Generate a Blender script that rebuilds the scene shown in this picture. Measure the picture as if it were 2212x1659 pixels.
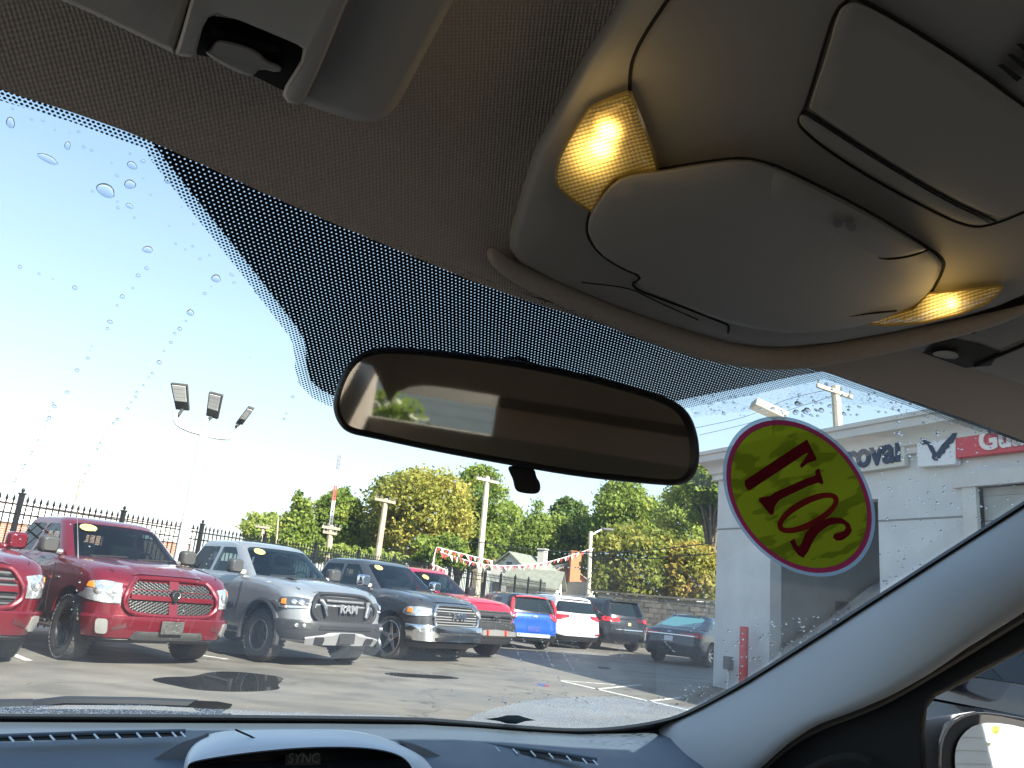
import bpy, bmesh, math, random
import numpy as np
from mathutils import Vector, Matrix, geometry, noise
for o in list(bpy.data.objects): bpy.data.objects.remove(o)
sc = bpy.context.scene; COL = sc.collection
V = Vector; PI = math.pi
# ------------------------------------------------------------------ camera
EYE = V((0, 0, 1.42)); FPX = 1720.0; CX, CY = 1106.0, 829.5
pitch, roll = math.radians(15.0), math.radians(5.6)
cw = V((0, math.cos(pitch), math.sin(pitch))); u0 = V((0, -math.sin(pitch), math.cos(pitch))); r0 = V((1, 0, 0))
cu = u0*math.cos(roll) - r0*math.sin(roll); cr = r0*math.cos(roll) + u0*math.sin(roll)
cam = bpy.data.cameras.new('camera'); co = bpy.data.objects.new('camera', cam); COL.objects.link(co)
m = Matrix((cr, cu, -cw)).transposed().to_4x4(); m.translation = EYE; co.matrix_world = m
cam.sensor_width = 36; cam.lens = FPX/2212*36; cam.clip_start = .02; cam.clip_end = 2000
sc.camera = co
# ------------------------------------------------------------------ light
SUN_AZ = V((.70, -.714)).normalized(); SUN_EL = math.radians(35)
sdir = V((SUN_AZ.x*math.cos(SUN_EL), SUN_AZ.y*math.cos(SUN_EL), math.sin(SUN_EL)))
w = bpy.data.worlds.new('World'); sc.world = w; w.use_nodes = True
nt = w.node_tree; nt.nodes.clear()
sky = nt.nodes.new('ShaderNodeTexSky'); sky.sky_type = 'NISHITA'; sky.sun_disc = False
sky.sun_elevation = SUN_EL; sky.sun_rotation = math.atan2(SUN_AZ.x, SUN_AZ.y)
sky.air_density = 1.0; sky.dust_density = .35; sky.ozone_density = 1.5; sky.altitude = 100
bg = nt.nodes.new('ShaderNodeBackground'); bg.inputs[1].default_value = .145
wo = nt.nodes.new('ShaderNodeOutputWorld'); k1_ = nt.nodes.new('ShaderNodeVectorMath'); k1_.operation = 'MULTIPLY_ADD'; k1_.inputs[1].default_value = (.20, .20, .20); k1_.inputs[2].default_value = (1, 1, 1); nt.links.new(sky.outputs[0], k1_.inputs[0])      # soft shoulder: evens out the glare at the horizon
k2_ = nt.nodes.new('ShaderNodeVectorMath'); k2_.operation = 'DIVIDE'; nt.links.new(sky.outputs[0], k2_.inputs[0]); nt.links.new(k1_.outputs[0], k2_.inputs[1]); nt.links.new(k2_.outputs[0], bg.inputs[0]); nt.links.new(bg.outputs[0], wo.inputs[0])
sl = bpy.data.lights.new('sun', 'SUN'); sl.energy = 5.0; sl.angle = math.radians(.53); sl.color = (1, .93, .82)
so = bpy.data.objects.new('sun', sl); COL.objects.link(so); so.rotation_euler = sdir.to_track_quat('Z', 'Y').to_euler(); so.location = (10, -10, 30)
sc.view_settings.view_transform = 'Standard'; sc.view_settings.look = 'None'
sc.view_settings.exposure = 1.88; sc.view_settings.gamma = 1; sc.view_settings.use_curve_mapping = False
try:
    sc.cycles.max_bounces = 10; sc.cycles.transparent_max_bounces = 24; sc.cycles.caustics_refractive = False; sc.cycles.caustics_reflective = False
    sc.cycles.sample_clamp_indirect = 6
except Exception: pass
# ------------------------------------------------------------------ pixel rays (2212-wide reading of the photo)
def ray(u, v): return (cw*FPX + cr*(u-CX) + cu*(CY-v)).normalized()
def on(u, v, P, N):
    d = ray(u, v); return EYE + d*((P-EYE).dot(N)/d.dot(N))
def wp(u, v, Y):
    d = ray(u, v); return EYE + d*(Y/d.y)
def gnd(u, v, z=0): return on(u, v, V((0, 0, z)), V((0, 0, 1)))
# ------------------------------------------------------------------ objects
def tag(o, label=None, cat=None, group=None, kind=None):
    if label: o['label'] = label
    if cat: o['category'] = cat
    if group: o['group'] = group
    if kind: o['kind'] = kind
    return o
def empty(name, loc=(0, 0, 0), rz=0, label=None, cat=None, group=None):
    o = bpy.data.objects.new(name, None); COL.objects.link(o); o.location = loc; o.rotation_euler = (0, 0, rz); o.empty_display_size = .2
    return tag(o, label, cat, group)
def link(name, me, mat, parent=None):
    o = bpy.data.objects.new(name, me); COL.objects.link(o)
    if mat is not None and not me.materials:
        for x in (mat if isinstance(mat, (list, tuple)) else [mat]): me.materials.append(x)
    if parent is not None: o.parent = parent
    return o
def finish(me, ang=35):
    bm = bmesh.new(); bm.from_mesh(me); bmesh.ops.recalc_face_normals(bm, faces=bm.faces)
    for f in bm.faces: f.smooth = True
    a = math.radians(ang)
    for e in bm.edges:
        e.smooth = not (len(e.link_faces) != 2 or e.calc_face_angle(0) > a)
    bm.to_mesh(me); bm.free()
class MB:
    def __init__(s): s.v = []; s.f = []
    def add(s, vs, fs):
        n = len(s.v); s.v += [V(x) for x in vs]; s.f += [tuple(i+n for i in f) for f in fs]; return s
    def box(s, c, d, R=None):
        vs = []
        for x in (-.5, .5):
            for y in (-.5, .5):
                for z in (-.5, .5):
                    p = V((x*d[0], y*d[1], z*d[2]));
                    if R is not None: p = R @ p
                    vs.append(V(c)+p)
        return s.add(vs, [(0,1,3,2),(4,6,7,5),(0,4,5,1),(2,3,7,6),(0,2,6,4),(1,5,7,3)])
    def tube(s, pts, r, n=8, cap=True):
        pts = [V(p) for p in pts]; rs = r if isinstance(r, (list, tuple)) else [r]*len(pts)
        vs = []; prev = None
        for i, p in enumerate(pts):
            t = (pts[min(i+1, len(pts)-1)]-pts[max(i-1, 0)]).normalized()
            a = prev if prev is not None else (V((0,0,1)) if abs(t.z) < .9 else V((1,0,0)))
            a = (a - t*a.dot(t)).normalized(); prev = a; b = t.cross(a)
            for k in range(n):
                an = 2*PI*k/n; vs.append(p+(a*math.cos(an)+b*math.sin(an))*rs[i])
        fs = []
        for i in range(len(pts)-1):
            for k in range(n):
                k2 = (k+1) % n; fs.append((i*n+k, i*n+k2, (i+1)*n+k2, (i+1)*n+k))
        if cap: fs += [tuple(range(n))[::-1], tuple(range((len(pts)-1)*n, len(pts)*n))]
        return s.add(vs, fs)
    def grid(s, rows, closed=False):
        n = len(rows[0]); vs = [p for r in rows for p in r]; fs = []
        for i in range(len(rows)-1):
            for k in range(n if closed else n-1):
                k2 = (k+1) % n; fs.append((i*n+k, i*n+k2, (i+1)*n+k2, (i+1)*n+k))
        return s.add(vs, fs)
    def lathe(s, prof, M, n=24, cap=False):      # prof: (radius, axial) about local Y
        rows = []
        for r, y in prof: rows.append([M @ V((r*math.cos(2*PI*k/n), y, r*math.sin(2*PI*k/n))) for k in range(n)])
        s.grid(rows, True)
        return s
    def prism(s, poly, vec):                     # 3D polygon pushed along vec
        n = len(poly); poly = [V(p) for p in poly]; vec = V(vec)
        return s.add(poly+[p+vec for p in poly], [tuple(range(n))[::-1], tuple(range(n, 2*n))]+[(i, (i+1) % n, n+(i+1) % n, n+i) for i in range(n)])
    def build(s, name, mat, parent=None, ang=35, bevel=0, seg=2, sub=0, smooth=True):
        me = bpy.data.meshes.new(name); me.from_pydata([tuple(p) for p in s.v], [], s.f); me.update()
        if smooth: finish(me, ang)
        o = link(name, me, mat, parent)
        if bevel:
            md = o.modifiers.new('b', 'BEVEL'); md.width = bevel; md.segments = seg; md.limit_method = 'ANGLE'; md.angle_limit = math.radians(35); md.harden_normals = False
        if sub:
            md = o.modifiers.new('s', 'SUBSURF'); md.levels = sub; md.render_levels = sub
        return o
def inpoly(x, y, P):
    c = False; j = len(P)-1
    for i in range(len(P)):
        if (P[i][1] > y) != (P[j][1] > y) and x < (P[j][0]-P[i][0])*(y-P[i][1])/(P[j][1]-P[i][1])+P[i][0]: c = not c
        j = i
    return c
def chaikin(P, n=2, closed=True):
    for _ in range(n):
        Q = []
        m_ = len(P)
        for i in range(m_ if closed else m_-1):
            a, b = P[i], P[(i+1) % m_]
            Q += [(a[0]*.75+b[0]*.25, a[1]*.75+b[1]*.25), (a[0]*.25+b[0]*.75, a[1]*.25+b[1]*.75)]
        if not closed: Q = [P[0]]+Q+[P[-1]]
        P = Q
    return P
def densify(P, d):
    out = []
    for i in range(len(P)):
        a, b = P[i], P[(i+1) % len(P)]; L = math.hypot(b[0]-a[0], b[1]-a[1]); k = max(1, int(L/d))
        out += [(a[0]+(b[0]-a[0])*j/k, a[1]+(b[1]-a[1])*j/k) for j in range(k)]
    return out
def sdist(x, y, P):
    d = 1e9
    for i in range(len(P)):
        a, b = P[i], P[(i+1) % len(P)]; dx, dy = b[0]-a[0], b[1]-a[1]; L = dx*dx+dy*dy+1e-12
        t = max(0, min(1, ((x-a[0])*dx+(y-a[1])*dy)/L)); d = min(d, math.hypot(x-a[0]-t*dx, y-a[1]-t*dy))
    return d
def cdt(poly, spacing, fmap, back=None, aspect=1.0, uv=False):
    """fill a 2-D outline with a triangle mesh mapped into 3-D by fmap(x, y, edge_distance); back(x, y) gives the rear rim"""
    P = densify(poly, spacing); pts = [V(p) for p in P]; n = len(P)
    xs = [p[0] for p in P]; ys = [p[1] for p in P]
    y = min(ys)+spacing*.5; row = 0
    while y < max(ys):
        x = min(xs)+spacing*.5*(1+row % 2)
        while x < max(xs):
            if inpoly(x, y, P) and sdist(x, y, P) > spacing*.45: pts.append(V((x, y)))
            x += spacing
        y += spacing; row += 1
    r = geometry.delaunay_2d_cdt(pts, [(i, (i+1) % n) for i in range(n)], [], 1, 1e-7)
    vs2 = r[0]; fs = [tuple(f) for f in r[2]]
    vs = [fmap(p[0], p[1], sdist(p[0], p[1], poly)) for p in vs2]
    if back is not None:
        k = len(vs)
        orig = {}
        for i, o_ in enumerate(r[3]):
            for q in o_: orig[q] = i
        rim = [orig[i] for i in range(n)]
        vs = list(vs)+[back(P[i][0], P[i][1]) for i in range(n)]
        for i in range(n):
            j = (i+1) % n; fs.append((rim[i], rim[j], k+j, k+i))
        fs.append(tuple(k+i for i in range(n)))
    return vs, fs
# ------------------------------------------------------------------ materials
MATS = {}
def mat(name, col=(.5, .5, .5), rough=.5, metal=0, spec=.5, coat=0, var=0, vscale=5, bump=0, bscale=50, emit=None, estr=0, trans=0, ior=1.45, alpha=1, col2=None, detail=4, sheen=0):
    if name in MATS: return MATS[name]
    m = bpy.data.materials.new(name); m.use_nodes = True; nt = m.node_tree; b = nt.nodes['Principled BSDF']
    b.inputs['Base Color'].default_value = (*col, 1); b.inputs['Roughness'].default_value = rough; b.inputs['Metallic'].default_value = metal
    b.inputs['Specular IOR Level'].default_value = spec; b.inputs['Coat Weight'].default_value = coat; b.inputs['Coat Roughness'].default_value = .04
    b.inputs['Transmission Weight'].default_value = trans; b.inputs['IOR'].default_value = ior; b.inputs['Alpha'].default_value = alpha
    b.inputs['Sheen Weight'].default_value = sheen
    if emit: b.inputs['Emission Color'].default_value = (*emit, 1); b.inputs['Emission Strength'].default_value = estr
    tc = nt.nodes.new('ShaderNodeTexCoord')
    if var or col2:
        n = nt.nodes.new('ShaderNodeTexNoise'); n.inputs['Scale'].default_value = vscale; n.inputs['Detail'].default_value = detail; n.inputs['Roughness'].default_value = .6
        nt.links.new(tc.outputs['Object'], n.inputs['Vector'])
        mx = nt.nodes.new('ShaderNodeMix'); mx.data_type = 'RGBA'; cr_ = nt.nodes.new('ShaderNodeMapRange')
        cr_.inputs[1].default_value = .35; cr_.inputs[2].default_value = .65
        nt.links.new(n.outputs['Fac'], cr_.inputs[0]); nt.links.new(cr_.outputs[0], mx.inputs[0])
        c2 = col2 if col2 else tuple(c*(1-var) for c in col)
        c1 = col if col2 else tuple(min(1, c*(1+var)) for c in col)
        mx.inputs[6].default_value = (*c2, 1); mx.inputs[7].default_value = (*c1, 1); nt.links.new(mx.outputs[2], b.inputs['Base Color'])
        if var:
            mr = nt.nodes.new('ShaderNodeMapRange'); mr.inputs[1].default_value = .3; mr.inputs[2].default_value = .7
            mr.inputs[3].default_value = max(0, rough*.85); mr.inputs[4].default_value = min(1, rough*1.15)
            nt.links.new(n.outputs['Fac'], mr.inputs[0]); nt.links.new(mr.outputs[0], b.inputs['Roughness'])
    if bump:
        n2 = nt.nodes.new('ShaderNodeTexNoise'); n2.inputs['Scale'].default_value = bscale; n2.inputs['Detail'].default_value = 5
        nt.links.new(tc.outputs['Object'], n2.inputs['Vector']); bp = nt.nodes.new('ShaderNodeBump'); bp.inputs['Strength'].default_value = bump; bp.inputs['Distance'].default_value = .3/bscale
        nt.links.new(n2.outputs['Fac'], bp.inputs['Height']); nt.links.new(bp.outputs[0], b.inputs['Normal'])
    MATS[name] = m; return m
class NB:      # terse node builder
    def __init__(s, m): s.nt = m.node_tree; s.tc = s.nt.nodes.new('ShaderNodeTexCoord')
    def m(s, op, a, b=None, c=None):
        n = s.nt.nodes.new('ShaderNodeMath'); n.operation = op
        for i, x in enumerate((a, b, c)):
            if x is None: continue
            if isinstance(x, (int, float)): n.inputs[i].default_value = x
            else: s.nt.links.new(x, n.inputs[i])
        return n.outputs[0]
    def sep(s, vec):
        n = s.nt.nodes.new('ShaderNodeSeparateXYZ'); s.nt.links.new(vec, n.inputs[0]); return n.outputs
    def noise(s, scale, detail=4, vec=None):
        n = s.nt.nodes.new('ShaderNodeTexNoise'); n.inputs['Scale'].default_value = scale; n.inputs['Detail'].default_value = detail
        s.nt.links.new(vec if vec is not None else s.tc.outputs['Object'], n.inputs['Vector']); return n.outputs['Fac']
    def L(s, a, b): s.nt.links.new(a, b)
    def mapr(s, x, a, b, c=0, d=1):
        n = s.nt.nodes.new('ShaderNodeMapRange')
        for i, q in enumerate((a, b, c, d)): n.inputs[i+1].default_value = q
        s.L(x, n.inputs[0]); return n.outputs[0]
def clearmat(name, tint=(.93, .97, .96), rough=0.0, gl=1.0, veil=0):     # thin pane: see-through with a fresnel reflection
    m = bpy.data.materials.new(name); m.use_nodes = True; nt = m.node_tree; nt.nodes.clear()
    o = nt.nodes.new('ShaderNodeOutputMaterial'); t = nt.nodes.new('ShaderNodeBsdfTransparent'); t.inputs[0].default_value = (*tint, 1)
    g = nt.nodes.new('ShaderNodeBsdfGlossy'); g.inputs[1].default_value = rough; fr = nt.nodes.new('ShaderNodeLayerWeight'); fr.inputs[0].default_value = .5
    pw = nt.nodes.new('ShaderNodeMath'); pw.operation = 'POWER'; pw.inputs[1].default_value = 5; nt.links.new(fr.outputs['Facing'], pw.inputs[0])
    mm = nt.nodes.new('ShaderNodeMath'); mm.operation = 'MULTIPLY_ADD'; mm.inputs[1].default_value = gl*.9; mm.inputs[2].default_value = gl*.05; nt.links.new(pw.outputs[0], mm.inputs[0])
    mx = nt.nodes.new('ShaderNodeMixShader'); nt.links.new(mm.outputs[0], mx.inputs[0]); nt.links.new(t.outputs[0], mx.inputs[1]); nt.links.new(g.outputs[0], mx.inputs[2]); 
    if veil:
        tr = nt.nodes.new('ShaderNodeBsdfTranslucent'); tr.inputs[0].default_value = (.8, .8, .8, 1); m3 = nt.nodes.new('ShaderNodeMixShader'); tc = nt.nodes.new('ShaderNodeTexCoord'); ns = nt.nodes.new('ShaderNodeTexNoise'); ns.inputs['Scale'].default_value = 6; ns.inputs['Detail'].default_value = 5
        nt.links.new(tc.outputs['Object'], ns.inputs['Vector']); mr = nt.nodes.new('ShaderNodeMapRange'); mr.inputs[1].default_value = .3; mr.inputs[2].default_value = .7; mr.inputs[3].default_value = veil*.7; mr.inputs[4].default_value = veil*1.3; nt.links.new(ns.outputs['Fac'], mr.inputs[0])
        nt.links.new(mr.outputs[0], m3.inputs[0]); nt.links.new(mx.outputs[0], m3.inputs[1]); nt.links.new(tr.outputs[0], m3.inputs[2]); nt.links.new(m3.outputs[0], o.inputs[0])
    else: nt.links.new(mx.outputs[0], o.inputs[0])
    return m
def text_mesh(txt, size=1, bold=0, ext=.01, sx=1):
    c = bpy.data.curves.new('t', 'FONT'); c.body = txt; c.size = size; c.extrude = ext; c.offset = bold; c.align_x = 'LEFT'; c.resolution_u = 4
    o = bpy.data.objects.new('t', c); COL.objects.link(o); bpy.context.view_layer.update()
    me = bpy.data.meshes.new_from_object(o.evaluated_get(bpy.context.evaluated_depsgraph_get())); bpy.data.objects.remove(o); bpy.data.curves.remove(c)
    me.materials.clear()
    for v in me.vertices: v.co.x *= sx
    return me
def place_text(name, txt, mt, parent, origin, ex, ey, width, bold=0, ext=.01):
    """lettering laid out from origin along ex (scaled to the given width) with ey up"""
    me = text_mesh(txt, 1, bold, ext)
    x0 = min(v.co.x for v in me.vertices); x1 = max(v.co.x for v in me.vertices); s_ = width/(x1-x0)
    ex = V(ex).normalized(); ey = V(ey).normalized(); ez = ex.cross(ey)
    for v in me.vertices:
        c = v.co.copy(); v.co = V(origin)+ex*((c.x-x0)*s_)+ey*(c.y*s_)+ez*c.z
    me.update(); return link(name, me, mt, parent)
# ================================================================== VEHICLES (forward = local +X, origin on the ground under the front or rear axle)
PAINT = {}
def paint(name, col, metal=.35, rough=.32):
    return mat('paint_'+name, col, rough, metal, coat=1, var=.04, vscale=2, bump=.02, bscale=300)
M_tyre = mat('tyre_rubber', (.062, .057, .052), .85, var=.25, vscale=20, bump=.5, bscale=60)
M_blk = mat('black_plastic', (.018, .018, .02), .55, var=.2, vscale=30, bump=.15, bscale=300)
M_grey = mat('grey_plastic', (.12, .12, .125), .5, var=.15, vscale=20)
M_chrome = mat('chrome', (.75, .76, .78), .12, 1)
M_alloy = mat('alloy', (.42, .42, .43), .28, 1, var=.1, vscale=20)
M_dkalloy = mat('dark_alloy', (.03, .03, .032), .3, .6)
M_glass = mat('vehicle_glass', (.006, .012, .016), .03, 0, spec=.5)
M_glassC = clearmat('tinted_glass', (.50, .58, .58)); M_glassD = clearmat('privacy_glass', (.22, .25, .26))
M_glassT = mat('vehicle_glass_teal', (.03, .14, .15), .05, 0, spec=.9, coat=1)
M_lamp = mat('headlamp_glass', (.62, .64, .66), .12, .75, coat=1, var=.35, vscale=16)
M_lampw = mat('lamp_reflector', (.85, .86, .88), .1, .9)
M_amber = mat('amber_lens', (.8, .22, .02), .25, coat=1)
M_redl = mat('red_lens', (.45, .012, .018), .2, coat=1, var=.2, vscale=14)
M_under = mat('underbody', (.012, .012, .012), .9)
M_plate = mat('plate_grey', (.05, .05, .048), .5, var=.3, vscale=20)
M_platew = mat('plate_white', (.7, .72, .74), .4, var=.1, vscale=30)
M_oval = mat('yellow_sticker', (.9, .72, .18), .5, var=.06, vscale=30)
M_stred = mat('sticker_print', (.75, .3, .1), .5)
M_orange = mat('caliper_orange', (.8, .12, .03), .4)
M_seat = mat('seat_dark', (.02, .02, .022), .8)
def meshgrille(name, c1, c2, sc_, kind='mesh'):
    if name in MATS: return MATS[name]
    m = mat(name, c1, .35, .4); b = NB(m); x = b.sep(b.tc.outputs['Object'])
    if kind == 'mesh':
        p = b.m('ADD', b.m('MULTIPLY', x[1], sc_), b.m('MULTIPLY', x[2], sc_*1.6)); q = b.m('SUBTRACT', b.m('MULTIPLY', x[1], sc_), b.m('MULTIPLY', x[2], sc_*1.6))
        h = b.m('MAXIMUM', b.m('ABSOLUTE', b.m('SINE', p)), b.m('ABSOLUTE', b.m('SINE', q)))
    else:
        h = b.m('ABSOLUTE', b.m('SINE', b.m('MULTIPLY', x[2], sc_)))
    f = b.mapr(h, .82, .95)
    mx = b.nt.nodes.new('ShaderNodeMix'); mx.data_type = 'RGBA'; mx.inputs[6].default_value = (*c2, 1); mx.inputs[7].default_value = (*c1, 1)
    b.L(f, mx.inputs[0]); b.L(mx.outputs[2], m.node_tree.nodes['Principled BSDF'].inputs['Base Color'])
    bp = b.nt.nodes.new('ShaderNodeBump'); bp.inputs['Distance'].default_value = .01; b.L(h, bp.inputs['Height']); b.L(bp.outputs[0], m.node_tree.nodes['Principled BSDF'].inputs['Normal'])
    return m
def lerp(a, b, t): return a+(b-a)*t
def zval(z, x):
    if not isinstance(z, (list, tuple)): return z
    if x <= z[0][0]: return z[0][1]
    for (a, za), (b, zb) in zip(z, z[1:]):
        if x <= b:
            t = (x-a)/(b-a); t = t*t*(3-2*t) if len(z) > 9 else t; return lerp(za, zb, t)
    return z[-1][1]
# a level: (z, x_front, x_rear, half_width, corner_len_x_front, corner_y_front, bow_front, corner_len_x_rear, corner_y_rear, bow_rear)
def lev(z, xf, xr, B, cf=(.25, .3, .06), cb=(.12, .15, .02)): return dict(z=z, xf=xf, xr=xr, B=B, rx=cf[0], ry=min(cf[1], B*.9), bw=cf[2], qx=cb[0], qy=min(cb[1], B*.9), bq=cb[2])
def mixl(L, h):
    i = max(0, min(len(L)-2, int(math.floor(h)))); t = h-i; a, b = L[i], L[i+1]
    return a, b, t
def S(L, q, h):
    a, b, t = mixl(L, h); s_ = -1 if q < 0 else 1; q = abs(q)
    g = {k: lerp(a[k], b[k], t) for k in a if k != 'z'}; B = g['B']
    if q <= 1: y = (B-g['ry'])*q; x = g['xf']-g['bw']*(y/max(B, .01))**2
    elif q <= 2:
        an = (q-1)*PI/2; y = B-g['ry']+g['ry']*math.sin(an); x = g['xf']-g['bw']*((B-g['ry'])/max(B, .01))**2-g['rx']*(1-math.cos(an))
    elif q <= 3:
        y = B; x1 = g['xf']-g['bw']*((B-g['ry'])/max(B, .01))**2-g['rx']; x2 = g['xr']+g['bq']*((B-g['qy'])/max(B, .01))**2+g['qx']; x = lerp(x1, x2, q-2)
    elif q <= 4:
        an = (q-3)*PI/2; y = B-g['qy']+g['qy']*math.cos(an); x = g['xr']+g['bq']*((B-g['qy'])/max(B, .01))**2+g['qx']*(1-math.sin(an))
    else: y = (B-g['qy'])*(5-q); x = g['xr']+g['bq']*(y/max(B, .01))**2
    return V((x, y*s_, lerp(zval(a['z'], x), zval(b['z'], x), t)))
def Sz(L, q, z):            # surface point at perimeter q and height z
    lo, hi = 0.0, len(L)-1.0
    for _ in range(26):
        md = (lo+hi)/2
        if S(L, q, md).z < z: lo = md
        else: hi = md
    return S(L, q, lo), lo
def Sx(L, x, z, side=1, q0=2.0, q1=3.0):      # side surface point at given x and z
    lo, hi = q0, q1
    for _ in range(20):
        md = (lo+hi)/2
        if Sz(L, md, z)[0].x > x: lo = md
        else: hi = md
    p, h = Sz(L, lo, z); return V((p.x, p.y*side, p.z)), lo, h
def nrm(L, q, h):
    e = .01; a = S(L, q+e, h)-S(L, q-e, h); h2 = min(h+.04, len(L)-1.001); h1 = max(h-.04, 0); b = S(L, q, h2)-S(L, q, h1)
    n = a.cross(b)
    if n.length < 1e-9: return V((0, 0, 1))
    n.normalize(); c = S(L, q, h)-V(((L[0]['xf']+L[0]['xr'])/2, 0, .6))
    return n if n.dot(c) > 0 else -n
QS = [0, .2, .4, .6, .8, 1, 1.15, 1.33, 1.5, 1.66, 1.83, 2, 2.06, 2.13, 2.2, 2.3, 2.4, 2.5, 2.6, 2.7, 2.8, 2.87, 2.94, 3, 3.25, 3.5, 3.75, 4, 4.25, 4.5, 4.75, 5]
def shell(L, sub=1):
    mb = MB(); qs = QS+[-q for q in QS[-2:0:-1]]; rows = []
    for i in range(len(L)-1):
        for k in range(sub): rows.append([S(L, q, i+k/sub) for q in qs])
    rows.append([S(L, q, len(L)-1) for q in qs]); mb.grid(rows, True)
    n = len(qs); half = len(QS)
    for base in (0, (len(rows)-1)*n):       # caps as strips across
        for i in range(half-1):
            a, b = base+i, base+i+1; c = base+(n-i) % n; d = base+(n-i-1) % n
            f = [a, b, d, c]; f = list(dict.fromkeys(f))
            if len(f) > 2: mb.f.append(tuple(f))
    return mb
def cut(o, cyls):
    """subtract wheel-well cylinders from a body object and bake the result"""
    tmp = []
    for c, r, wd in cyls:
        b = MB(); M = Matrix.Translation(V(c)); b.lathe([(r, -wd/2), (r, wd/2)], M, 36); b.f += [tuple(range(36)), tuple(range(36, 72))[::-1]]
        me = bpy.data.meshes.new('x'); me.from_pydata([tuple(p) for p in b.v], [], b.f); finish(me)
        c_ = bpy.data.objects.new('x', me); COL.objects.link(c_); tmp.append(c_)
        md = o.modifiers.new('c', 'BOOLEAN'); md.object = c_; md.operation = 'DIFFERENCE'; md.solver = 'EXACT'
    bpy.context.view_layer.update()
    me = bpy.data.meshes.new_from_object(o.evaluated_get(bpy.context.evaluated_depsgraph_get()))
    o.modifiers.clear(); o.data = me; finish(me, 32)
    for c_ in tmp: bpy.data.objects.remove(c_)
def zpatch(L, name, poly, mt, parent, off=.012, sp=.08, bottom=-.02, ang=50):
    """panel lying on the shell: poly in (q, z)"""
    def f(q, z, d):
        p, h = Sz(L, q, z); return p+nrm(L, q, h)*off
    def bk(q, z):
        p, h = Sz(L, q, z); return p+nrm(L, q, h)*bottom
    vs, fs = cdt(poly, sp, f, bk); return MB().add(vs, fs).build(name, mt, parent, ang=ang)
def xpatch(L, name, poly, side, mt, parent, off=.008, sp=.15):
    """panel on a side wall: poly in (x, z)"""
    def g(x, z, o):
        p, q, h = Sx(L, x, z, 1); n = nrm(L, q, h); r = p+n*o; return V((r.x, r.y*side, r.z))
    vs, fs = cdt(poly, sp, lambda x, z, d: g(x, z, off), lambda x, z: g(x, z, -.02)); return MB().add(vs, fs).build(name, mt, parent, ang=50)
def rrect(x0, x1, z0, z1, r, n=4, sk=0):
    P = []
    for cx, cz, a0 in ((x1-r, z1-r, 0), (x0+r, z1-r, 90), (x0+r, z0+r, 180), (x1-r, z0+r, 270)):
        for k in range(n+1):
            a = math.radians(a0+90*k/n); P.append((cx+r*math.cos(a), cz+r*math.sin(a)))
    return [(x+sk*(z-z0), z) for x, z in P]
WH = {}
def wheel(parent, c, R, W, rimr, style, rimmat, side, steer=0, caliper=False):
    """tyre as the part, rim, hub (and brake) as its sub-parts"""
    t = MB(); M = Matrix.Identity(4); w2 = W/2
    prof = [(rimr, -w2*.75), (rimr+.01, -w2*.92), (lerp(rimr, R, .5), -w2), (R-.035, -w2*.93), (R-.01, -w2*.78), (R, -w2*.5), (R, 0), (R, w2*.5), (R-.01, w2*.78), (R-.035, w2*.93), (lerp(rimr, R, .5), w2), (rimr+.01, w2*.92), (rimr, w2*.75)]
    t.lathe(prof, M, 40)
    for k in range(40):                       # shoulder and tread blocks
        a = 2*PI*k/40
        for yy, ln in ((-w2*.84, .05), (w2*.84, .05), (-w2*.3, .1), (w2*.3, .1)):
            rb = R-(.026 if abs(yy) > w2*.5 else .012); t.box((math.cos(a)*rb, yy, math.sin(a)*rb), (.02, ln if abs(yy) < w2*.5 else .055, R*.095), Matrix.Rotation(-a, 3, 'Y'))
    o = t.build('wheel', M_tyre, parent, ang=30); o.location = c; o.rotation_euler = (0, 0, steer)
    s = side
    r = MB(); r.lathe([(rimr+.004, s*w2*.93), (rimr-.012, s*w2*.95), (rimr-.03, s*w2*.7), (rimr-.045, -s*w2*.3), (.02, -s*w2*.3)], M, 36)
    r.build('rim', M_dkalloy if style != 'chrome5' else mat('rim_shadow', (.06, .06, .06), .4, .7), o)
    sp = MB(); ns = {'black5': 5, 'chrome5': 5, 'rebel6': 6, 'plain': 8}[style]
    for k in range(ns):
        a = 2*PI*k/ns+.3
        wd0, wd1 = {'black5': (.10, .075), 'chrome5': (.085, .05), 'rebel6': (.075, .1), 'plain': (.05, .05)}[style]
        d = V((math.cos(a), 0, math.sin(a))); e = V((-math.sin(a), 0, math.cos(a))); y0 = V((0, s*w2*.55, 0)); y1 = V((0, s*w2*.84, 0)); th = V((0, -s*.035, 0))
        q = [d*.05+y0+e*wd0*.6, d*rimr*.96+y1+e*wd1*.5, d*rimr*.96+y1-e*wd1*.5, d*.05+y0-e*wd0*.6]
        sp.prism(q, th)
        if style == 'rebel6':
            f = d*rimr*.6
            for sg in (-1, 1): sp.prism([f+y1+e*sg*.02, d*rimr*.95+y1+e*sg*.11, d*rimr*.95+y1+e*sg*.075, f+y1*.9+e*sg*0.0], th)
    sp.lathe([(.001, s*w2*.66), (.05, s*w2*.66), (.075, s*w2*.6), (.08, s*w2*.4)], M, 18)
    sp.build('spokes', rimmat, o, bevel=.006, seg=2)
    if style == 'rebel6' or style == 'chrome5':
        rg = MB(); rg.lathe([(rimr*.98, s*w2*.86), (rimr+.006, s*w2*.97), (rimr+.012, s*w2*.93)], M, 36); rg.build('rim_lip', M_alloy if style == 'rebel6' else M_chrome, o)
    if caliper:
        cb = MB(); cb.box((rimr*.62, s*w2*.15, rimr*.25), (.09, .06, .2), Matrix.Rotation(-.4, 3, 'Y')); cb.build('brake_caliper', M_orange, o, bevel=.01)
    return o
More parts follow.
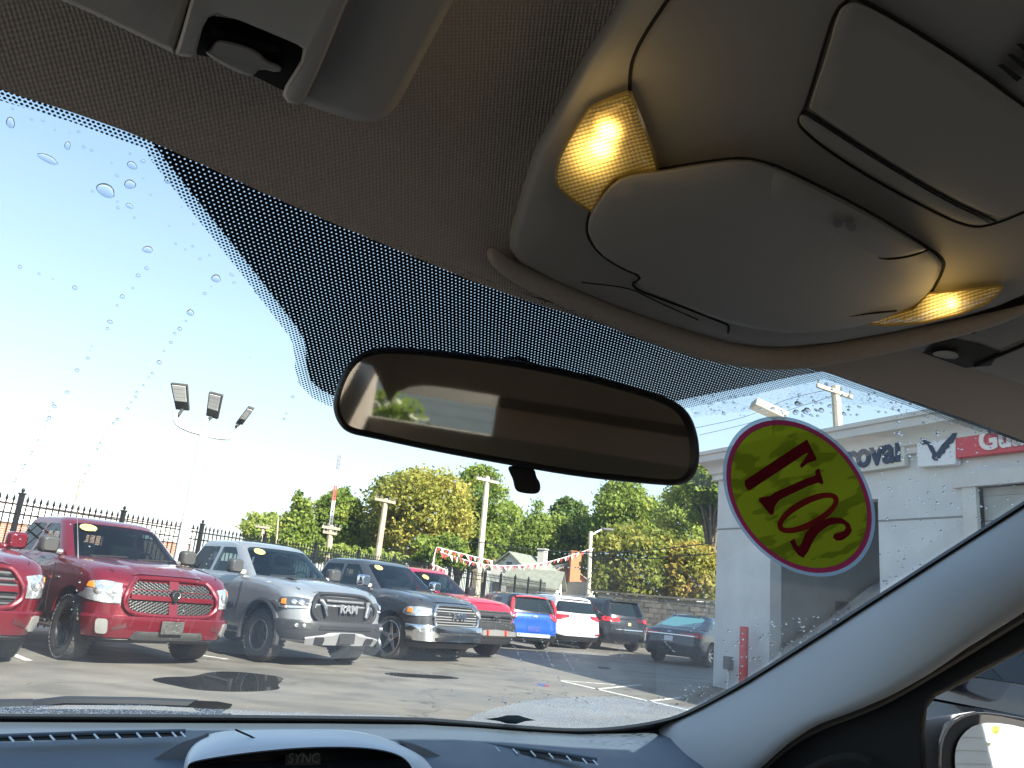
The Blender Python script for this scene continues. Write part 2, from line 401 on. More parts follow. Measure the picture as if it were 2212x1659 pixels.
def mirror_arm(parent, L, x, z, side, shell_mat, bracket_mat, scale=1):
    p, q, h = Sx(L, x, z, 1); y = p.y
    b = MB(); b.tube([(x, y-.02, z), (x-.01, y+.08, z+.01), (x-.02, y+.16*scale, z+.02)], [.05, .035, .03], 8)
    b2 = MB(); P = rrect(y+.06, y+.06+.25*scale, z-.02, z+.02+.2*scale, .06*scale)
    vs = []
    for dx, k in ((.09, .72), (.06, .93), (0, 1), (-.07, 1), (-.09, .92)):
        cy, cz = y+.06+.125*scale, z+.1*scale; vs.append([V((x+dx, (cy+(a-cy)*k), cz+(c-cz)*k)) for a, c in P])
    b2.grid(vs, True); n = len(P); b2.f += [tuple(range(n)), tuple(range(4*n, 5*n))[::-1]]
    g = MB(); g.prism([V((x-.092, cy+(a-cy)*.85, cz+(c-cz)*.85)) for a, c in P], (-.004, 0, 0))
    for m_ in (b, b2, g):
        m_.v = [V((p_.x, p_.y*side, p_.z)) for p_ in m_.v]
    o = b2.build('side_mirror', shell_mat, parent, bevel=.004); b.build('bracket', bracket_mat, o); g.build('mirror_glass', M_chrome, o)
def solid_patch(L, poly, sp, side=0):
    if side:
        def g(x, z, o):
            p, q, h = Sx(L, x, z, 1); n = nrm(L, q, h); r_ = p+n*o; return V((r_.x, r_.y*side, r_.z))
    else:
        def g(x, z, o):
            p, h = Sz(L, x, z); return p+nrm(L, x, h)*o
    vs, fs = cdt(poly, sp, lambda x, z, d: g(x, z, .05), lambda x, z: g(x, z, -.11)); me = bpy.data.meshes.new('x'); me.from_pydata([tuple(p) for p in vs], [], fs); finish(me); o = bpy.data.objects.new('x', me); COL.objects.link(o); return o
def hollow(o, G, wins):
    G2 = [dict(g, xf=g['xf']-.06, xr=g['xr']+.05, B=max(.03, g['B']-.05)) for g in G]; 
    for g, s_ in zip(G2, G): g['z'] = s_['z']-(.06 if s_ is G[0] else .03)
    me = bpy.data.meshes.new('x'); mb = shell(G2, 1); me.from_pydata([tuple(p) for p in mb.v], [], mb.f); finish(me); inner_ = bpy.data.objects.new('x', me); COL.objects.link(inner_)
    for c_ in [inner_]+wins:
        md = o.modifiers.new('c', 'BOOLEAN'); md.object = c_; md.operation = 'DIFFERENCE'; md.solver = 'EXACT'
    bpy.context.view_layer.update(); me = bpy.data.meshes.new_from_object(o.evaluated_get(bpy.context.evaluated_depsgraph_get())); o.modifiers.clear(); o.data = me; finish(me, 32)
    for c_ in [inner_]+wins: bpy.data.objects.remove(c_)
def label_vehicle(root, loc, heading, label, cat, group): 
    root.location = loc; root.rotation_euler = (0, 0, math.atan2(heading[1], heading[0])); return tag(root, label, cat, group)
def pickup(name, P):
    r = empty(name); W = 1.0; body = P['body']; kind = P['kind']
    zh = [(-4.8, 1.32), (-.7, 1.34), (-.45, 1.335), (0, 1.30), (.5, 1.225), (.8, 1.12), (.95, 1.0)] if kind != 'silverado' else [(-4.8, 1.32), (-.7, 1.36), (0, 1.33), (.6, 1.26), (.85, 1.16), (.95, 1.0)]
    up = .04 if P.get('lift') else 0
    cfb = (.42, .42, .08)
    L = [lev(.35+up, .86, -4.7, .90, cfb), lev(.42+up, .93, -4.74, .955, cfb), lev(.55, .95, -4.76, .985, cfb), lev(.70, .93, -4.77, 1.0, (.42, .42, .08)),
         lev(.88, .915, -4.77, 1.01, (.42, .42, .08)), lev(1.00, .90, -4.77, 1.005, (.42, .42, .09)),
         lev([(x, z-.10) for x, z in zh], .875, -4.77, .995, (.44, .42, .1)), lev([(x, z-.035) for x, z in zh], .83, -4.765, .965, (.44, .42, .1)),
         lev(zh, .77, -4.75, .90, (.42, .40, .1)), lev([(x, z+.025) for x, z in zh], .70, -4.73, .80, (.4, .35, .1)), lev([(x, z+.035) for x, z in zh], .55, -4.7, .45, (.3, .2, .06)), lev([(x, z+.045) for x, z in zh], .42, -4.6, .06, (.02, .02, .0))]
    b = shell(L, 2).build('body', body, r, ang=32)
    RW = P.get('R', .42)
    cut(b, [((0, 0, RW+.02), RW+.085, 2.4), ((-3.57, 0, RW+.02), RW+.085, 2.4)])
    un = MB(); un.box((-1.9, 0, .62), (5.2, 1.2, .36)); un.tube([(0, -.8, RW), (0, .8, RW)], .06, 8); un.tube([(-3.57, -.8, RW), (-3.57, .8, RW)], .07, 8); un.build('chassis', M_under, r)
    # cab
    cfr = (.3, .28, .13); G = [lev(1.24, -.36, -2.98, .925, cfr, (.1, .12, .02)), lev(1.30, -.44, -2.96, .915, cfr, (.1, .12, .02)), lev(1.84, -1.24, -2.74, .735, (.26, .24, .12), (.1, .12, .03)), lev(1.90, -1.38, -2.66, .69, (.25, .22, .1), (.1, .1, .03)),
         lev(1.935, -1.55, -2.5, .58, (.2, .2, .06), (.1, .1, .03)), lev(1.95, -1.7, -2.4, .3, (.1, .1, .02)), lev(1.953, -1.8, -2.3, .04, (.02, .02, 0))]
    cab = shell(G, 2).build('cab', body, r, ang=32)
    WS = [(-1.42, 1.365), (-.9, 1.355), (0, 1.35), (.9, 1.355), (1.42, 1.365), (1.5, 1.38), (1.42, 1.80), (1.3, 1.835), (.9, 1.85), (0, 1.855), (-.9, 1.85), (-1.3, 1.835), (-1.42, 1.80)]
    WF = [(-1.0, 1.40), (-1.04, 1.37), (-1.93, 1.37), (-1.93, 1.78), (-1.9, 1.81), (-1.5, 1.81)]; WR = [(-2.02, 1.37), (-2.02, 1.78), (-2.05, 1.81), (-2.58, 1.80), (-2.63, 1.78), (-2.79, 1.42), (-2.77, 1.37)]; WB = [(4.3, 1.36), (5.0, 1.36), (5.0, 1.74), (4.3, 1.74)]
    hollow(cab, G, [solid_patch(G, WS, .14)]+[solid_patch(G, w_, .3, s) for s in (-1, 1) for w_ in (WF, WR)]+[solid_patch(G, WB, .3), solid_patch(G, [(-a_, z_) for a_, z_ in WB], .3)])
    zpatch(G, 'windshield', WS, M_glassC, r, .001, .12, -.004)
    it = MB(); it.box((-1.8, 0, 1.215), (2.2, 1.6, .06)); it.box((-.78, 0, 1.30), (.5, 1.5, .1)); it.build('cab_interior', M_under, r)
    for y in (-.38, .38):
        s_ = MB(); s_.box((-1.65, y, 1.36), (.16, .5, .42), Matrix.Rotation(.2, 3, 'Y')); s_.box((-1.72, y, 1.66), (.1, .27, .18)); s_.build('seat', M_seat, r, bevel=.05)
    s_ = MB(); s_.box((-2.55, 0, 1.36), (.16, 1.3, .4)); s_.build('rear_bench', M_seat, r, bevel=.04)
    sw = MB(); M_ = Matrix.Translation((-1.08, .38, 1.32)) @ Matrix.Rotation(.5, 4, 'Y') @ Matrix.Rotation(PI/2, 4, 'Z'); sw.tube([M_ @ V((.19*math.cos(k*PI/10), 0, .19*math.sin(k*PI/10))) for k in range(21)], .016, 5); sw.tube([M_ @ V((-.19, 0, 0)), M_ @ V((.19, 0, 0))], .02, 5); sw.build('steering_wheel', M_blk, r)
    for s in (-1, 1):
        xpatch(G, 'side_window', WF, s, M_glassC, r, .001); xpatch(G, 'side_window', WR, s, M_glassD, r, .001)
        mirror_arm(r, G, -.90, 1.38, s, P['mirror'], P['mirror2'])
        for xx in (-1.62, -2.62):          # door handles and seams
            pp = Sx(L, xx, 1.13, 1)[0]; MB().tube([(xx-.1, s*(pp.y+.005), 1.13), (xx-.08, s*(pp.y+.04), 1.135), (xx+.08, s*(pp.y+.04), 1.135), (xx+.1, s*(pp.y+.005), 1.13)], .016, 6).build('door_handle', P.get('handle', body), r)
        sm = MB()
        for xx in (-.72, -1.97, -2.86):
            pts = [Sx(L, xx, z, 1)[0] for z in (.5, .7, .9, 1.1, 1.24)]; sm.tube([(p.x, s*(p.y+.001), p.z) for p in pts], .006, 4)
        sm.build('door_seam', M_under, r)
        MB().box((-1.8, s*.93, .44), (2.3, .14, .05)).build('running_board', P.get('step', M_blk), r, bevel=.015)
        if P.get('flare'):
            fl = MB()
            for cx in (0, -3.57):
                rows = []
                for k in range(17):
                    a = math.radians(-12+k*204/16); ro, ri = RW+.15, RW+.085
                    rows.append([V((cx+rr*math.cos(a), s*yy, RW+.02+rr*math.sin(a))) for rr, yy in ((ri, .96), (ri, 1.035), (ri+.03, 1.055), (ro, 1.035), (ro+.02, .985))])
                fl.grid(rows)
            fl.build('fender_flare', P['flare'], r)
    wi = MB()
    for s in (-1, 1): wi.tube([(-.47, s*.35-.3, 1.375), (-.50, s*.35+.25, 1.40)], .012, 5)
    wi.build('wiper', M_blk, r)
    # sticker on the windshield, upper corner on the passenger side
    def wf(q, z, d): p, h = Sz(G, q, z); return p+nrm(G, q, h)*.012
    cq, cz, aq, az = P.get('oval', (-.95, 1.74, .22, .06))
    el = [(cq+aq*math.cos(t*PI/10), cz+az*math.sin(t*PI/10)) for t in range(20)]
    vs, fs = cdt(el, .1, wf, lambda q, z: wf(q, z, 0)-V((.005, 0, 0))); ov = MB().add(vs, fs).build('price_sticker', M_oval, r)
    pb = MB()
    for k in range(4):
        q = cq-aq*.55+k*aq*.33; e2 = [(q-aq*.09, cz-az*.4), (q+aq*.09, cz-az*.4), (q+aq*.12, cz+az*.4), (q-aq*.06, cz+az*.4)]
        pb.add([wf(a, c, 0)+V((.004, 0, .003)) for a, c in e2], [(0, 1, 2, 3)])
    pb.build('sticker_print', M_stred, ov)
    FQ = lambda q, z, o=.0: (lambda ph: ph[0]+nrm(L, q, ph[1])*o)(Sz(L, q, z))
    def text_on(txt, q0, z, wd, mt, o=.05, bold=.03):
        a = FQ(-q0, z, o); return a
    for s in (-1, 1):
        wheel(r, (0, s*(.86), RW), RW, .27, P['rim'], P['style'], P['rimmat'], s, P.get('steer', 0), P.get('caliper', False)); wheel(r, (-3.57, s*.86, RW), RW, .27, P['rim'], P['style'], P['rimmat'], s)
        wl = MB(); wl.grid([[V((rr*math.cos(PI*k/16), yy, rr*math.sin(PI*k/16)-.05)) for k in range(17)] for rr, yy in ((RW+.08, -.25), (RW+.08, .2), (.05, .2))])
        for cx in (0, -3.57):
            o_ = wl.build('wheel_well', M_under, r); o_.location = (cx, s*.72, RW+.02); o_.rotation_euler = (0, 0, 0 if s < 0 else PI)
    hs = MB()
    for s in (-1, 1): hs.tube([(x, s*y, zval(zh, x)+o_) for x, y, o_ in ((-.4, .86, .006), (0, .85, .008), (.4, .82, .012), (.62, .76, .02))], .006, 4)
    hs.build('hood_seam', M_under, r)
    hb_ = MB(); rows = []
    for x in (-.42, -.3, 0, .3, .5, .62, .70):
        k = 1 if -.3 < x < .6 else .25; rows.append([V((x, y, zval(zh, x)+.034-(.012 if abs(y) > .46 else 0)+.03*k*max(0, 1-(abs(y)/.5)**4))) for y in (-.54, -.5, -.44, -.36, -.2, 0, .2, .36, .44, .5, .54)])
    hb_.grid(rows); hb_.build('hood_bulge', body, r, ang=50)
    if kind in ('ram', 'ram_bars'):
        zpatch(L, 'grille', [(-1.0, .76), (-1.04, .84), (-.96, 1.06), (-.9, 1.09), (.9, 1.09), (.96, 1.06), (1.04, .84), (1.0, .76), (.8, .69), (-.8, .69)], meshgrille('grille_mesh', (.06, .06, .06), (.008, .008, .008), 45) if kind == 'ram' else meshgrille('grille_bars', (.10, .10, .10), (.008, .008, .008), 45, 'bar'), r, .012, .08)
        # painted surround and crosshair bars
        fr = MB(); ring = chaikin([(-1.08, .74), (-1.13, .85), (-1.03, 1.09), (-.9, 1.13), (.9, 1.13), (1.03, 1.09), (1.13, .85), (1.08, .74), (.85, .66), (-.85, .66)], 2)
        ring = densify(ring, .06)
        fr.tube([FQ(q, z, .03) for q, z in ring]+[FQ(*ring[0], .03)], .033, 8); fr.build('grille_surround', body, r)
        cb = MB(); cb.prism([FQ(q, z, .05) for q, z in ((-.1, .68), (.1, .68), (.13, 1.1), (-.13, 1.1))], (-.05, 0, 0))
        for s in (-1, 1):
            for k in range(6):
                q0, q1 = s*(.08+k*.155), s*(.08+(k+1)*.155); cb.prism([FQ(q0, .865, .045), FQ(q1, .865, .045), FQ(q1, .925, .045), FQ(q0, .925, .045)], (-.05, 0, 0))
        cb.build('crossbar', body, r)
        # shield emblem
        em = MB(); em.prism([FQ(0, .93, .055)+V((0, y*.075, z*.085)) for y, z in ((-.8, 1), (.8, 1), (1, .3), (.55, -.6), (0, -1), (-.55, -.6), (-1, .3))], (.02, 0, 0)); eo = em.build('emblem', mat('emblem_dark', (.03, .03, .03), .3, .6), r)
        hb = MB()
        for s in (-1, 1): hb.tube([FQ(0, .93, .08)+V((0, s*y, z)) for y, z in ((.012, .06), (.045, .04), (.05, 0), (.03, -.02))], .008, 5)
        hb.build('ram_head', M_alloy, eo)
        for s in (-1, 1):
            h = zpatch(L, 'headlight', [(s*q, z) for q, z in ((1.17, .80), (1.2, 1.05), (1.5, 1.075), (1.86, 1.055), (1.96, 1.0), (2.04, .86), (1.95, .83), (1.5, .80))], M_lamp, r, .012, .07)
            hl = MB()
            for q, z, rr in ((1.36, .955, .075), (1.62, .955, .06)):
                c = FQ(s*q, z, .016); n = nrm(L, s*q, Sz(L, s*q, z)[1]); M = Matrix.Translation(c) @ n.to_track_quat('Y', 'Z').to_matrix().to_4x4(); hl.lathe([(.001, .01), (rr*.7, .008), (rr, 0)], M, 16)
            hl.build('reflector', M_lampw, h)
            zpatch(L, 'turn_lens', [(s*q, z) for q, z in ((1.72, .975), (1.74, 1.05), (1.88, 1.04), (1.93, .985))], M_amber, h, .02, .06)
            zpatch(L, 'fog_light', [(s*q, z) for q, z in rrect(1.36, 1.56, .435, .60, .05)], mat('fog_glass', (.33, .33, .32), .2, .4, coat=1), r, .075, .06)
            zpatch(L, 'fog_bezel', [(s*q, z) for q, z in ((1.05, .52), (1.08, .60), (1.3, .62), (1.3, .48))], mat('bezel_shade', (.05, .01, .012), .5), r, .06, .08)
        zpatch(L, 'lower_intake', [(-.98, .415), (-.85, .475), (.85, .475), (.98, .415), (.85, .395), (-.85, .395)], meshgrille('intake_mesh', (.09, .09, .09), (.03, .03, .03), 70), r, .062, .08)
        vlip = MB(); q = [-1.9+3.8*k/30 for k in range(31)]
        vlip.grid([[FQ(x, .40, .02) for x in q], [FQ(x, .39, .055) for x in q], [FQ(x, .36, .03) for x in q], [S(L, x, 0)+V((-.08, 0, -.05)) for x in q]]); vlip.build('air_dam', M_blk, r)
        bl = MB(); bl.grid([[FQ(x, .655, .0) for x in q], [FQ(x, .645, .055) for x in q], [FQ(x, .62, .07) for x in q], [FQ(x, .52, .055) for x in q], [FQ(x, .41, .05) for x in q], [FQ(x, .385, .03) for x in q]]); bl.build('bumper', body, r)
        zpl = .62; pl = MB().prism([FQ(0, .54, .085)+V((0, y, z)) for y, z in ((-.16, -.085), (.16, -.085), (.16, .085), (-.16, .085))], (.012, 0, 0)).build('plate_bracket', M_plate, r, bevel=.006)
        sc2 = MB()
        for y in (-.09, .09):
            for z in (-.05, .05): sc2.lathe([(.001, .004), (.012, .002), (.012, -.01)], Matrix.Translation(FQ(0, .54, .10)+V((0, y, z))) @ Matrix.Rotation(-PI/2, 4, 'Z'), 8)
        sc2.build('screw', M_alloy, pl)
        # badge on the fender, hood ridges
        for s in (-1, 1):
            p = Sx(L, -.58, 1.02, s)[0]; ex = V((-1, 0, 0)) if s < 0 else V((-1, 0, 0))
            if s < 0: place_text('fender_badge', 'HEMI', M_alloy, r, p+V((.12, -.006, 0)), (-1, 0, 0), (0, 0, 1), .14, .02, .003)
            place = MB().prism([Sx(L, xx, zz, s)[0]+V((0, s*.006, 0)) for xx, zz in ((-.72, 1.02), (-.80, 1.02), (-.80, 1.05), (-.72, 1.05))], (0, s*.004, 0)); place.build('fender_badge', mat('badge_red', (.5, .05, .05), .4), r)
        an = MB().tube([(-.25, -.88, 1.25), (-.42, -.9, 1.62), (-.6, -.92, 1.98)], [.012, .005, .004], 6).build('antenna', M_grey, r)
    elif kind == 'rebel':
        zpatch(L, 'grille', [(-.98, .80), (-1.06, .90), (-1.0, 1.08), (-.86, 1.115), (.86, 1.115), (1.0, 1.08), (1.06, .90), (.98, .80), (.8, .75), (-.8, .75)], meshgrille('rebel_mesh', (.02, .02, .02), (.05, .05, .05), 80), r, .015, .08)
        fr = MB(); ring = densify(chaikin([(-1.04, .78), (-1.12, .9), (-1.04, 1.1), (-.88, 1.145), (.88, 1.145), (1.04, 1.1), (1.12, .9), (1.04, .78), (.82, .72), (-.82, .72)], 2), .06)
        fr.tube([FQ(a, c, .035) for a, c in ring]+[FQ(*ring[0], .035)], .03, 8); fr.build('grille_surround', M_blk, r)
        lb = MB()
        for s in (-1, 1): lb.tube([FQ(s*a, c, .06) for a, c in ((.95, 1.03), (.86, 1.03), (.76, .97), (.70, .82))], [.028, .034, .034, .026], 8)
        lb.tube([FQ(a, 1.04, .05) for a in (-.7, -.35, 0, .35, .7)], .024, 8)
        lb.build('grille_bar', M_grey, r)
        for s in (-1, 1): MB().tube([FQ(s*a, c, .085) for a, c in ((.86, .99), (.80, .96), (.74, .88), (.72, .81))], [.014, .024, .024, .012], 8).build('grille_accent', M_alloy, r)
        a0, a1 = FQ(-.47, .885, .07), FQ(.47, .885, .07)
        place_text('grille_lettering', 'RAM', mat('letter_silver', (.6, .6, .62), .3, .8), r, FQ(-.28, .88, .075), a1-a0, (0, 0, 1), .36, .03, .012)
        for s in (-1, 1):
            h = zpatch(L, 'headlight', [(s*q, z) for q, z in ((1.2, .945), (1.18, 1.06), (1.5, 1.075), (1.9, 1.065), (2.0, .99), (2.02, .93), (1.9, .90))], mat('headlamp_dark', (.12, .12, .13), .12, .6, coat=1), r, .014, .07)
            zpatch(L, 'light_strip', [(s*q, z) for q, z in ((1.22, .925), (1.22, .950), (1.6, .938), (1.92, .925), (2.02, 1.0), (2.06, .99), (1.98, .895), (1.6, .905))], M_lampw, h, .024, .05)
            hl = MB()
            for q, z, rr in ((1.38, 1.0, .05), (1.56, 1.0, .045)):
                c = FQ(s*q, z, .016); n = nrm(L, s*q, Sz(L, s*q, z)[1]); M = Matrix.Translation(c) @ n.to_track_quat('Y', 'Z').to_matrix().to_4x4(); hl.lathe([(.001, .012), (rr*.7, .01), (rr, 0)], M, 16)
            hl.build('projector', M_lampw, h); zpatch(L, 'turn_lens', [(s*q, z) for q, z in ((1.75, .955), (1.75, 1.04), (1.88, 1.03), (1.9, .96))], M_amber, h, .022, .05)
            zpatch(L, 'fog_pocket', [(s*q, z) for q, z in rrect(1.12, 1.7, .60, .70, .045)], M_blk, r, .075, .06)
            fg = MB()
            for q in (1.3, 1.45):
                c = FQ(s*q, .65, .08); n = nrm(L, s*q, Sz(L, s*q, .65)[1]); M = Matrix.Translation(c) @ n.to_track_quat('Y', 'Z').to_matrix().to_4x4(); fg.lathe([(.001, .014), (.03, .012), (.036, 0)], M, 12)
            fg.build('fog_light', M_lampw, r)
        q = [-1.95+3.9*k/30 for k in range(31)]
        M_bump = mat('bumper_graphite', (.035, .036, .04), .4, .2)
        bl = MB(); bl.grid([[FQ(x, .735, .0) for x in q], [FQ(x, .73, .06) for x in q], [FQ(x, .68, .075) for x in q], [FQ(x, .54, .065) for x in q], [FQ(x, .46, .05) for x in q], [FQ(x, .43, -.02) for x in q]]); bl.build('bumper', M_bump, r)
        zpatch(L, 'upper_intake', [(-.95, .60), (-.9, .665), (.9, .665), (.95, .60)], meshgrille('rebel_mesh', (.02, .02, .02), (.05, .05, .05), 80), r, .085, .08)
        q2 = [-1.28+2.56*k/20 for k in range(21)]
        sk = MB(); sk.grid([[FQ(x, .57-.04*abs(x)**2+.0, .07) for x in q2], [FQ(x, .555-.04*abs(x)**2, .1) for x in q2], [FQ(x, .44, .1) for x in q2], [FQ(x, .415, .05) for x in q2]]); sk.build('skid_plate', mat('skid_silver', (.24, .24, .25), .5, .2), r)
        for s in (-1, 1): zpatch(L, 'tow_opening', [(s*a, c) for a, c in rrect(.78, 1.08, .45, .515, .028)], M_under, r, .106, .06)
        MB().prism([FQ(0, .51, .12)+V((0, y, z)) for y, z in ((-.16, -.085), (.16, -.085), (.16, .085), (-.16, .085))], (.012, 0, 0)).build('plate_bracket', mat('plate_black', (.03, .03, .03), .4), r, bevel=.006)
        for s in (-1, 1):
            MB().prism([V((x, s*y, zval(zh, x)+.055)) for x, y in ((.05, .34), (.0, .5), (-.28, .52), (-.3, .36))], (0, 0, .006)).build('hood_vent', M_blk, r)
        pb = Sx(L, -.95, .78, -1)[0]; place_text('door_badge', 'REBEL', M_blk, r, pb+V((.1, -.008, 0)), (-1, 0, 0), (0, 0, 1), .32, .02, .003)
    elif kind == 'chrome':
        zpatch(L, 'grille', [(-.98, .74), (-1.04, .90), (-1.0, 1.06), (-.86, 1.09), (.86, 1.09), (1.0, 1.06), (1.04, .90), (.98, .74), (.8, .72), (-.8, .72)], meshgrille('chrome_bars', (.30, .30, .30), (.02, .02, .02), 60, 'bar'), r, .015, .08)
        fr = MB(); ring = densify(chaikin([(-1.04, .72), (-1.12, .9), (-1.04, 1.08), (-.88, 1.12), (.88, 1.12), (1.04, 1.08), (1.12, .9), (1.04, .72), (.82, .69), (-.82, .69)], 2), .06)
        fr.tube([FQ(a, c, .03) for a, c in ring]+[FQ(*ring[0], .03)], .03, 8); fr.build('grille_surround', M_chrome, r)
        place_text('grille_lettering', 'RAM', M_chrome, r, FQ(-.28, .88, .06), FQ(.4, .9, .06)-FQ(-.4, .9, .06), (0, 0, 1), .36, .03, .012)
        q = [-1.95+3.9*k/30 for k in range(31)]
        for s in (-1, 1):
            h = zpatch(L, 'headlight', [(s*a, c) for a, c in ((1.16, .93), (1.16, 1.05), (1.5, 1.07), (1.92, 1.06), (2.02, .98), (2.02, .92), (1.9, .89))], M_lamp, r, .014, .07)
            zpatch(L, 'turn_lens', [(s*a, c) for a, c in ((1.76, .95), (1.78, 1.04), (1.93, 1.03), (1.97, .955))], M_amber, h, .022, .05)
            zpatch(L, 'light_strip', [(s*a, c) for a, c in ((1.2, .915), (1.2, .94), (1.6, .925), (2.0, .915), (1.95, .89), (1.6, .895))], M_lampw, h, .022, .05)
        bl = MB(); bl.grid([[FQ(x, .745, .0) for x in q], [FQ(x, .735, .06) for x in q], [FQ(x, .68, .08) for x in q], [FQ(x, .62, .075) for x in q], [FQ(x, .55, .055) for x in q], [FQ(x, .45, .07) for x in q], [FQ(x, .41, .0) for x in q]]); bl.build('bumper', M_chrome, r)
        zpatch(L, 'lower_intake', [(-.95, .56), (-.9, .60), (.9, .60), (.95, .56)], M_blk, r, .075, .08)
        for s in (-1, 1):
            zpatch(L, 'fog_light', [(s*a, c) for a, c in rrect(1.2, 1.55, .60, .68, .035)], M_lamp, r, .082, .06)
            zpatch(L, 'tow_opening', [(s*a, c) for a, c in rrect(.85, 1.1, .46, .52, .025)], M_under, r, .08, .06)
        vlip = MB(); vlip.grid([[S(L, x, 1.0)+nrm(L, x, 1.0)*.03-V((0, 0, .01)) for x in q], [S(L, x, .2)+nrm(L, x, .3)*.03 for x in q], [S(L, x, 0)+V((-.1, 0, -.06)) for x in q]]); vlip.build('air_dam', M_blk, r)
    elif kind == 'silverado':
        zpatch(L, 'air_dam', [(-1.9, .36), (-1.9, .64), (1.9, .64), (1.9, .36)], M_blk, r, .02, .1)
        zpatch(L, 'grille', [(-1.1, .80), (-1.15, 1.02), (-.98, 1.09), (.98, 1.09), (1.15, 1.02), (1.1, .80), (.9, .74), (-.9, .74)], meshgrille('dark_bars', (.01, .01, .01), (.06, .06, .06), 55, 'bar'), r, .02, .08)
        MB().box(FQ(0, .98, .06), (.03, 1.5, .05)).build('grille_bar', M_blk, r, bevel=.01)
        bt = MB(); c = FQ(0, .98, .09); bt.prism([c+V((0, y*.14, z*.05)) for y, z in ((-1, .55), (-.35, .55), (-.35, 1), (.4, 1), (.4, .55), (1, .55), (.9, -.5), (.35, -.5), (.35, -1), (-.4, -1), (-.4, -.5), (-.95, -.5))], (.015, 0, 0)); bt.build('emblem', mat('emblem_grey', (.1, .1, .1), .3, .6), r)
        for s in (-1, 1):
            h = zpatch(L, 'headlight', [(s*a, c) for a, c in ((1.2, .98), (1.18, 1.10), (1.5, 1.12), (1.92, 1.11), (2.02, 1.03), (1.9, .97))], M_lamp, r, .016, .06)
            zpatch(L, 'light_strip', [(s*a, c) for a, c in ((1.25, .86), (1.25, .885), (1.6, .88), (1.98, .92), (2.0, .9), (1.6, .85))], M_lampw, h, .024, .05)
            zpatch(L, 'corner_lens', [(s*a, c) for a, c in ((1.5, .90), (1.5, .96), (1.9, .96), (1.9, .91))], M_redl if s < 0 else M_blk, h, .02, .05)
            MB().box(FQ(s*.55, .60, .12), (.05, .05, .12)).build('tow_hook', mat('hook_red', (.7, .05, .03), .4), r, bevel=.012)
        q = [-1.95+3.9*k/30 for k in range(31)]
        bl = MB(); bl.grid([[FQ(x, .84, .0) for x in q], [FQ(x, .82, .06) for x in q], [FQ(x, .74, .075) for x in q], [FQ(x, .66, .07) for x in q], [FQ(x, .62, .02) for x in q]]); bl.build('bumper', M_blk, r)
        q2 = [-1.4+2.8*k/20 for k in range(21)]
        sk = MB(); sk.grid([[FQ(x, .68-.03*abs(x), .07) for x in q2], [FQ(x, .66-.03*abs(x), .1) for x in q2], [FQ(x, .55, .1) for x in q2], [FQ(x, .50, .03) for x in q2]]); sk.build('skid_plate', mat('skid_grey', (.25, .24, .23), .45, .5), r)
    return r
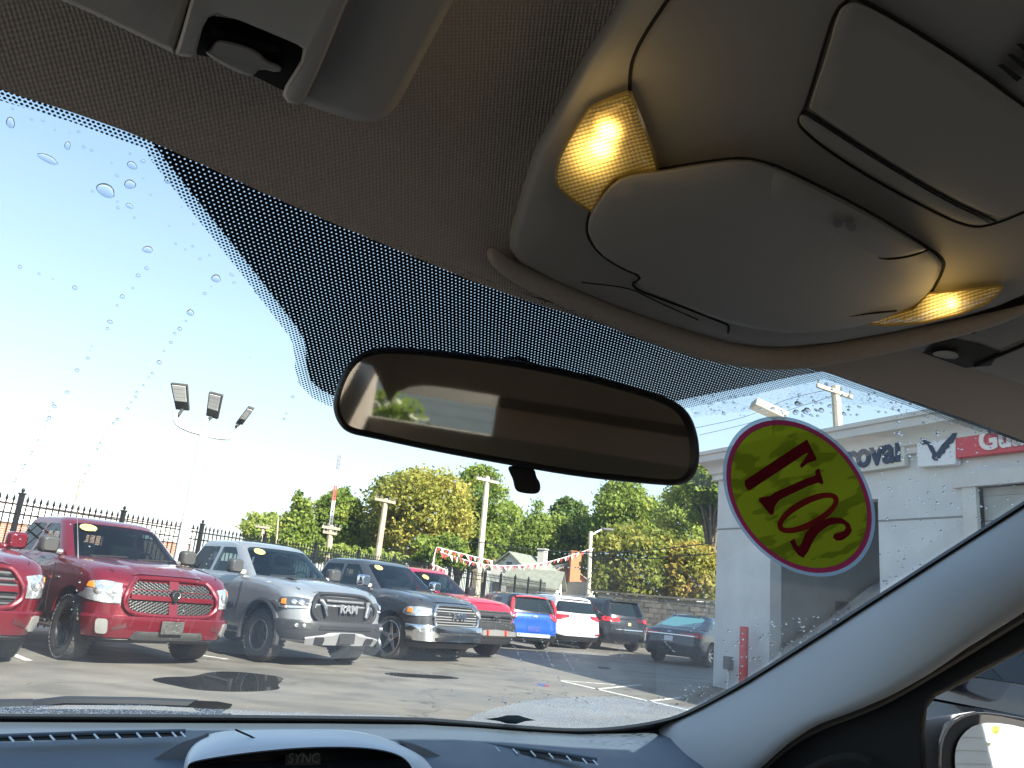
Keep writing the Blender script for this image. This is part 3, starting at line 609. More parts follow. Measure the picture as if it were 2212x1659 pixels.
def rear_car(name, P):
    """SUV, wagon or saloon seen from behind: origin on the ground under the rear axle, forward = +X"""
    r = empty(name); body = P['body']; k = P['kind']; Wd = P['W']/2; LB = P['LB']; H = P['H']; RW = P['R']
    zr = P['belt']; xr = -P['over']; xf = P['wb']+.85
    prof = [(xr-.1, zr-.02), (xr+.6, zr), (P['wb']-.7, zr-.03), (P['wb']+.2, zr-.1), (xf, zr-.3)]
    cb = P.get('cb', (.3, .32, .10))
    L = [lev(.26, xf-.12, xr+.14, Wd*.9, (.4, .4, .1), cb), lev(.36, xf-.02, xr+.03, Wd*.97, (.4, .4, .1), cb), lev(.55, xf, xr, Wd, (.4, .4, .1), cb),
         lev(.72, xf-.02, xr+.02, Wd, (.4, .4, .1), cb), lev([(a, z*.86+.06) for a, z in prof], xf-.08, xr+P.get('tuck', .07), Wd*.985, (.4, .4, .1), cb),
         lev([(a, z-.02) for a, z in prof], xf-.2, xr+P.get('tuck2', .12), Wd*.955, (.4, .4, .1), cb), lev([(a, z+.01) for a, z in prof], xf-.4, xr+P.get('tuck2', .12)+.06, Wd*.8, (.3, .3, .1), cb), lev([(a, z+.02) for a, z in prof], xf-.6, xr+.5, .05, (.02, .02, 0), (.02, .02, 0))]
    b = shell(L, 2).build('body', body, r, ang=32); cut(b, [((0, 0, RW), RW+.05, 2.4), ((P['wb'], 0, RW), RW+.05, 2.4)])
    un = MB(); un.box((P['wb']/2, 0, .42), (P['wb']+.8, Wd*1.2, .3)); un.build('chassis', M_under, r)
    c1 = (.35, .3, .15); g0, g1, g2 = P['cab']       # rear x at belt, rear x at roof edge, front roof x
    G = [lev(zr-.04, P['wb']-.35, g0, Wd*.935, c1, cb), lev(zr+.02, P['wb']-.42, g0+.02, Wd*.925, c1, cb), lev(H-.12, g2, g1, Wd*.75, c1, (.16, .2, .08)), lev(H-.05, g2-.15, g1+.06, Wd*.68, c1, (.16, .2, .08)),
         lev(H-.01, g2-.35, g1+.25, Wd*.5, (.2, .2, .05), (.1, .1, .03)), lev(H, g2-.6, g1+.5, .04, (.02, .02, 0), (.02, .02, 0))]
    shell(G, 2).build('cab', P.get('roofmat', body), r, ang=32)
    z0, z1 = P['win']
    # rear patches: t in [-1, 1] across, mapped to q on either side
    def RP(LL, nm, poly, mt, off, sp=.1, par=None):
        def f(t, z, o=off):
            q = 5-abs(t)*1.0 if abs(t) <= 1 else 4-(abs(t)-1)*1.0
            q = q if t >= 0 else -q
            p, h = Sz(LL, q, z); return p+nrm(LL, q, h)*o
        vs, fs = cdt(poly, sp, lambda t, z, d: f(t, z), lambda t, z: f(t, z, -.015)); return MB().add(vs, fs).build(nm, mt, par or r, ang=50)
    wt = P.get('wt', 1.35)
    RP(G, 'rear_window', [(-wt, z0+.05), (-wt*.93, z0), (0, z0-.02), (wt*.93, z0), (wt, z0+.05), (wt*.93, z1-.03), (wt*.8, z1), (-wt*.8, z1), (-wt*.93, z1-.03)], P.get('glass', M_glass), .008, .12)
    for s in (-1, 1):
        xs = P['side']
        for wpoly in xs: xpatch(G, 'side_window', wpoly, s, P.get('glass', M_glass), r)
        mirror_arm(r, G, P['wb']-.75, zr+.05, s, P.get('mirror', body), M_blk, .8)
        for cx in (0, P['wb']):
            wheel(r, (cx, s*(Wd-.13), RW), RW, .22, RW*.66, 'plain', P.get('rimmat', M_alloy), s)
        for nm, poly in P['tail']:
            RP(L, 'tail_light', [(s*a, c) for a, c in poly], nm, .02, .08)
    for nm, mt, poly, off in P['extra']: RP(L, nm, poly, mt, off, .1)
    if P.get('spoiler'):
        sp = MB(); ys = [-.9+1.8*i/12 for i in range(13)]
        rows = []
        for dx, dz in ((.25, .005), (-.07, -.03), (-.09, -.06), (.1, -.06)): rows.append([V((g1+dx+.10*y*y, y*Wd*.68, H-.03+dz-.03*y*y)) for y in ys])
        sp.grid(rows); so_ = sp.build('spoiler', P['spoiler'], r); MB().box((g1-.05, 0, H-.085), (.02, .3, .02)).build('brake_light', M_redl, so_)
    if P.get('rails'):
        for s in (-1, 1): MB().tube([(g1+.3, s*Wd*.62, H-.01), (g1+.35, s*Wd*.64, H+.04), (g2-.4, s*Wd*.64, H+.04), (g2-.3, s*Wd*.62, H-.02)], .018, 6).build('roof_rail', P['rails'], r)
    return r
# ================================================================== GROUND, FENCE, BUILDINGS
ma = mat('asphalt', (.1, .1, .1), .75); b = NB(ma); bs = ma.node_tree.nodes['Principled BSDF']
n1 = b.noise(.35, 5); n2 = b.noise(60, 3); n3 = b.noise(2.2, 6)
mpx = b.nt.nodes.new('ShaderNodeMapping'); mpx.inputs['Scale'].default_value = (.25, 1.6, 1); mpx.inputs['Rotation'].default_value = (0, 0, .5); b.L(b.tc.outputs['Object'], mpx.inputs[0]); n4 = b.noise(1.2, 4, mpx.outputs[0])
f = b.m('ADD', b.m('MULTIPLY', n1, .5), b.m('ADD', b.m('MULTIPLY', n3, .3), b.m('MULTIPLY', n4, .45)))
cr2 = b.nt.nodes.new('ShaderNodeValToRGB'); e = cr2.color_ramp.elements; e[0].position = .42; e[0].color = (.095, .088, .078, 1); e[1].position = .82; e[1].color = (.185, .170, .146, 1); b.L(f, cr2.inputs[0])
mx = b.nt.nodes.new('ShaderNodeMix'); mx.data_type = 'RGBA'; mx.blend_type = 'MULTIPLY'; mx.inputs[0].default_value = .55; b.L(cr2.outputs[0], mx.inputs[6])
sp_ = b.nt.nodes.new('ShaderNodeValToRGB'); sp_.color_ramp.elements[0].position = .35; sp_.color_ramp.elements[0].color = (.45, .45, .45, 1); sp_.color_ramp.elements[1].position = .68; sp_.color_ramp.elements[1].color = (1.5, 1.5, 1.5, 1); b.L(n2, sp_.inputs[0]); b.L(sp_.outputs[0], mx.inputs[7]); vo = b.nt.nodes.new('ShaderNodeTexVoronoi'); vo.feature = 'DISTANCE_TO_EDGE'; vo.inputs['Scale'].default_value = .22; wn = b.nt.nodes.new('ShaderNodeTexNoise'); wn.inputs['Scale'].default_value = 1.1; wn.inputs['Detail'].default_value = 6; b.L(b.tc.outputs['Object'], wn.inputs['Vector'])
va = b.nt.nodes.new('ShaderNodeVectorMath'); va.operation = 'MULTIPLY_ADD'; b.L(wn.outputs['Color'], va.inputs[0]); va.inputs[1].default_value = (2.2, 2.2, 2.2); b.L(b.tc.outputs['Object'], va.inputs[2]); b.L(va.outputs[0], vo.inputs['Vector'])
ck = b.mapr(vo.outputs['Distance'], .0015, .006, .45, 1); st1 = b.mapr(b.noise(.9, 3), .56, .70, 1, .68)
mm2 = b.nt.nodes.new('ShaderNodeMix'); mm2.data_type = 'RGBA'; mm2.blend_type = 'MULTIPLY'; mm2.inputs[0].default_value = 1; b.L(mx.outputs[2], mm2.inputs[6]); cmb = b.nt.nodes.new('ShaderNodeCombineColor'); kk_ = b.m('MULTIPLY', ck, st1)
for i_ in range(3): b.L(kk_, cmb.inputs[i_])
b.L(cmb.outputs[0], mm2.inputs[7]); b.L(mm2.outputs[2], bs.inputs['Base Color'])
b.L(b.mapr(f, .5, .75, .42, .8), bs.inputs['Roughness'])
bp = b.nt.nodes.new('ShaderNodeBump'); bp.inputs['Strength'].default_value = .35; bp.inputs['Distance'].default_value = .01; b.L(n2, bp.inputs['Height']); b.L(bp.outputs[0], bs.inputs['Normal'])
g = MB(); g.add([(-300, -200, 0), (300, -200, 0), (300, 500, 0), (-300, 500, 0)], [(0, 1, 2, 3)]); tag(g.build('ground', ma, smooth=False), kind='structure')
M_line = mat('line_paint', (.62, .60, .55), .7, col2=(.35, .34, .32), vscale=6)
def line(px, wd, label):
    P = [gnd(u, v, .004) for u, v in px]; mb = MB(); d = (P[1]-P[0]).normalized(); n = V((-d.y, d.x, 0))*wd/2
    mb.add([P[0]-n, P[1]-n, P[1]+n, P[0]+n], [(0, 1, 2, 3)]); tag(mb.build('parking_line', M_line, smooth=False), label, 'parking line', 'painted lines on the lot')
line([(1209, 1470), (1510, 1539)], .11, 'long diagonal white line nearest the camera across the lower right lot')
line([(1214, 1470), (1330, 1479)], .10, 'white line branching right from the tip of the long diagonal line')
line([(1285, 1489), (1385, 1479)], .10, 'short middle white line running up from the long diagonal into the shade')
line([(1398, 1515), (1475, 1506)], .10, 'white line nearest the white pillar ending at the shade edge')
line([(15, 1408), (62, 1427)], .11, 'white stall line by the far left red pickup')
line([(400, 1410), (492, 1424)], .11, 'white stall line between the crimson and silver pickups')
line([(1000, 1399), (1082, 1409)], .11, 'white stall line in front of the bright red pickup')
line([(1290, 1398), (1372, 1402)], .10, 'faint far stall line beside the black sport utility')
M_pud = mat('puddle_water', (.012, .012, .013), .02, spec=.8)
def puddle(px, label, z=.004):
    P = densify(chaikin([tuple(gnd(u, v)[:2]) for u, v in px], 2), .12)
    P = [(x+.03*noise.noise(V((x*3, y*3, 0))), y+.05*noise.noise(V((x*3, y*3, 5)))) for x, y in P]
    tag(MB().add([(x, y, z) for x, y in P], [tuple(range(len(P)))]).build('puddle', M_pud, smooth=False), label, 'puddle', 'puddles on the lot')
puddle([(312, 1468), (360, 1463), (420, 1462), (450, 1452), (500, 1450), (560, 1456), (618, 1464), (600, 1480), (605, 1490), (560, 1494), (500, 1495), (440, 1492), (400, 1486)], 'larger dark puddle reflecting the silver pickup wheel')
puddle([(824, 1455), (850, 1453), (900, 1457), (960, 1459), (1000, 1467), (960, 1467), (900, 1464), (850, 1461)], 'thin dark puddle in front of the dark grey pickup')
puddle([(1158, 1476), (1175, 1479), (1190, 1482), (1180, 1484), (1165, 1480)], 'tiny wet patch left of the long diagonal line')
puddle([(1288, 1442), (1300, 1440), (1325, 1444), (1310, 1447)], 'small dark wet patch in the shade before the black saloon')
# ---- iron fence
M_iron = mat('black_iron', (.012, .013, .014), .4, .3, var=.2, vscale=8)
fdir = V((.372, .928, 0)).normalized(); F0 = V((-11.6, 8.3, 0))
def fence(name, A, n, d, label, h=2.42, step=.142, post=17):
    r = empty(name, A, math.atan2(d.y, d.x), label, 'fence')
    pk = MB(); pk.box((0, 0, h/2-.03), (.019, .019, h-.14)); z = h-.1
    pk.add([(-.018, -.018, z), (.018, -.018, z), (.018, .018, z), (-.018, .018, z), (0, 0, z+.1), (-.01, -.01, z-.03), (.01, -.01, z-.03), (.01, .01, z-.03), (-.01, .01, z-.03)], [(0, 1, 4), (1, 2, 4), (2, 3, 4), (3, 0, 4), (5, 6, 1, 0), (6, 7, 2, 1), (7, 8, 3, 2), (8, 5, 0, 3)])
    o = pk.build('picket', M_iron, r, smooth=False); me = o.data; o.location = (step*.5, 0, 0)
    ps = MB(); ps.box((0, 0, h/2), (.075, .075, h)); ps.box((0, 0, h+.015), (.1, .1, .03)); ps.lathe([(.001, .05), (.02, .045), (.032, .02), (.032, -.005), (.02, -.03), (.001, -.04)], Matrix.Translation((0, 0, h+.07)) @ Matrix.Rotation(PI/2, 4, 'X'), 8)
    po = ps.build('post', M_iron, r)
    for i in range(1, n):
        if i % post == 0: q = po.copy(); 
        else: q = o.copy()
        COL.objects.link(q); q.parent = r; q.location = (step*(i+.5) if i % post else step*(i+.5), 0, 0)
    for z in (h-.36, h-.19, .25):
        MB().box((n*step/2, 0, z), (n*step, .035, .03)).build('rail', M_iron, r)
fence('iron_fence', F0, 172, fdir, 'black iron picket fence behind the parked pickups')
E1 = F0+fdir*172*.142
f2 = V((.41, .91, 0)).normalized(); fence('iron_fence', E1+f2*.1, 90, f2, 'black iron fence run in front of the white gabled house', post=12)
E2 = E1+f2*(90*.142+.1)
# ---- brick pier and block wall at the far end
M_block = [mat('block_%d' % i, c, .9, var=.12, vscale=8, bump=.4, bscale=40) for i, c in enumerate([(.20, .18, .155), (.165, .15, .13), (.235, .21, .18)])]
A = wp(1283, 1290, 35); B = wp(1560, 1298, 31.5); A.z = B.z = 0; wd = (B-A).normalized(); LW = (B-A).length+2.5
bw = empty('block_wall', A, math.atan2(wd.y, wd.x), 'weathered grey block wall behind the dark parked cars', 'wall')
MB().box((LW/2, .12, .95), (LW, .14, 1.9)).build('mortar_core', mat('mortar', (.13, .12, .105), .95), bw, smooth=False)
bm_ = MB().box((0, 0, 0), (.39, .1, .19)); me0 = None; cnt = 0; random.seed(4)
for row in range(10):
    for i in range(int(LW/.4)):
        x = .2+i*.4+(.2 if row % 2 else 0)
        if x > LW-.1: continue
        if cnt < 3:
            o = MB().box((0, 0, 0), (.385, .12, .185)).build('block', M_block[cnt], bw, smooth=False); protos = (protos if cnt else [])+[o]
        else:
            o = protos[random.randrange(3)].copy(); COL.objects.link(o); o.parent = bw
        o.location = (x, random.uniform(-.006, .006)+.04, .1+row*.198); cnt += 1
for i in range(int(LW/.8)): 
    c_ = MB().box((0, 0, 0), (.79, .26, .07)).build('coping', M_block[i % 3], bw, smooth=False) ; c_.location = (.4+i*.8, .08, 2.05)
# ---- fabric of low buildings behind the fence
M_brickm = mat('brick_wall', (.3, .1, .06), .85)
b = NB(M_brickm); bk = b.nt.nodes.new('ShaderNodeTexBrick'); bk.inputs['Color1'].default_value = (.36, .13, .07, 1); bk.inputs['Color2'].default_value = (.27, .09, .055, 1); bk.inputs['Mortar'].default_value = (.4, .36, .32, 1)
bk.inputs['Scale'].default_value = 1; bk.inputs['Brick Width'].default_value = .22; bk.inputs['Row Height'].default_value = .075; bk.inputs['Mortar Size'].default_value = .008
xs = b.sep(b.tc.outputs['Object']); cv = b.nt.nodes.new('ShaderNodeCombineXYZ'); b.L(b.m('ADD', xs[0], xs[1]), cv.inputs[0]); b.L(xs[2], cv.inputs[1]); b.L(cv.outputs[0], bk.inputs['Vector']); b.L(bk.outputs[0], M_brickm.node_tree.nodes['Principled BSDF'].inputs['Base Color'])
M_white = mat('white_render', (.72, .71, .68), .8, var=.05, vscale=2)
M_stucco = mat('stucco', (.62, .64, .645), .9, var=.10, vscale=.9, bump=.12, bscale=60, detail=8)
A = wp(-170, 1200, 26); B = wp(405, 1200, 33); A.z = B.z = 0; d = (B-A).normalized(); L_ = (B-A).length
sb = empty('brick_shop', A, math.atan2(d.y, d.x), 'low brick building with a white roof band behind the fence', 'building')
MB().box((L_/2, 4, 1.15), (L_, 8, 2.3)).build('wall', M_brickm, sb, smooth=False)
MB().box((L_/2, 4, 2.62), (L_+.15, 8.15, .64)).build('roof_band', M_white, sb, smooth=False)
MB().box((L_/2, 4, 2.97), (L_+.3, 8.3, .06)).build('roof_edge', mat('roof_trim', (.6, .5, .5), .7), sb, smooth=False)
# ---- houses
M_roofg = mat('shingle_grey', (.17, .18, .15), .9, var=.15, vscale=3, bump=.4, bscale=30)
M_roofb = mat('shingle_brown', (.22, .19, .15), .9, var=.15, vscale=3)
M_sid = mat('white_siding', (.62, .6, .54), .8, var=.04, vscale=3)
M_wing = mat('house_window', (.03, .04, .05), .1, spec=.8)
def house(u0, u1, Y, eave, ridge, depth, label, wallm, roofm, rot=0, name='house', chim=None, windows=()):
    A = wp(u0, 1250, Y); B = wp(u1, 1250, Y); A.z = 0; W_ = B.x-A.x
    h = empty(name, A, rot, label, 'house')
    MB().prism([(0, 0, 0), (W_, 0, 0), (W_, 0, eave), (W_/2, 0, ridge), (0, 0, eave)], (0, depth, 0)).build('wall', wallm, h, smooth=False)
    rf = MB(); o = .35; sl_ = (ridge-eave)/(W_/2)
    for s in (0, 1):
        x0, x1 = ((-o, W_/2) if s == 0 else (W_+o, W_/2)); z0 = eave-o*sl_
        rf.prism([(x0, -o, z0+.03), (x1, -o, ridge+.03), (x1, depth+o, ridge+.03), (x0, depth+o, z0+.03)], (0, 0, .14))
    ro = rf.build('roof', roofm, h, smooth=False)
    for (fx, z, ww, wh) in windows:
        wo_ = MB().box((fx*W_, -.03, z), (ww+.16, .06, wh+.16)).build('window', M_white, h, smooth=False); MB().box((fx*W_, -.075, z), (ww, .03, wh)).build('pane', M_wing, wo_, smooth=False)
    if chim:
        c_ = MB().box((chim[0]*W_, chim[1], chim[2]/2), (chim[3], chim[3], chim[2])); c_.box((chim[0]*W_, chim[1], chim[2]+.06), (chim[3]+.16, chim[3]+.16, .12)); c_.build('chimney', chim[4], h, smooth=False)
    return h
house(1058, 1150, 75, 3.9, 5.35, 6.4, 'white gabled house with a pale chimney behind the fence', M_sid, M_roofg, rot=-.55, chim=(.8, 4, 6.1, .7, mat('chimney_pale', (.5, .48, .44), .8)), windows=((.5, 4.2, .6, .8), (.2, 2.2, .7, 1.0), (.75, 2.2, .7, 1.0)))
house(1203, 1255, 66, 2.7, 3.75, 4.2, 'low white annex with a grey green roof beside the gabled house', M_sid, M_roofg, rot=1.25, windows=((.5, 1.9, .5, .7),))
house(1160, 1290, 84, 3.3, 5.3, 8, 'brick house with a tall broad chimney behind the fence end', M_brickm, M_roofb, rot=.12, chim=(.60, -.6, 6.6, 1.05, mat('chimney_orange', (.42, .17, .08), .9)), windows=((.24, 4.1, .7, .6), (.15, 2.0, .9, 1.0)))
house(1262, 1318, 70, 1.9, 3.3, 8, 'brown roofed house mostly hidden by the maple behind the lamp post', M_sid, M_roofb, rot=.2)
# ---- light mast and poles
M_wp = mat('white_metal', (.85, .85, .84), .4, var=.03, vscale=3)
M_wood = mat('pole_wood', (.34, .29, .22), .9, var=.2, vscale=4, bump=.3, bscale=30)
M_woodg = mat('pole_wood_pale', (.5, .46, .36), .9, var=.15, vscale=4)
LY = 17.4
pb = wp(392, 1190, LY); pt = wp(443, 905, LY)
lp = empty('lot_light', (pb.x, pb.y, 0), 0, 'white lot light mast with three lamp heads on a curved arm', 'lamp post')
rel = lambda p: p-V((pb.x, pb.y, 0))
top = rel(wp(440, 938, LY)); top = V((top.x*.0+ (top.x), 0, top.z))
tipx = top.x
MB().tube([(0, 0, 0), (tipx*.5, 0, top.z*.5), (tipx, 0, top.z+.05)], [.13, .105, .075], 16).build('pole', M_wp, lp)
MB().box((0, 0, .06), (.42, .42, .12)).build('base_plate', M_wp, lp, bevel=.02)
arm = [rel(wp(u, v, LY)) for u, v in chaikin([(384, 893), (384, 915), (402, 928), (438, 938), (475, 945), (498, 943), (510, 920)], 2, False)]
arm = [V((p.x, (p.x-tipx)*.25, p.z)) for p in arm]
MB().tube(arm, .05, 10).build('arm', M_wp, lp)
MB().tube([(tipx, 0, top.z), rel(wp(446, 905, LY))], .045, 10).build('stem', M_wp, lp)
M_lamph = mat('lamp_housing', (.07, .068, .062), .5, .3); M_led = mat('lamp_panel', (.93, .93, .88), .35); M_led2 = mat('lamp_panel_line', (.4, .4, .36), .5)
def head(cu_, cv_, quad, base):
    # quad: four px corners of the underside (near-left, near-right, far-right, far-left)
    c = [rel(wp(u, v, LY)) for u, v in quad]; 
    for i, dy in enumerate((.22, .22, -.22, -.22)): c[i] = c[i]+V((0, dy, 0))
    n = (c[1]-c[0]).cross(c[3]-c[0]).normalized(); n = n if n.z > 0 else -n
    h = MB().prism(c, n*.07).build('lamp_head', M_lamph, lp, bevel=.01)
    mid = lambda s, t: (c[0]*(1-s)+c[1]*s)*(1-t)+(c[3]*(1-s)+c[2]*s)*t
    for k in range(4):
        t0 = .36+k*.152; MB().prism([mid(.1, t0)-n*.004, mid(.9, t0)-n*.004, mid(.9, t0+.14)-n*.004, mid(.1, t0+.14)-n*.004], -n*.008).build('light_panel', M_led, h, smooth=False)
    MB().tube([rel(wp(*base, LY)), mid(.5, .02)+n*.03], .035, 8).build('knuckle', M_lamph, lp)
head(0, 0, [(371, 880), (400, 883), (412, 838), (376, 834)], (384, 899))
head(0, 0, [(437, 893), (462, 902), (487, 860), (458, 853)], (446, 910))
head(0, 0, [(501, 911), (517, 914), (554, 890), (541, 885)], (510, 922))
def upole(ub, vb, ut, vt, Y, r, arms, label, m_=None, name='utility_pole', extra=None):
    b0, t0 = wp(ub, vb, Y), wp(ut, vt, Y); s = (t0-b0)/(t0.z-b0.z); foot = b0-s*b0.z
    e = empty(name, foot, 0, label, 'utility pole'); k = t0-foot
    MB().tube([(0, 0, -.1), k*.5, k], [r*1.15, r, r*.85], 10).build('pole', m_ or M_wood, e)
    for (ua, va, ub_, vb_) in arms:
        a_, b_ = wp(ua, va, Y)-foot, wp(ub_, vb_, Y)-foot; a_.y -= .15; b_.y -= .15
        c_ = MB(); dd = (b_-a_); c_.prism([a_+V((0, 0, -.06)), b_+V((0, 0, -.06)), b_+V((0, 0, .06)), a_+V((0, 0, .06))], (0, .12, 0)); co_ = c_.build('crossarm', m_ or M_wood, e, smooth=False)
        ins = MB()
        for t in (.05, .3, .7, .95): ins.tube([a_+dd*t+V((0, .05, .05)), a_+dd*t+V((0, .05, .2))], .035, 6)
        ins.build('insulator', M_grey, co_)
    if extra: extra(e, foot)
    return e
upole(1037, 1205, 1053, 1030, 38, .14, [(1030, 1033, 1077, 1044)], 'tall pale utility pole with one crossarm behind the fence', M_woodg)
upole(816, 1200, 834, 1077, 36, .14, [(811, 1078, 855, 1087)], 'utility pole with one crossarm left of the big yellowing tree')
upole(710, 1190, 716, 1135, 37, .15, [(697, 1138, 736, 1144), (699, 1149, 728, 1154)], 'short utility pole with two crossarms below the lattice mast')
upole(562, 1200, 569, 1136, 50, .12, [(553, 1137, 583, 1141)], 'small distant utility pole with a crossarm behind the fence')
upole(160, 1110, 175, 1038, 40, .09, [], 'thin leaning pole rising behind the roof of the crimson pickup')
upole(596, 1190, 601, 1118, 40, .05, [], 'thin pale pole left of the tall green tree')
upole(1811, 930, 1804, 834, 24, .16, [(1762, 834, 1838, 860)], 'brown utility pole with a crossarm above the building roof', M_woodg)
upole(1318, 1290, 1536, 1050, 60, .02, [], 'hidden') if False else None
# lattice mast
Y = 38; b0, t0 = wp(706, 1190, Y), wp(733, 983, Y); s = (t0-b0)/(t0.z-b0.z); foot = b0-s*b0.z
e = empty('radio_mast', foot, 0, 'thin red and white lattice radio mast above the trees', 'mast'); k = t0-foot
MS = [mat('mast_white', (.7, .7, .7), .6), mat('mast_red', (.5, .1, .1), .6), mat('mast_grey', (.2, .2, .22), .6)]
for i in range(10):
    mb = MB(); p0, p1 = k*(i/10), k*((i+1)/10); rr = .075
    for a in range(3): 
        o_ = V((math.cos(a*2.09), math.sin(a*2.09), 0))*rr; mb.tube([p0+o_, p1+o_], .02, 4)
        for j in range(4):
            o2 = V((math.cos((a+1)*2.09), math.sin((a+1)*2.09), 0))*rr; mb.tube([p0+(p1-p0)*j/4+o_, p0+(p1-p0)*(j+1)/4+o2], .012, 4)
    mb.build('mast_section', MS[(2, 2, 0, 0, 1, 2, 0, 1, 0, 2)[i]], e, smooth=False)
# street lamp by the wall
Y = 37; b0, t0 = wp(1271, 1290, Y), wp(1276, 1148, Y); s = (t0-b0)/(t0.z-b0.z); foot = b0-s*b0.z; e = empty('street_lamp', foot, 0, 'pale street lamp pole with a curved arm at the end of the fence', 'street lamp'); k = t0-foot
MB().tube([(0, 0, 0), k], [.12, .09], 12).build('pole', M_woodg, e)
am = [wp(u, v, Y)-foot for u, v in ((1276, 1158), (1287, 1150), (1300, 1144), (1308, 1143))]; MB().tube(am, .04, 8).build('arm', M_wp, e)
hd = MB(); c = wp(1313, 1144, Y)-foot; hd.box(c, (.5, .22, .12)); hd.build('lamp_head', M_grey, e, bevel=.04)
# cables
M_cable = mat('cable', (.02, .02, .02), .6)
def cable(px, Ys, label, r=.022):
    pts = [wp(u, v, y) for (u, v), y in zip(chaikin(px, 3, False), np.linspace(Ys[0], Ys[1], 200))]
    P = chaikin(px, 3, False); n = len(P); pts = [wp(P[i][0], P[i][1], Ys[0]+(Ys[1]-Ys[0])*i/(n-1)) for i in range(n)]
    tag(MB().tube(pts, r, 5).build('cable', M_cable), label, 'cable', 'overhead cables')
cable([(860, 1200), (960, 1185), (1040, 1168), (1100, 1185), (1275, 1195), (1400, 1190), (1545, 1172)], (38, 30), 'upper dark cable sagging past the utility pole to the white building')
cable([(1276, 1205), (1400, 1208), (1450, 1203), (1545, 1196)], (36, 30), 'lower dark cable from the street lamp to the white building')
cable([(1500, 925), (1620, 900), (1700, 860), (1810, 838)], (24, 24), 'upper thin wire running over the roof to the brown pole', .008)
cable([(1510, 940), (1620, 915), (1720, 880), (1825, 848)], (24, 24), 'lower thin wire running over the roof to the brown pole', .008)
# pennants
M_penr = mat('pennant_red', (.6, .06, .07), .6); M_penw = mat('pennant_white', (.75, .72, .7), .6)
def pennants(px, Y0, Y1, label, n, size=.2):
    P = chaikin(px, 3, False); L_ = [0]
    for a, c in zip(P, P[1:]): L_.append(L_[-1]+math.hypot(a[0]-c[0], a[1]-c[1]))
    def at(t):
        s = t*L_[-1]
        for i in range(len(P)-1):
            if L_[i+1] >= s: k = (s-L_[i])/(L_[i+1]-L_[i]); return (lerp(P[i][0], P[i+1][0], k), lerp(P[i][1], P[i+1][1], k))
        return P[-1]
    r = empty('pennant_string', wp(*P[0], Y0), 0, label, 'pennants', 'pennant strings'); o0 = wp(*P[0], Y0)
    MB().tube([wp(*at(t/30), lerp(Y0, Y1, t/30))-o0 for t in range(31)], .012, 4).build('cord', M_penw, r)
    random.seed(n)
    for i in range(n):
        a = wp(*at((i+.1)/n), lerp(Y0, Y1, i/n))-o0; c = wp(*at((i+.85)/n), lerp(Y0, Y1, (i+.85)/n))-o0
        tip = (a+c)/2+V((random.uniform(-.12, .12), random.uniform(-.15, .15), -size*random.uniform(.7, 1.1)))
        MB().prism([a, c, tip], (0, .012, 0)).build('pennant', (M_penr, M_penw)[i % 2 if random.random() < .8 else 0], r, smooth=False)
pennants([(945, 1182), (990, 1194), (1040, 1206), (1065, 1212)], 27.5, 29, 'upper red and white pennant string left of the pale utility pole', 14)
pennants([(950, 1192), (985, 1204), (1050, 1222), (1120, 1222), (1180, 1217), (1282, 1184)], 27.5, 34, 'long sagging red and white pennant string ending at the street lamp', 46)
pennants([(943, 1182), (938, 1200), (934, 1222)], 27.5, 27.3, 'bunched red pennants hanging down at the fence corner', 9, .5)
pennants([(932, 1218), (950, 1225), (968, 1235)], 27.3, 27.5, 'red pennants trailing low beside the bright red pickup roof', 8, .45)
# ================================================================== WHITE BUILDING ON THE RIGHT
c0 = gnd(1540, 1482); fd = V((.407, -.914, 0)).normalized(); fn_ = V((-.914, -.407, 0)).normalized()     # fd: towards us, fn_: out of the facade
def fac(u, v, o=0): return on(u, v, c0+fn_*o, fn_)
ctop = fac(1545, 985); HB = ctop.z
bd = empty('service_building', c0, math.atan2(fd.y, fd.x), 'pale stucco service building with signs, cornice and open bay', 'building')
def loc2(p): return V(((p-c0).dot(fd), -(p-c0).dot(fn_), p.z))      # local x along the facade, y into the building
def fx(u, v, o=0): q = loc2(fac(u, v, o)); return q.x, q.z
x_end = 26.0
xa0 = fx(1663, 1300)[0]; xa1 = fx(1897, 1100)[0]; za = fx(1890, 1078)[1]
xg0, zg = fx(2083, 1050)[0], fx(2083, 1052)[1]
print('BUILDING', 'H', HB, 'bay', xa0, xa1, za, 'garage', xg0, zg)
MB().box((xa0/2, .15, HB/2), (xa0, .3, HB)).build('pillar', M_stucco, bd, smooth=False)
MB().box(((xa0+xa1)/2, .152, (za+HB)/2), (xa1-xa0-.002, .3, HB-za)).build('lintel', M_stucco, bd, smooth=False)
MB().box(((xa1+xg0)/2, .15, HB/2), (xg0-xa1, .3, HB)).build('wall', M_stucco, bd, smooth=False)
MB().box(((xg0+x_end)/2, .152, (zg+HB)/2), (x_end-xg0, .3, HB-zg)).build('lintel', M_stucco, bd, smooth=False)
MB().box((x_end-.5, .15, HB/2), (1, .296, HB)).build('wall', M_stucco, bd, smooth=False)
MB().box((.15, 4.3, HB/2-.01), (.3, 8, HB-.02)).build('side_wall', M_stucco, bd, smooth=False)
MB().box((x_end/2, 4.3, HB-.15), (x_end, 8, .2)).build('flat_roof', mat('roof_felt', (.15, .15, .15), .9), bd, smooth=False)
M_inner = mat('bay_interior', (.62, .6, .52), .9, var=.08, vscale=1)
MB().box((x_end/2, 6.2, HB/2-.2), (x_end-.6, .15, HB-.4)).build('bay_back_wall', M_inner, bd, smooth=False)
MB().box(((xa1+.2), 3.2, HB/2-.2), (.15, 5.8, HB-.4)).build('bay_side_wall', M_inner, bd, smooth=False)
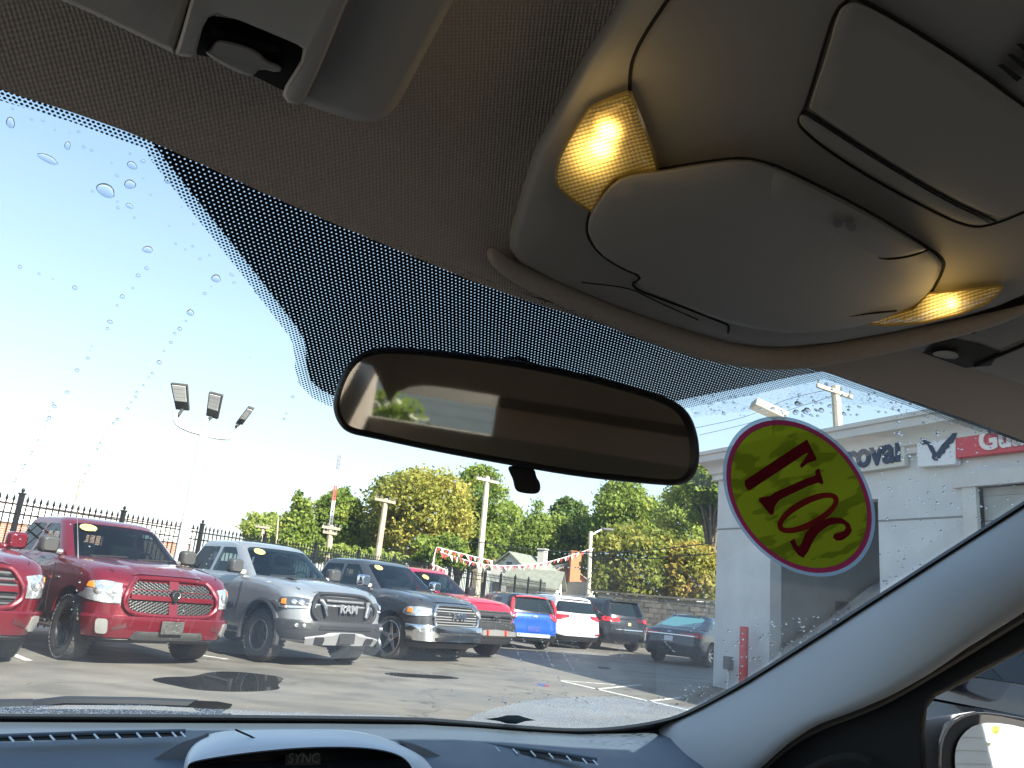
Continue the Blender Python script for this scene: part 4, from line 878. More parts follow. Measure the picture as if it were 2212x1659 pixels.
# reveal strips with joint shade put into their dark colour, and cornice profile
M_tr = mat('stucco_trim', (.62, .62, .60), .85, var=.05, vscale=3)
zj = fx(1542, 1144)[1]
MB().box((xa0/2, -.004, zj), (xa0, .012, .03)).build('joint', mat('joint_shadow', (.25, .25, .24), .9), bd, smooth=False)
MB().box(((xa1+xg0)/2, -.004, zj), (xg0-xa1, .012, .03)).build('joint', mat('joint_shadow', (.25, .25, .24), .9), bd, smooth=False)
prof = [(0, -.62), (-.10, -.60), (-.10, -.50), (-.16, -.46), (-.16, -.40), (-.24, -.28), (-.36, -.20), (-.36, -.06), (-.40, -.04), (-.40, .04), (.3, .04)]
rows = []
for x, o in ((0-.4, 0), (x_end, 0)): rows.append([V((x, y, HB+z)) for y, z in prof])
cb = MB(); cb.grid(rows)
rows = [[V((y, -.4 if False else y, HB+z)) for y, z in prof], [V((y, 8.3, HB+z)) for y, z in prof]]
cb2 = MB(); cb2.grid([[V((y+.0, y, HB+z)) for y, z in prof], [V((x_end, y, HB+z)) for y, z in prof]]); cb2.grid([[V((y, y, HB+z)) for y, z in prof], [V((y, 8.3, HB+z)) for y, z in prof]])
cb2.build('cornice', M_tr, bd)
# garage door surround and sectional panels
M_gdoor = mat('door_panel', (.42, .43, .42), .6, var=.05, vscale=3); M_gl = mat('door_glass', (.16, .2, .22), .15, spec=.8)
MB().box((xg0+.12, -.03, zg/2), (.24, .08, zg)).build('door_frame', M_tr, bd, smooth=False)
MB().box(((xg0+x_end)/2, -.04, zg+.1), (x_end-xg0+.3, .12, .24)).build('door_frame', M_tr, bd, smooth=False)
for i in range(8):
    z0 = zg-.02-(i+1)*.53
    if z0 < -.5: break
    p_ = MB().box((xg0+2.0, .12, z0+.265), (3.5, .05, .515)).build('door_panel', M_gdoor, bd, smooth=False)
    if i in (2, 3):
        for j in range(4): MB().box((xg0+.75+j*.85, .09, z0+.27), (.72, .02, .36)).build('pane', M_gl, p_, smooth=False)
    else: MB().box((xg0+2.0, .09, z0+.4), (3.46, .02, .02)).build('rib', M_gdoor, p_, smooth=False)
MB().box((xg0+6, .3, HB/2), (4.5, .1, HB)).build('wall', M_stucco, bd, smooth=False)
# signs, lettering, bird emblem: each hangs on the facade
M_signw = mat('sign_cream', (.66, .66, .61), .6, var=.04, vscale=2); M_navy = mat('sign_navy', (.02, .035, .08), .5); M_signb = mat('sign_white', (.78, .80, .82), .5, var=.03, vscale=2); M_signr = mat('sign_red', (.62, .08, .10), .5, var=.05, vscale=2); M_signl = mat('sign_letter_white', (.8, .74, .72), .5)
def P3(u, v, o): return fac(u, v, o)
def board(name, px, mt, o, th, label, cat='sign'):
    q = [P3(u, v, o) for u, v in px]; x = MB().prism(q, -fn_*th).build(name, mt, None, bevel=.01); return tag(x, label, cat)
cc = lambda x, y: ((2700+x/1.508)*.54, (1400+y/1.508)*.54)        # close-up reading -> 2212-wide reading
s1 = board('wall_sign', [cc(640, 668), cc(1382, 540), cc(1384, 698), cc(640, 800)], M_signw, .14, .12, 'cream sign board with dark blue lettering partly behind the yellow sticker')
a_, b_ = P3(*cc(640, 795), .16), P3(*cc(1360, 682), .16)
ba = P3(*cc(1095, 708), .155); bb = P3(*cc(1358, 665), .155)
wv = bb-ba; L4 = wv.length
me = text_mesh('oval', 1, .03, .012); x0 = min(v.co.x for v in me.vertices); x1 = max(v.co.x for v in me.vertices); scl = L4/(x1-x0)
full = text_mesh('Approval', 1, .03, .012); fx1 = max(v.co.x for v in full.vertices); ex = wv.normalized(); ez = ex.cross(V((0, 0, 1)))
k_ = 1.0
for v in full.vertices: c = v.co.copy(); v.co = bb+ex*((c.x-fx1)*scl)+V((0, 0, 1))*(c.y*scl*1.12)+(-ez if ez.dot(fn_) < 0 else ez)*c.z
full.update(); link('lettering', full, M_navy, s1)
s2 = board('logo_sign', [cc(1457, 505), cc(1690, 478), cc(1692, 690), cc(1462, 706)], M_signb, .16, .14, 'square white sign with a dark winged bird shaped like a check mark')
bird = [(1478, 560), (1492, 545), (1510, 542), (1522, 552), (1540, 556), (1548, 575), (1560, 590), (1568, 610), (1578, 618), (1590, 600), (1610, 570), (1640, 540), (1665, 515), (1680, 485), (1690, 470), (1718, 470), (1700, 500), (1690, 530), (1675, 560), (1650, 570), (1655, 585), (1630, 600), (1625, 620), (1605, 632), (1598, 650), (1580, 655), (1582, 668), (1560, 665), (1548, 650), (1552, 630), (1540, 610), (1530, 590), (1522, 572), (1505, 568), (1495, 572)]
MB().prism([P3(*cc(x, y), .175) for x, y in bird], -fn_*.012).build('bird_emblem', M_navy, s2, smooth=False)
s3 = board('wall_sign', [cc(1668, 470), cc(2500, 380), cc(2500, 560), cc(1690, 652)], M_signr, .15, .13, 'red sign board with white bold lettering right of the bird sign')
ba = P3(*cc(1838, 606), .165); bb = P3(*cc(2112, 565), .165)
wv = bb-ba; me = text_mesh('Gua', 1, .035, .012); x0 = min(v.co.x for v in me.vertices); x1 = max(v.co.x for v in me.vertices); scl = wv.length/(x1-x0)
full = text_mesh('Guaranteed', 1, .035, .012); ex = wv.normalized()
for v in full.vertices: c = v.co.copy(); v.co = ba+ex*((c.x-x0)*scl)+V((0, 0, 1))*(c.y*scl*1.05)+fn_*c.z
full.update(); link('lettering', full, M_signl, s3)
# bollard, socket box, conduit, flood light, things in the bay
p = gnd(1605, 1500); M_bol = mat('bollard_red', (.60, .045, .05), .45, var=.08, vscale=4)
pt_ = on(1604, 1353, p, V((0, -1, 0)).normalized())
bo = empty('bollard', p, 0, 'tall red bollard standing in front of the white pillar', 'bollard'); hh = pt_.z
MB().lathe([(.001, hh), (.085, hh-.003), (.09, hh-.02), (.09, 0)], Matrix.Rotation(PI/2, 4, 'X'), 20).build('sleeve', M_bol, bo); MB().lathe([(.16, .0), (.14, .04), (.09, .05)], Matrix.Rotation(PI/2, 4, 'X'), 20).build('footing', mat('concrete', (.3, .29, .27), .9), bo)
q = fac(1573, 1432, .06); bx = empty('socket_box', q, math.atan2(fd.y, fd.x), 'small grey socket box low on the white pillar', 'socket box')
MB().box((0, 0, 0), (.2, .12, .26)).build('cover', M_grey, bx, bevel=.01); MB().tube([(0, 0, -.12), (0, 0, -q.z+.01)], .02, 6).build('conduit', M_wp, bx)
fl = fac(1672, 905, -.3); fe = empty('flood_light', fl, 0, 'box shaped flood light on the roof edge above the sticker', 'flood light')
MB().tube([(0, 0, -.4), (0, 0, .05)], .04, 8).build('bracket', M_grey, fe); MB().box((-.15, -.1, .16), (.75, .42, .18), Matrix.Rotation(.35, 3, 'Y')).build('housing', mat('flood_case', (.38, .34, .27), .6), fe, bevel=.02)
tb = loc2(fac(1780, 1400, -3)); e = empty('workbench', fac(1765, 1330, -3.5), math.atan2(fd.y, fd.x), 'workbench with clutter inside the dim open bay', 'workbench')
bz = e.location.z; e.location.z = 0
MB().box((0, 0, bz+.02), (3.4, .7, .05)).build('bench_top', M_blk, e); MB().box((.8, 0, bz/2), (.9, .6, bz)).build('cabinet', M_blk, e); MB().box((-1.6, 0, bz/2), (.06, .6, bz)).build('leg', M_grey, e)
MB().box((.5, 0, bz+.2), (.7, .4, .34)).build('toolbox', M_blk, e, bevel=.02)
e = empty('floor_jack', fac(1690, 1460, -1.2), 0, 'dark wheeled equipment on the bay floor beside the pillar', 'jack'); e.location.z = 0
MB().box((0, 0, .25), (.5, .9, .3)).build('frame', M_blk, e, bevel=.05); MB().tube([(0, .3, .3), (.1, .7, .9)], .03, 6).build('handle', M_grey, e)
# ================================================================== TREES
M_bark = mat('bark', (.16, .13, .095), .9, var=.3, vscale=5); M_barkp = mat('bark_pale', (.36, .31, .2), .9, var=.2, vscale=5)
def leafmat(name, c1, c2, c3):
    m = bpy.data.materials.new(name); m.use_nodes = True; nt = m.node_tree; bs = nt.nodes['Principled BSDF']; bs.inputs['Roughness'].default_value = .55; bs.inputs['Specular IOR Level'].default_value = .3
    at = nt.nodes.new('ShaderNodeAttribute'); at.attribute_name = 'tone'; cr = nt.nodes.new('ShaderNodeValToRGB'); el = cr.color_ramp.elements
    el[0].position = 0; el[0].color = (*c1, 1); el[1].position = 1; el[1].color = (*c3, 1); e = el.new(.55); e.color = (*c2, 1)
    nt.links.new(at.outputs['Fac'], cr.inputs[0]); nt.links.new(cr.outputs[0], bs.inputs['Base Color'])
    tr = nt.nodes.new('ShaderNodeBsdfTranslucent'); nt.links.new(cr.outputs[0], tr.inputs[0]); ms = nt.nodes.new('ShaderNodeMixShader'); ms.inputs[0].default_value = .5
    nt.links.new(bs.outputs[0], ms.inputs[1]); nt.links.new(tr.outputs[0], ms.inputs[2]); nt.links.new(ms.outputs[0], nt.nodes['Material Output'].inputs[0]); return m
LM = dict(green=leafmat('leaf_green', (.09, .15, .025), (.20, .27, .045), (.38, .40, .08)), dark=leafmat('leaf_dark', (.05, .09, .02), (.10, .16, .035), (.2, .25, .05)),
          yellow=leafmat('leaf_yellow', (.17, .20, .03), (.36, .35, .07), (.52, .42, .10)), olive=leafmat('leaf_olive', (.11, .15, .025), (.24, .27, .05), (.42, .34, .07)),
          pale=leafmat('leaf_pale', (.18, .25, .05), (.32, .39, .09), (.46, .48, .15)), rust=leafmat('leaf_rust', (.16, .19, .035), (.33, .30, .06), (.5, .32, .08)))
def leaves(name, parent, clumps, n, size, mt, seed):
    rg = np.random.default_rng(seed); C = np.array([c[:3] for c in clumps]); R = np.array([c[3] for c in clumps]); wgt = R**2; wgt = wgt/wgt.sum()
    idx = rg.choice(len(C), n, p=wgt); d = rg.normal(size=(n, 3)); d /= np.linalg.norm(d, axis=1)[:, None]; rad = R[idx]*rg.uniform(.08, 1.0, n)**.5*(1+.28*np.abs(rg.normal(size=n)))
    pos = C[idx]+d*rad[:, None]*np.array([1, 1, .75]); a = rg.normal(size=(n, 3)); a /= np.linalg.norm(a, axis=1)[:, None]; bb_ = np.cross(a, d+rg.normal(size=(n, 3))*.6); bb_ /= np.linalg.norm(bb_, axis=1)[:, None]
    s = size*rg.uniform(.6, 1.3, n)[:, None]; v = np.stack([pos-a*s*.5, pos+bb_*s*.32, pos+a*s*.5, pos-bb_*s*.32], 1).reshape(-1, 3)
    me = bpy.data.meshes.new(name); me.vertices.add(4*n); me.vertices.foreach_set('co', v.ravel()); me.loops.add(4*n); me.loops.foreach_set('vertex_index', np.arange(4*n)); me.polygons.add(n); me.polygons.foreach_set('loop_start', np.arange(n)*4)
    me.update(calc_edges=True); tone = np.clip(rg.normal(.5, .13, n)+(rg.random(len(C))[idx]-.5)*.55, 0, 1); at = me.attributes.new('tone', 'FLOAT', 'POINT'); at.data.foreach_set('value', np.repeat(tone, 4).astype(np.float32))
    return link(name, me, mt, parent)
def tree(u0, u1, vt, vb, Y, mt, label, seed, n=9000, size=.26, shape='round', name='tree', bark=None, nc=34, branches=7, vground=None, group='trees behind the lot'):
    a, c = wp(u0, (vt+vb)/2, Y), wp(u1, (vt+vb)/2, Y); t_, b_ = wp((u0+u1)/2, vt, Y), wp((u0+u1)/2, vb, Y)
    cx = (a.x+c.x)/2; rx = (c.x-a.x)/2*1.1; zt, zb = t_.z, max(.2, b_.z); r = empty(name, (cx, Y, 0), 0, label, 'tree', group); rg = random.Random(seed)
    nc = int(nc*(1.1 if seed in (1, 7, 12, 13, 14) else 1.7)); n = int(n*1.9); size *= .88*max(1, Y/52); clumps = []; cz = (zt+zb)/2; rz = (zt-zb)/2; k = 0
    while len(clumps) < nc and k < 4000:
        k += 1; x, y, z = rg.uniform(-1, 1), rg.uniform(-1, 1), rg.uniform(-1, 1)
        if shape == 'cone': lim = max(.08, .5*(1-z))*1.05
        elif shape == 'wide': lim = math.sqrt(max(0, 1-z*z*.6*(z > 0)-.35*z*z))
        else: lim = math.sqrt(max(0, 1-abs(z)**2.2))
        rr = math.hypot(x, y)
        if rr > lim or rr < lim*.45 and rg.random() < .6: continue
        cr_ = min(rx, rz)*rg.uniform(.2, .42)*(1 if shape != 'cone' else max(.4, 1-z*.45))
        clumps.append((x*(rx-cr_*.8), y*(rx-cr_*.8), cz+z*(rz-cr_*.6), cr_))
    leaves('crown', r, clumps, n, size, mt, seed)
    tk = MB(); bk_ = bark or M_bark; br = rx*.05+.1; tk.tube([(0, 0, -.1), (rx*.03, 0, zb*.6+.3), (rx*.02, .05, cz), (0, 0, cz+rz*.6)], [br*1.4, br, br*.6, .04], 9)
    for i in range(min(branches, len(clumps))):
        q = clumps[i]; z0 = zb*.5+rg.uniform(.1, .6)*(cz-zb*.5); m_ = V((q[0]*.45, q[1]*.45, (z0+q[2])/2+.2)); tk.tube([(rx*.03, 0, z0), m_, (q[0], q[1], q[2])], [br*.55, br*.35, .03], 6)
    tk.build('trunk', bk_, r); return r
tree(518, 612, 1100, 1205, 60, LM['pale'], 'small pale feathery tree left of the tall green trees', 1, 3500, .3)
tree(598, 690, 1027, 1210, 44, LM['green'], 'pointed bright green tree left of the lattice mast', 2, 9000, .26, 'cone', nc=44)
tree(675, 778, 1045, 1210, 46, LM['green'], 'rounded bright green tree behind the lattice mast', 3, 8000, .26, nc=38)
tree(715, 830, 1135, 1215, 50, LM['pale'], 'low light green bushes between the poles', 4, 4500, .28, 'wide')
tree(780, 960, 1010, 1215, 46, LM['olive'], 'darker green left flank of the big yellowing tree', 5, 8500, .27, nc=46)
tree(815, 1020, 1000, 1215, 43, LM['yellow'], 'big yellowing tree with pale bare limbs behind the fence', 6, 14000, .25, nc=60, bark=M_barkp, branches=16)
tree(960, 1112, 1008, 1215, 47, LM['green'], 'loose green tree right of the pale utility pole', 7, 9000, .27, nc=46)
tree(1105, 1212, 1062, 1200, 96, LM['green'], 'pointed green conifer above the white house', 8, 7500, .24, 'cone', nc=46)
tree(1020, 1078, 1130, 1222, 78, LM['rust'], 'rusty orange bushy tree left of the white house', 9, 4500, .24, 'wide')
tree(1110, 1265, 1112, 1245, 100, LM['pale'], 'yellow green rounded tree behind the house roofs', 10, 8500, .3, 'wide', nc=40)
tree(1190, 1275, 1070, 1190, 108, LM['dark'], 'dark green tree beyond the roofs and the street lamp', 11, 5000, .34)
tree(1258, 1440, 1035, 1215, 92, LM['green'], 'tall open green tree showing dark limbs against the sky', 12, 9000, .28, nc=40, branches=14)
tree(1425, 1560, 985, 1230, 80, LM['pale'], 'tall loose pale green tree beside the white building', 13, 9000, .28, nc=38, branches=14)
tree(1480, 1600, 985, 1150, 42, LM['green'], 'high green tree rising behind the corner of the building', 14, 8000, .27, nc=34, branches=10)
tree(1275, 1480, 1128, 1300, 38, LM['olive'], 'dense olive maple over the block wall', 15, 15000, .24, 'wide', nc=64)
tree(1420, 1570, 1160, 1300, 37, LM['rust'], 'reddish tinged maple over the block wall next to the building', 16, 9000, .24, 'wide', nc=44)
tree(880, 1010, 1150, 1235, 37, LM['green'], 'low green shrubs along the fence behind the pickups', 17, 5500, .2, 'wide')
tree(640, 890, 1175, 1225, 39, LM['pale'], 'light green hedge growing along the far side of the fence', 18, 8500, .2, 'wide', nc=60)
tree(930, 1060, 1090, 1230, 49, LM['pale'], 'light green rounded tree behind the pale utility pole', 21, 6500, .26, 'wide')
tree(1060, 1130, 1075, 1225, 104, LM['pale'], 'hazy light green tree between the big yellowing tree and the conifer', 22, 5000, .28)
tree(1225, 1330, 1105, 1260, 98, LM['olive'], 'olive tree beyond the brick chimney', 23, 6500, .28, 'wide')
tree(1395, 1480, 1060, 1230, 96, LM['green'], 'mid green tree filling the gap left of the loose pale green tree', 24, 6000, .28)
tree(735, 850, 1110, 1215, 62, LM['green'], 'green tree low behind the second utility pole', 25, 5500, .28, 'wide')
# greenery and a wall behind the camera, seen only in the mirrors
for i, (x, y, s) in enumerate(((9, -14, 5), (16, -12, 6), (4, -20, 6), (22, -6, 6))):
    r = empty('tree', (x, y, 0), 0, ('nearest round tree reflected in the door mirror', 'taller tree farther behind reflected in the door mirror', 'distant tree beyond the plank shed behind our car', 'tree beyond the service building far to the right')[i], 'tree', 'trees behind the camera')
    leaves('crown', r, [(random.Random(i*9+k).uniform(-2, 2), random.Random(i*7+k).uniform(-2, 2), s-1+random.Random(i*5+k).uniform(-1.5, 1.5), 1.1) for k in range(14)], 2500, .35, LM['green'], 40+i); MB().tube([(0, 0, 0), (0, 0, s)], .2, 8).build('trunk', M_bark, r)

A = EYE+V((.53, -.85, 0))*13+V((-.85, -.53, 0))*8; A.z = 0; sw_ = empty('siding_shed', A, math.atan2(.53, .85), 'pale plank sided shed behind our car seen in the rear view mirror', 'shed')
MB().box((8, -.1, 1.7), (16, .15, 3.4)).build('wall', M_sid, sw_, smooth=False)
for i in range(17): MB().box((8, -.0, .1+i*.2), (16, .03, .195), Matrix.Rotation(.05, 3, 'X')).build('plank', M_sid, sw_, smooth=False)

for i, (k_, s_, w_) in enumerate(((8.2, 2.6, 1.3),)):  # bush added to make the dark patch in the mirror reflection
    p_ = EYE+V((.53, -.85, 0))*k_+V((-.85, -.53, 0))*s_; r = empty('bush', (p_.x, p_.y, 0), 0, ('low dark bush added before the plank shed to darken part of the rear view mirror', 'wider dark bush added before the plank shed to darken part of the rear view mirror')[i], 'bush')
    leaves('crown', r, [(random.Random(i*9+k).uniform(-.8, .8), random.Random(i*7+k).uniform(-.8, .8), .5+random.Random(i*5+k).uniform(0, w_-.6), .45) for k in range(12)], 2500, .16, LM['dark'], 60+i); MB().tube([(0, 0, 0), (0, 0, 1.2)], .06, 6).build('trunk', M_bark, r)
# ================================================================== VEHICLES IN PLACE
ha = math.radians(49); HD = V((math.sin(ha), -math.cos(ha), 0)); LEFT = V((-HD.y, HD.x, 0))
def at_wheel(u, v, out=.94): return gnd(u, v)+LEFT*out
M_red1 = paint('crimson', (.125, .003, .011)); M_sil = paint('silver', (.29, .305, .325), .55, .34); M_dgr = paint('graphite', (.065, .067, .073), .6, .3); M_red2 = paint('bright_red', (.50, .008, .03), .25)
G_ = 'pickups parked along the fence'
t1 = pickup('pickup_truck', dict(kind='ram', body=M_red1, rim=.27, style='black5', rimmat=M_dkalloy, mirror=mat('mirror_cap', (.05, .05, .05), .4), mirror2=M_grey, handle=M_red1, R=.43, steer=.0, oval=(-.93, 1.775, .26, .05)))
label_vehicle(t1, at_wheel(136, 1424), HD, 'crimson pickup with a painted crosshair grille and black wheels beside the silver pickup', 'pickup truck', G_)
t2 = pickup('pickup_truck', dict(kind='rebel', body=M_sil, rim=.235, style='rebel6', rimmat=M_dkalloy, mirror=mat('mirror_cap', (.05, .05, .05), .4), mirror2=mat('mirror_pale', (.45, .42, .4), .4), handle=M_sil, R=.42, lift=1, flare=M_blk, oval=(-.93, 1.765, .22, .05)))
label_vehicle(t2, at_wheel(556, 1429), HD, 'silver pickup with a black lettered grille and black fender flares', 'pickup truck', G_)
t3 = pickup('pickup_truck', dict(kind='chrome', body=M_dgr, rim=.31, style='chrome5', rimmat=mat('wheel_silver', (.6, .6, .62), .2, .9), mirror=M_chrome, mirror2=mat('mirror_pale', (.45, .42, .4), .4), handle=M_chrome, R=.42, caliper=True, oval=(-.92, 1.775, .20, .05)))
label_vehicle(t3, at_wheel(838, 1423), HD, 'dark grey pickup with chrome bumper and large five spoke wheels', 'pickup truck', G_)
t4 = pickup('pickup_truck', dict(kind='silverado', body=M_red2, rim=.25, style='plain', rimmat=M_alloy, mirror=M_blk, mirror2=M_blk, handle=M_red2, R=.42, oval=(-.78, 1.72, .16, .05)))
label_vehicle(t4, at_wheel(936, 1415), HD, 'bright red pickup with a black front end behind the dark grey pickup', 'pickup truck', G_)
t0 = pickup('pickup_truck', dict(kind='ram_bars', body=M_red1, rim=.27, style='black5', rimmat=M_dkalloy, mirror=M_red1, mirror2=M_red1, R=.43))
p1 = at_wheel(136, 1424); label_vehicle(t0, p1-(at_wheel(565, 1429)-p1)*1.0, HD, 'crimson pickup cut off by the left edge, only its nose showing', 'pickup truck', G_)
h2 = V((-.47, .88, 0)).normalized(); l2 = V((-h2.y, h2.x, 0))
M_blue = paint('bright_blue', (.01, .07, .36), .2); M_wht = paint('white', (.56, .58, .62), 0, .3); M_bk = paint('black', (.012, .014, .02), .3, .25); M_nv = paint('dark_navy', (.015, .03, .05), .4, .25); M_redt = paint('red_trim', (.5, .02, .03), .2)
G2 = 'cars parked with their backs to the camera'
for t_, s_ in ((t0, 1.05), (t1, 1.05), (t2, 1.025), (t3, 1.01), (t4, 1.0)): t_.scale = (s_, s_, s_)
t0.location += V((.42, .2, 0))
def put_rear(o, u, v, H2, over, label, cat, side=0, half=.9):
    P = gnd(u, v); lf = V((-H2.y, H2.x, 0)); label_vehicle(o, P+H2*over+lf*side, H2, label, cat, G2)
kia = rear_car('compact_car', dict(kind='soul', body=M_blue, roofmat=M_bk, W=1.8, LB=4.1, H=1.6, R=.33, belt=1.06, over=.78, wb=2.57, cab=(-.68, -.5, 1.45), win=(1.12, 1.48), wt=1.15, cb=(.2, .25, .06), tuck=.03, tuck2=.06,
    side=[[(.1, 1.12), (.1, 1.42), (.9, 1.44), (.9, 1.1)], [(1.0, 1.1), (1.0, 1.44), (1.45, 1.44), (1.95, 1.1)]],
    tail=[(M_redl, [(.95, .92), (1.05, 1.04), (1.6, 1.05), (1.6, .84), (1.2, .86)])],
    extra=[('lower_cladding', M_blk, [(-1.9, .28), (-1.9, .47), (-1, .44), (0, .42), (1, .44), (1.9, .47), (1.9, .28)], .03), ('skid_plate', mat('skid_bluegrey', (.35, .38, .42), .5), [(-.9, .38), (-.9, .47), (.9, .47), (.9, .38)], .05), ('plate_recess', mat('plate_blue', (.02, .05, .25), .4), [(-.35, .52), (-.35, .68), (.35, .68), (.35, .52)], .012), ('emblem', M_chrome, [(-.1, .94), (-.13, .965), (-.1, .99), (.1, .99), (.13, .965), (.1, .94)], .02)],
    spoiler=M_redt))
put_rear(kia, 1150, 1405, h2, .78, 'blue compact with red pillars and roof beside the white sport utility', 'compact car')
for s in (-1, 1):      # upright red pillar lamps of the compact
    MB().tube([V((-.70, s*.76, 1.06)), V((-.64, s*.74, 1.25)), V((-.56, s*.68, 1.45))], [.05, .06, .05], 8).build('pillar_light', M_redl, kia)
eq = rear_car('sport_utility', dict(kind='suv', body=M_wht, W=1.84, LB=4.6, H=1.68, R=.36, belt=1.10, over=.92, wb=2.72, cab=(-.80, -.52, 1.5), win=(1.16, 1.50), wt=1.75, glass=M_glass,
    side=[[(-.35, 1.17), (-.25, 1.46), (.15, 1.5), (.15, 1.16)], [(.22, 1.16), (.22, 1.5), (1.05, 1.52), (1.05, 1.14)], [(1.13, 1.14), (1.13, 1.52), (1.5, 1.5), (2.1, 1.14)]],
    tail=[(M_redl, [(.72, 1.0), (.78, 1.07), (1.4, 1.10), (1.95, 1.08), (1.9, .97), (1.3, .92)])],
    extra=[('lower_cladding', M_blk, [(-1.9, .27), (-1.9, .47), (-1, .42), (1, .42), (1.9, .47), (1.9, .27)], .03), ('plate_recess', mat('recess_grey', (.4, .4, .42), .4), [(-.45, .72), (-.42, .88), (.42, .88), (.45, .72)], .008), ('reflector', M_redl, [(-1.5, .52), (-1.5, .55), (-1.05, .53), (-1.05, .50)], .045), ('emblem', M_chrome, [(-.08, .96), (-.05, .99), (.05, .99), (.08, .96)], .02)],
    spoiler=M_wht, rails=M_alloy))
put_rear(eq, 1252, 1404, h2, .92, 'white sport utility with a wide dark rear window between the blue and black cars', 'sport utility')
jp = rear_car('sport_utility', dict(kind='suv', body=M_bk, W=1.94, LB=4.8, H=1.76, R=.38, belt=1.15, over=.95, wb=2.91, cab=(-.84, -.62, 1.7), win=(1.22, 1.58), wt=1.3,
    side=[[(-.35, 1.22), (-.3, 1.55), (.2, 1.58), (.2, 1.2)], [(.28, 1.2), (.28, 1.58), (1.2, 1.6), (1.2, 1.18)], [(1.28, 1.18), (1.28, 1.6), (1.7, 1.58), (2.3, 1.18)]],
    tail=[(M_redl, [(.62, 1.0), (.62, 1.12), (1.5, 1.14), (1.95, 1.10), (1.9, 1.0), (1.3, .98)])],
    extra=[('chrome_strip', M_chrome, [(-.9, .72), (-.9, .75), (.9, .75), (.9, .72)], .03), ('emblem', mat('emblem_gold', (.4, .33, .15), .4), [(-.1, .88), (-.1, .98), (.1, .98), (.1, .88)], .02), ('lamp_chrome', M_chrome, [(.62, .965), (.62, .985), (1.3, .975), (1.3, .955)], .02)],
    spoiler=M_bk, mirror=M_bk))
put_rear(jp, 1343, 1409, h2, .95, 'black sport utility with red tail lights right of the white one', 'sport utility', side=-.3)
h3 = V((.6, .8, 0)); fus = rear_car('saloon_car', dict(kind='sedan', body=M_nv, W=1.85, LB=4.87, H=1.47, R=.34, belt=1.02, over=1.05, wb=2.85, cab=(-.55, .35, 1.55), win=(1.08, 1.36), wt=1.2, glass=M_glassT, tuck=.05, tuck2=.14,
    side=[[(.15, 1.08), (.45, 1.28), (.9, 1.35), (.9, 1.07)], [(.98, 1.07), (.98, 1.35), (1.5, 1.33), (2.1, 1.06)]],
    tail=[(M_redl, [(.55, .84), (.55, .90), (1.5, .94), (2.0, .88), (1.9, .80), (1.2, .80)])],
    extra=[('chrome_strip', M_chrome, [(-1.5, .835), (-1.5, .86), (0, .865), (1.5, .86), (1.5, .835), (0, .84)], .03), ('licence_plate', M_platew, [(-.22, .66), (-.22, .80), (.22, .80), (.22, .66)], .035), ('lower_valance', M_blk, [(-1.5, .27), (-1.5, .38), (1.5, .38), (1.5, .27)], .02), ('emblem', M_alloy, [(-.09, .9), (-.12, .92), (-.09, .94), (.09, .94), (.12, .92), (.09, .9)], .02)],
    mirror=M_nv))
P = gnd(1420, 1427); lf = V((-h3.y, h3.x, 0)); label_vehicle(fus, P-lf*.82, h3, 'dark navy saloon with a white plate beside the white building', 'saloon car', G2)
MB().prism([(.95, 0, 1.46), (1.12, 0, 1.46), (1.12, 0, 1.50)], (0, .03, 0)).build('roof_fin', M_nv, fus)
dk = rear_car('saloon_car', dict(kind='sedan', body=M_bk, W=1.82, LB=4.6, H=1.55, R=.33, belt=1.0, over=.9, wb=2.7, cab=(-.6, -.2, 1.5), win=(1.08, 1.42), wt=1.2,
    side=[[(0, 1.07), (.1, 1.4), (.8, 1.42), (.8, 1.06)], [(.9, 1.06), (.9, 1.42), (1.4, 1.4), (1.9, 1.06)]], tail=[(M_redl, [(.6, .9), (.6, 1.0), (1.6, 1.0), (1.6, .9)])], extra=[]))
label_vehicle(dk, kia.location-V((2.4, 1.2, 0))+h2*.6, h2, 'dark car mostly hidden between the bright red pickup and the blue compact', 'saloon car', G2)
# ================================================================== OUR OWN CAR (the cabin the photograph is taken from)
ca = math.radians(32); CF = V((-math.sin(ca), math.cos(ca), 0)); CR = V((math.cos(ca), math.sin(ca), 0)); UP = V((0, 0, 1))
def car(R, F, U): return EYE+CR*R+CF*F+UP*U
def tocar(p): d = p-EYE; return V((d.dot(CR), d.dot(CF), d.z))
own = empty('parked_car', car(.28, -.5, -1.42), ca, 'the car we sit in, grey cloth cabin with lit map lamps', 'car')
def inner(o): o.parent = own; return o
own_inv = None
bpy.context.view_layer.update(); own_inv = own.matrix_world.inverted()
def keep(o, parent=None):
    """parent a mesh built in world space without moving it"""
    for v in o.data.vertices: v.co = own_inv @ v.co
    o.parent = parent or own; return o
HF, HU, BF, BU = .38, .182, 1.09, -.185
GP = car(0, HF, HU); GD = (CF*(BF-HF)+UP*(BU-HU)).normalized(); GN = CR.cross(GD).normalized()
if (EYE-GP).dot(GN) < 0: GN = -GN             # points to the inside
def glass(u, v, o=0): return on(u, v, GP+GN*o, GN)
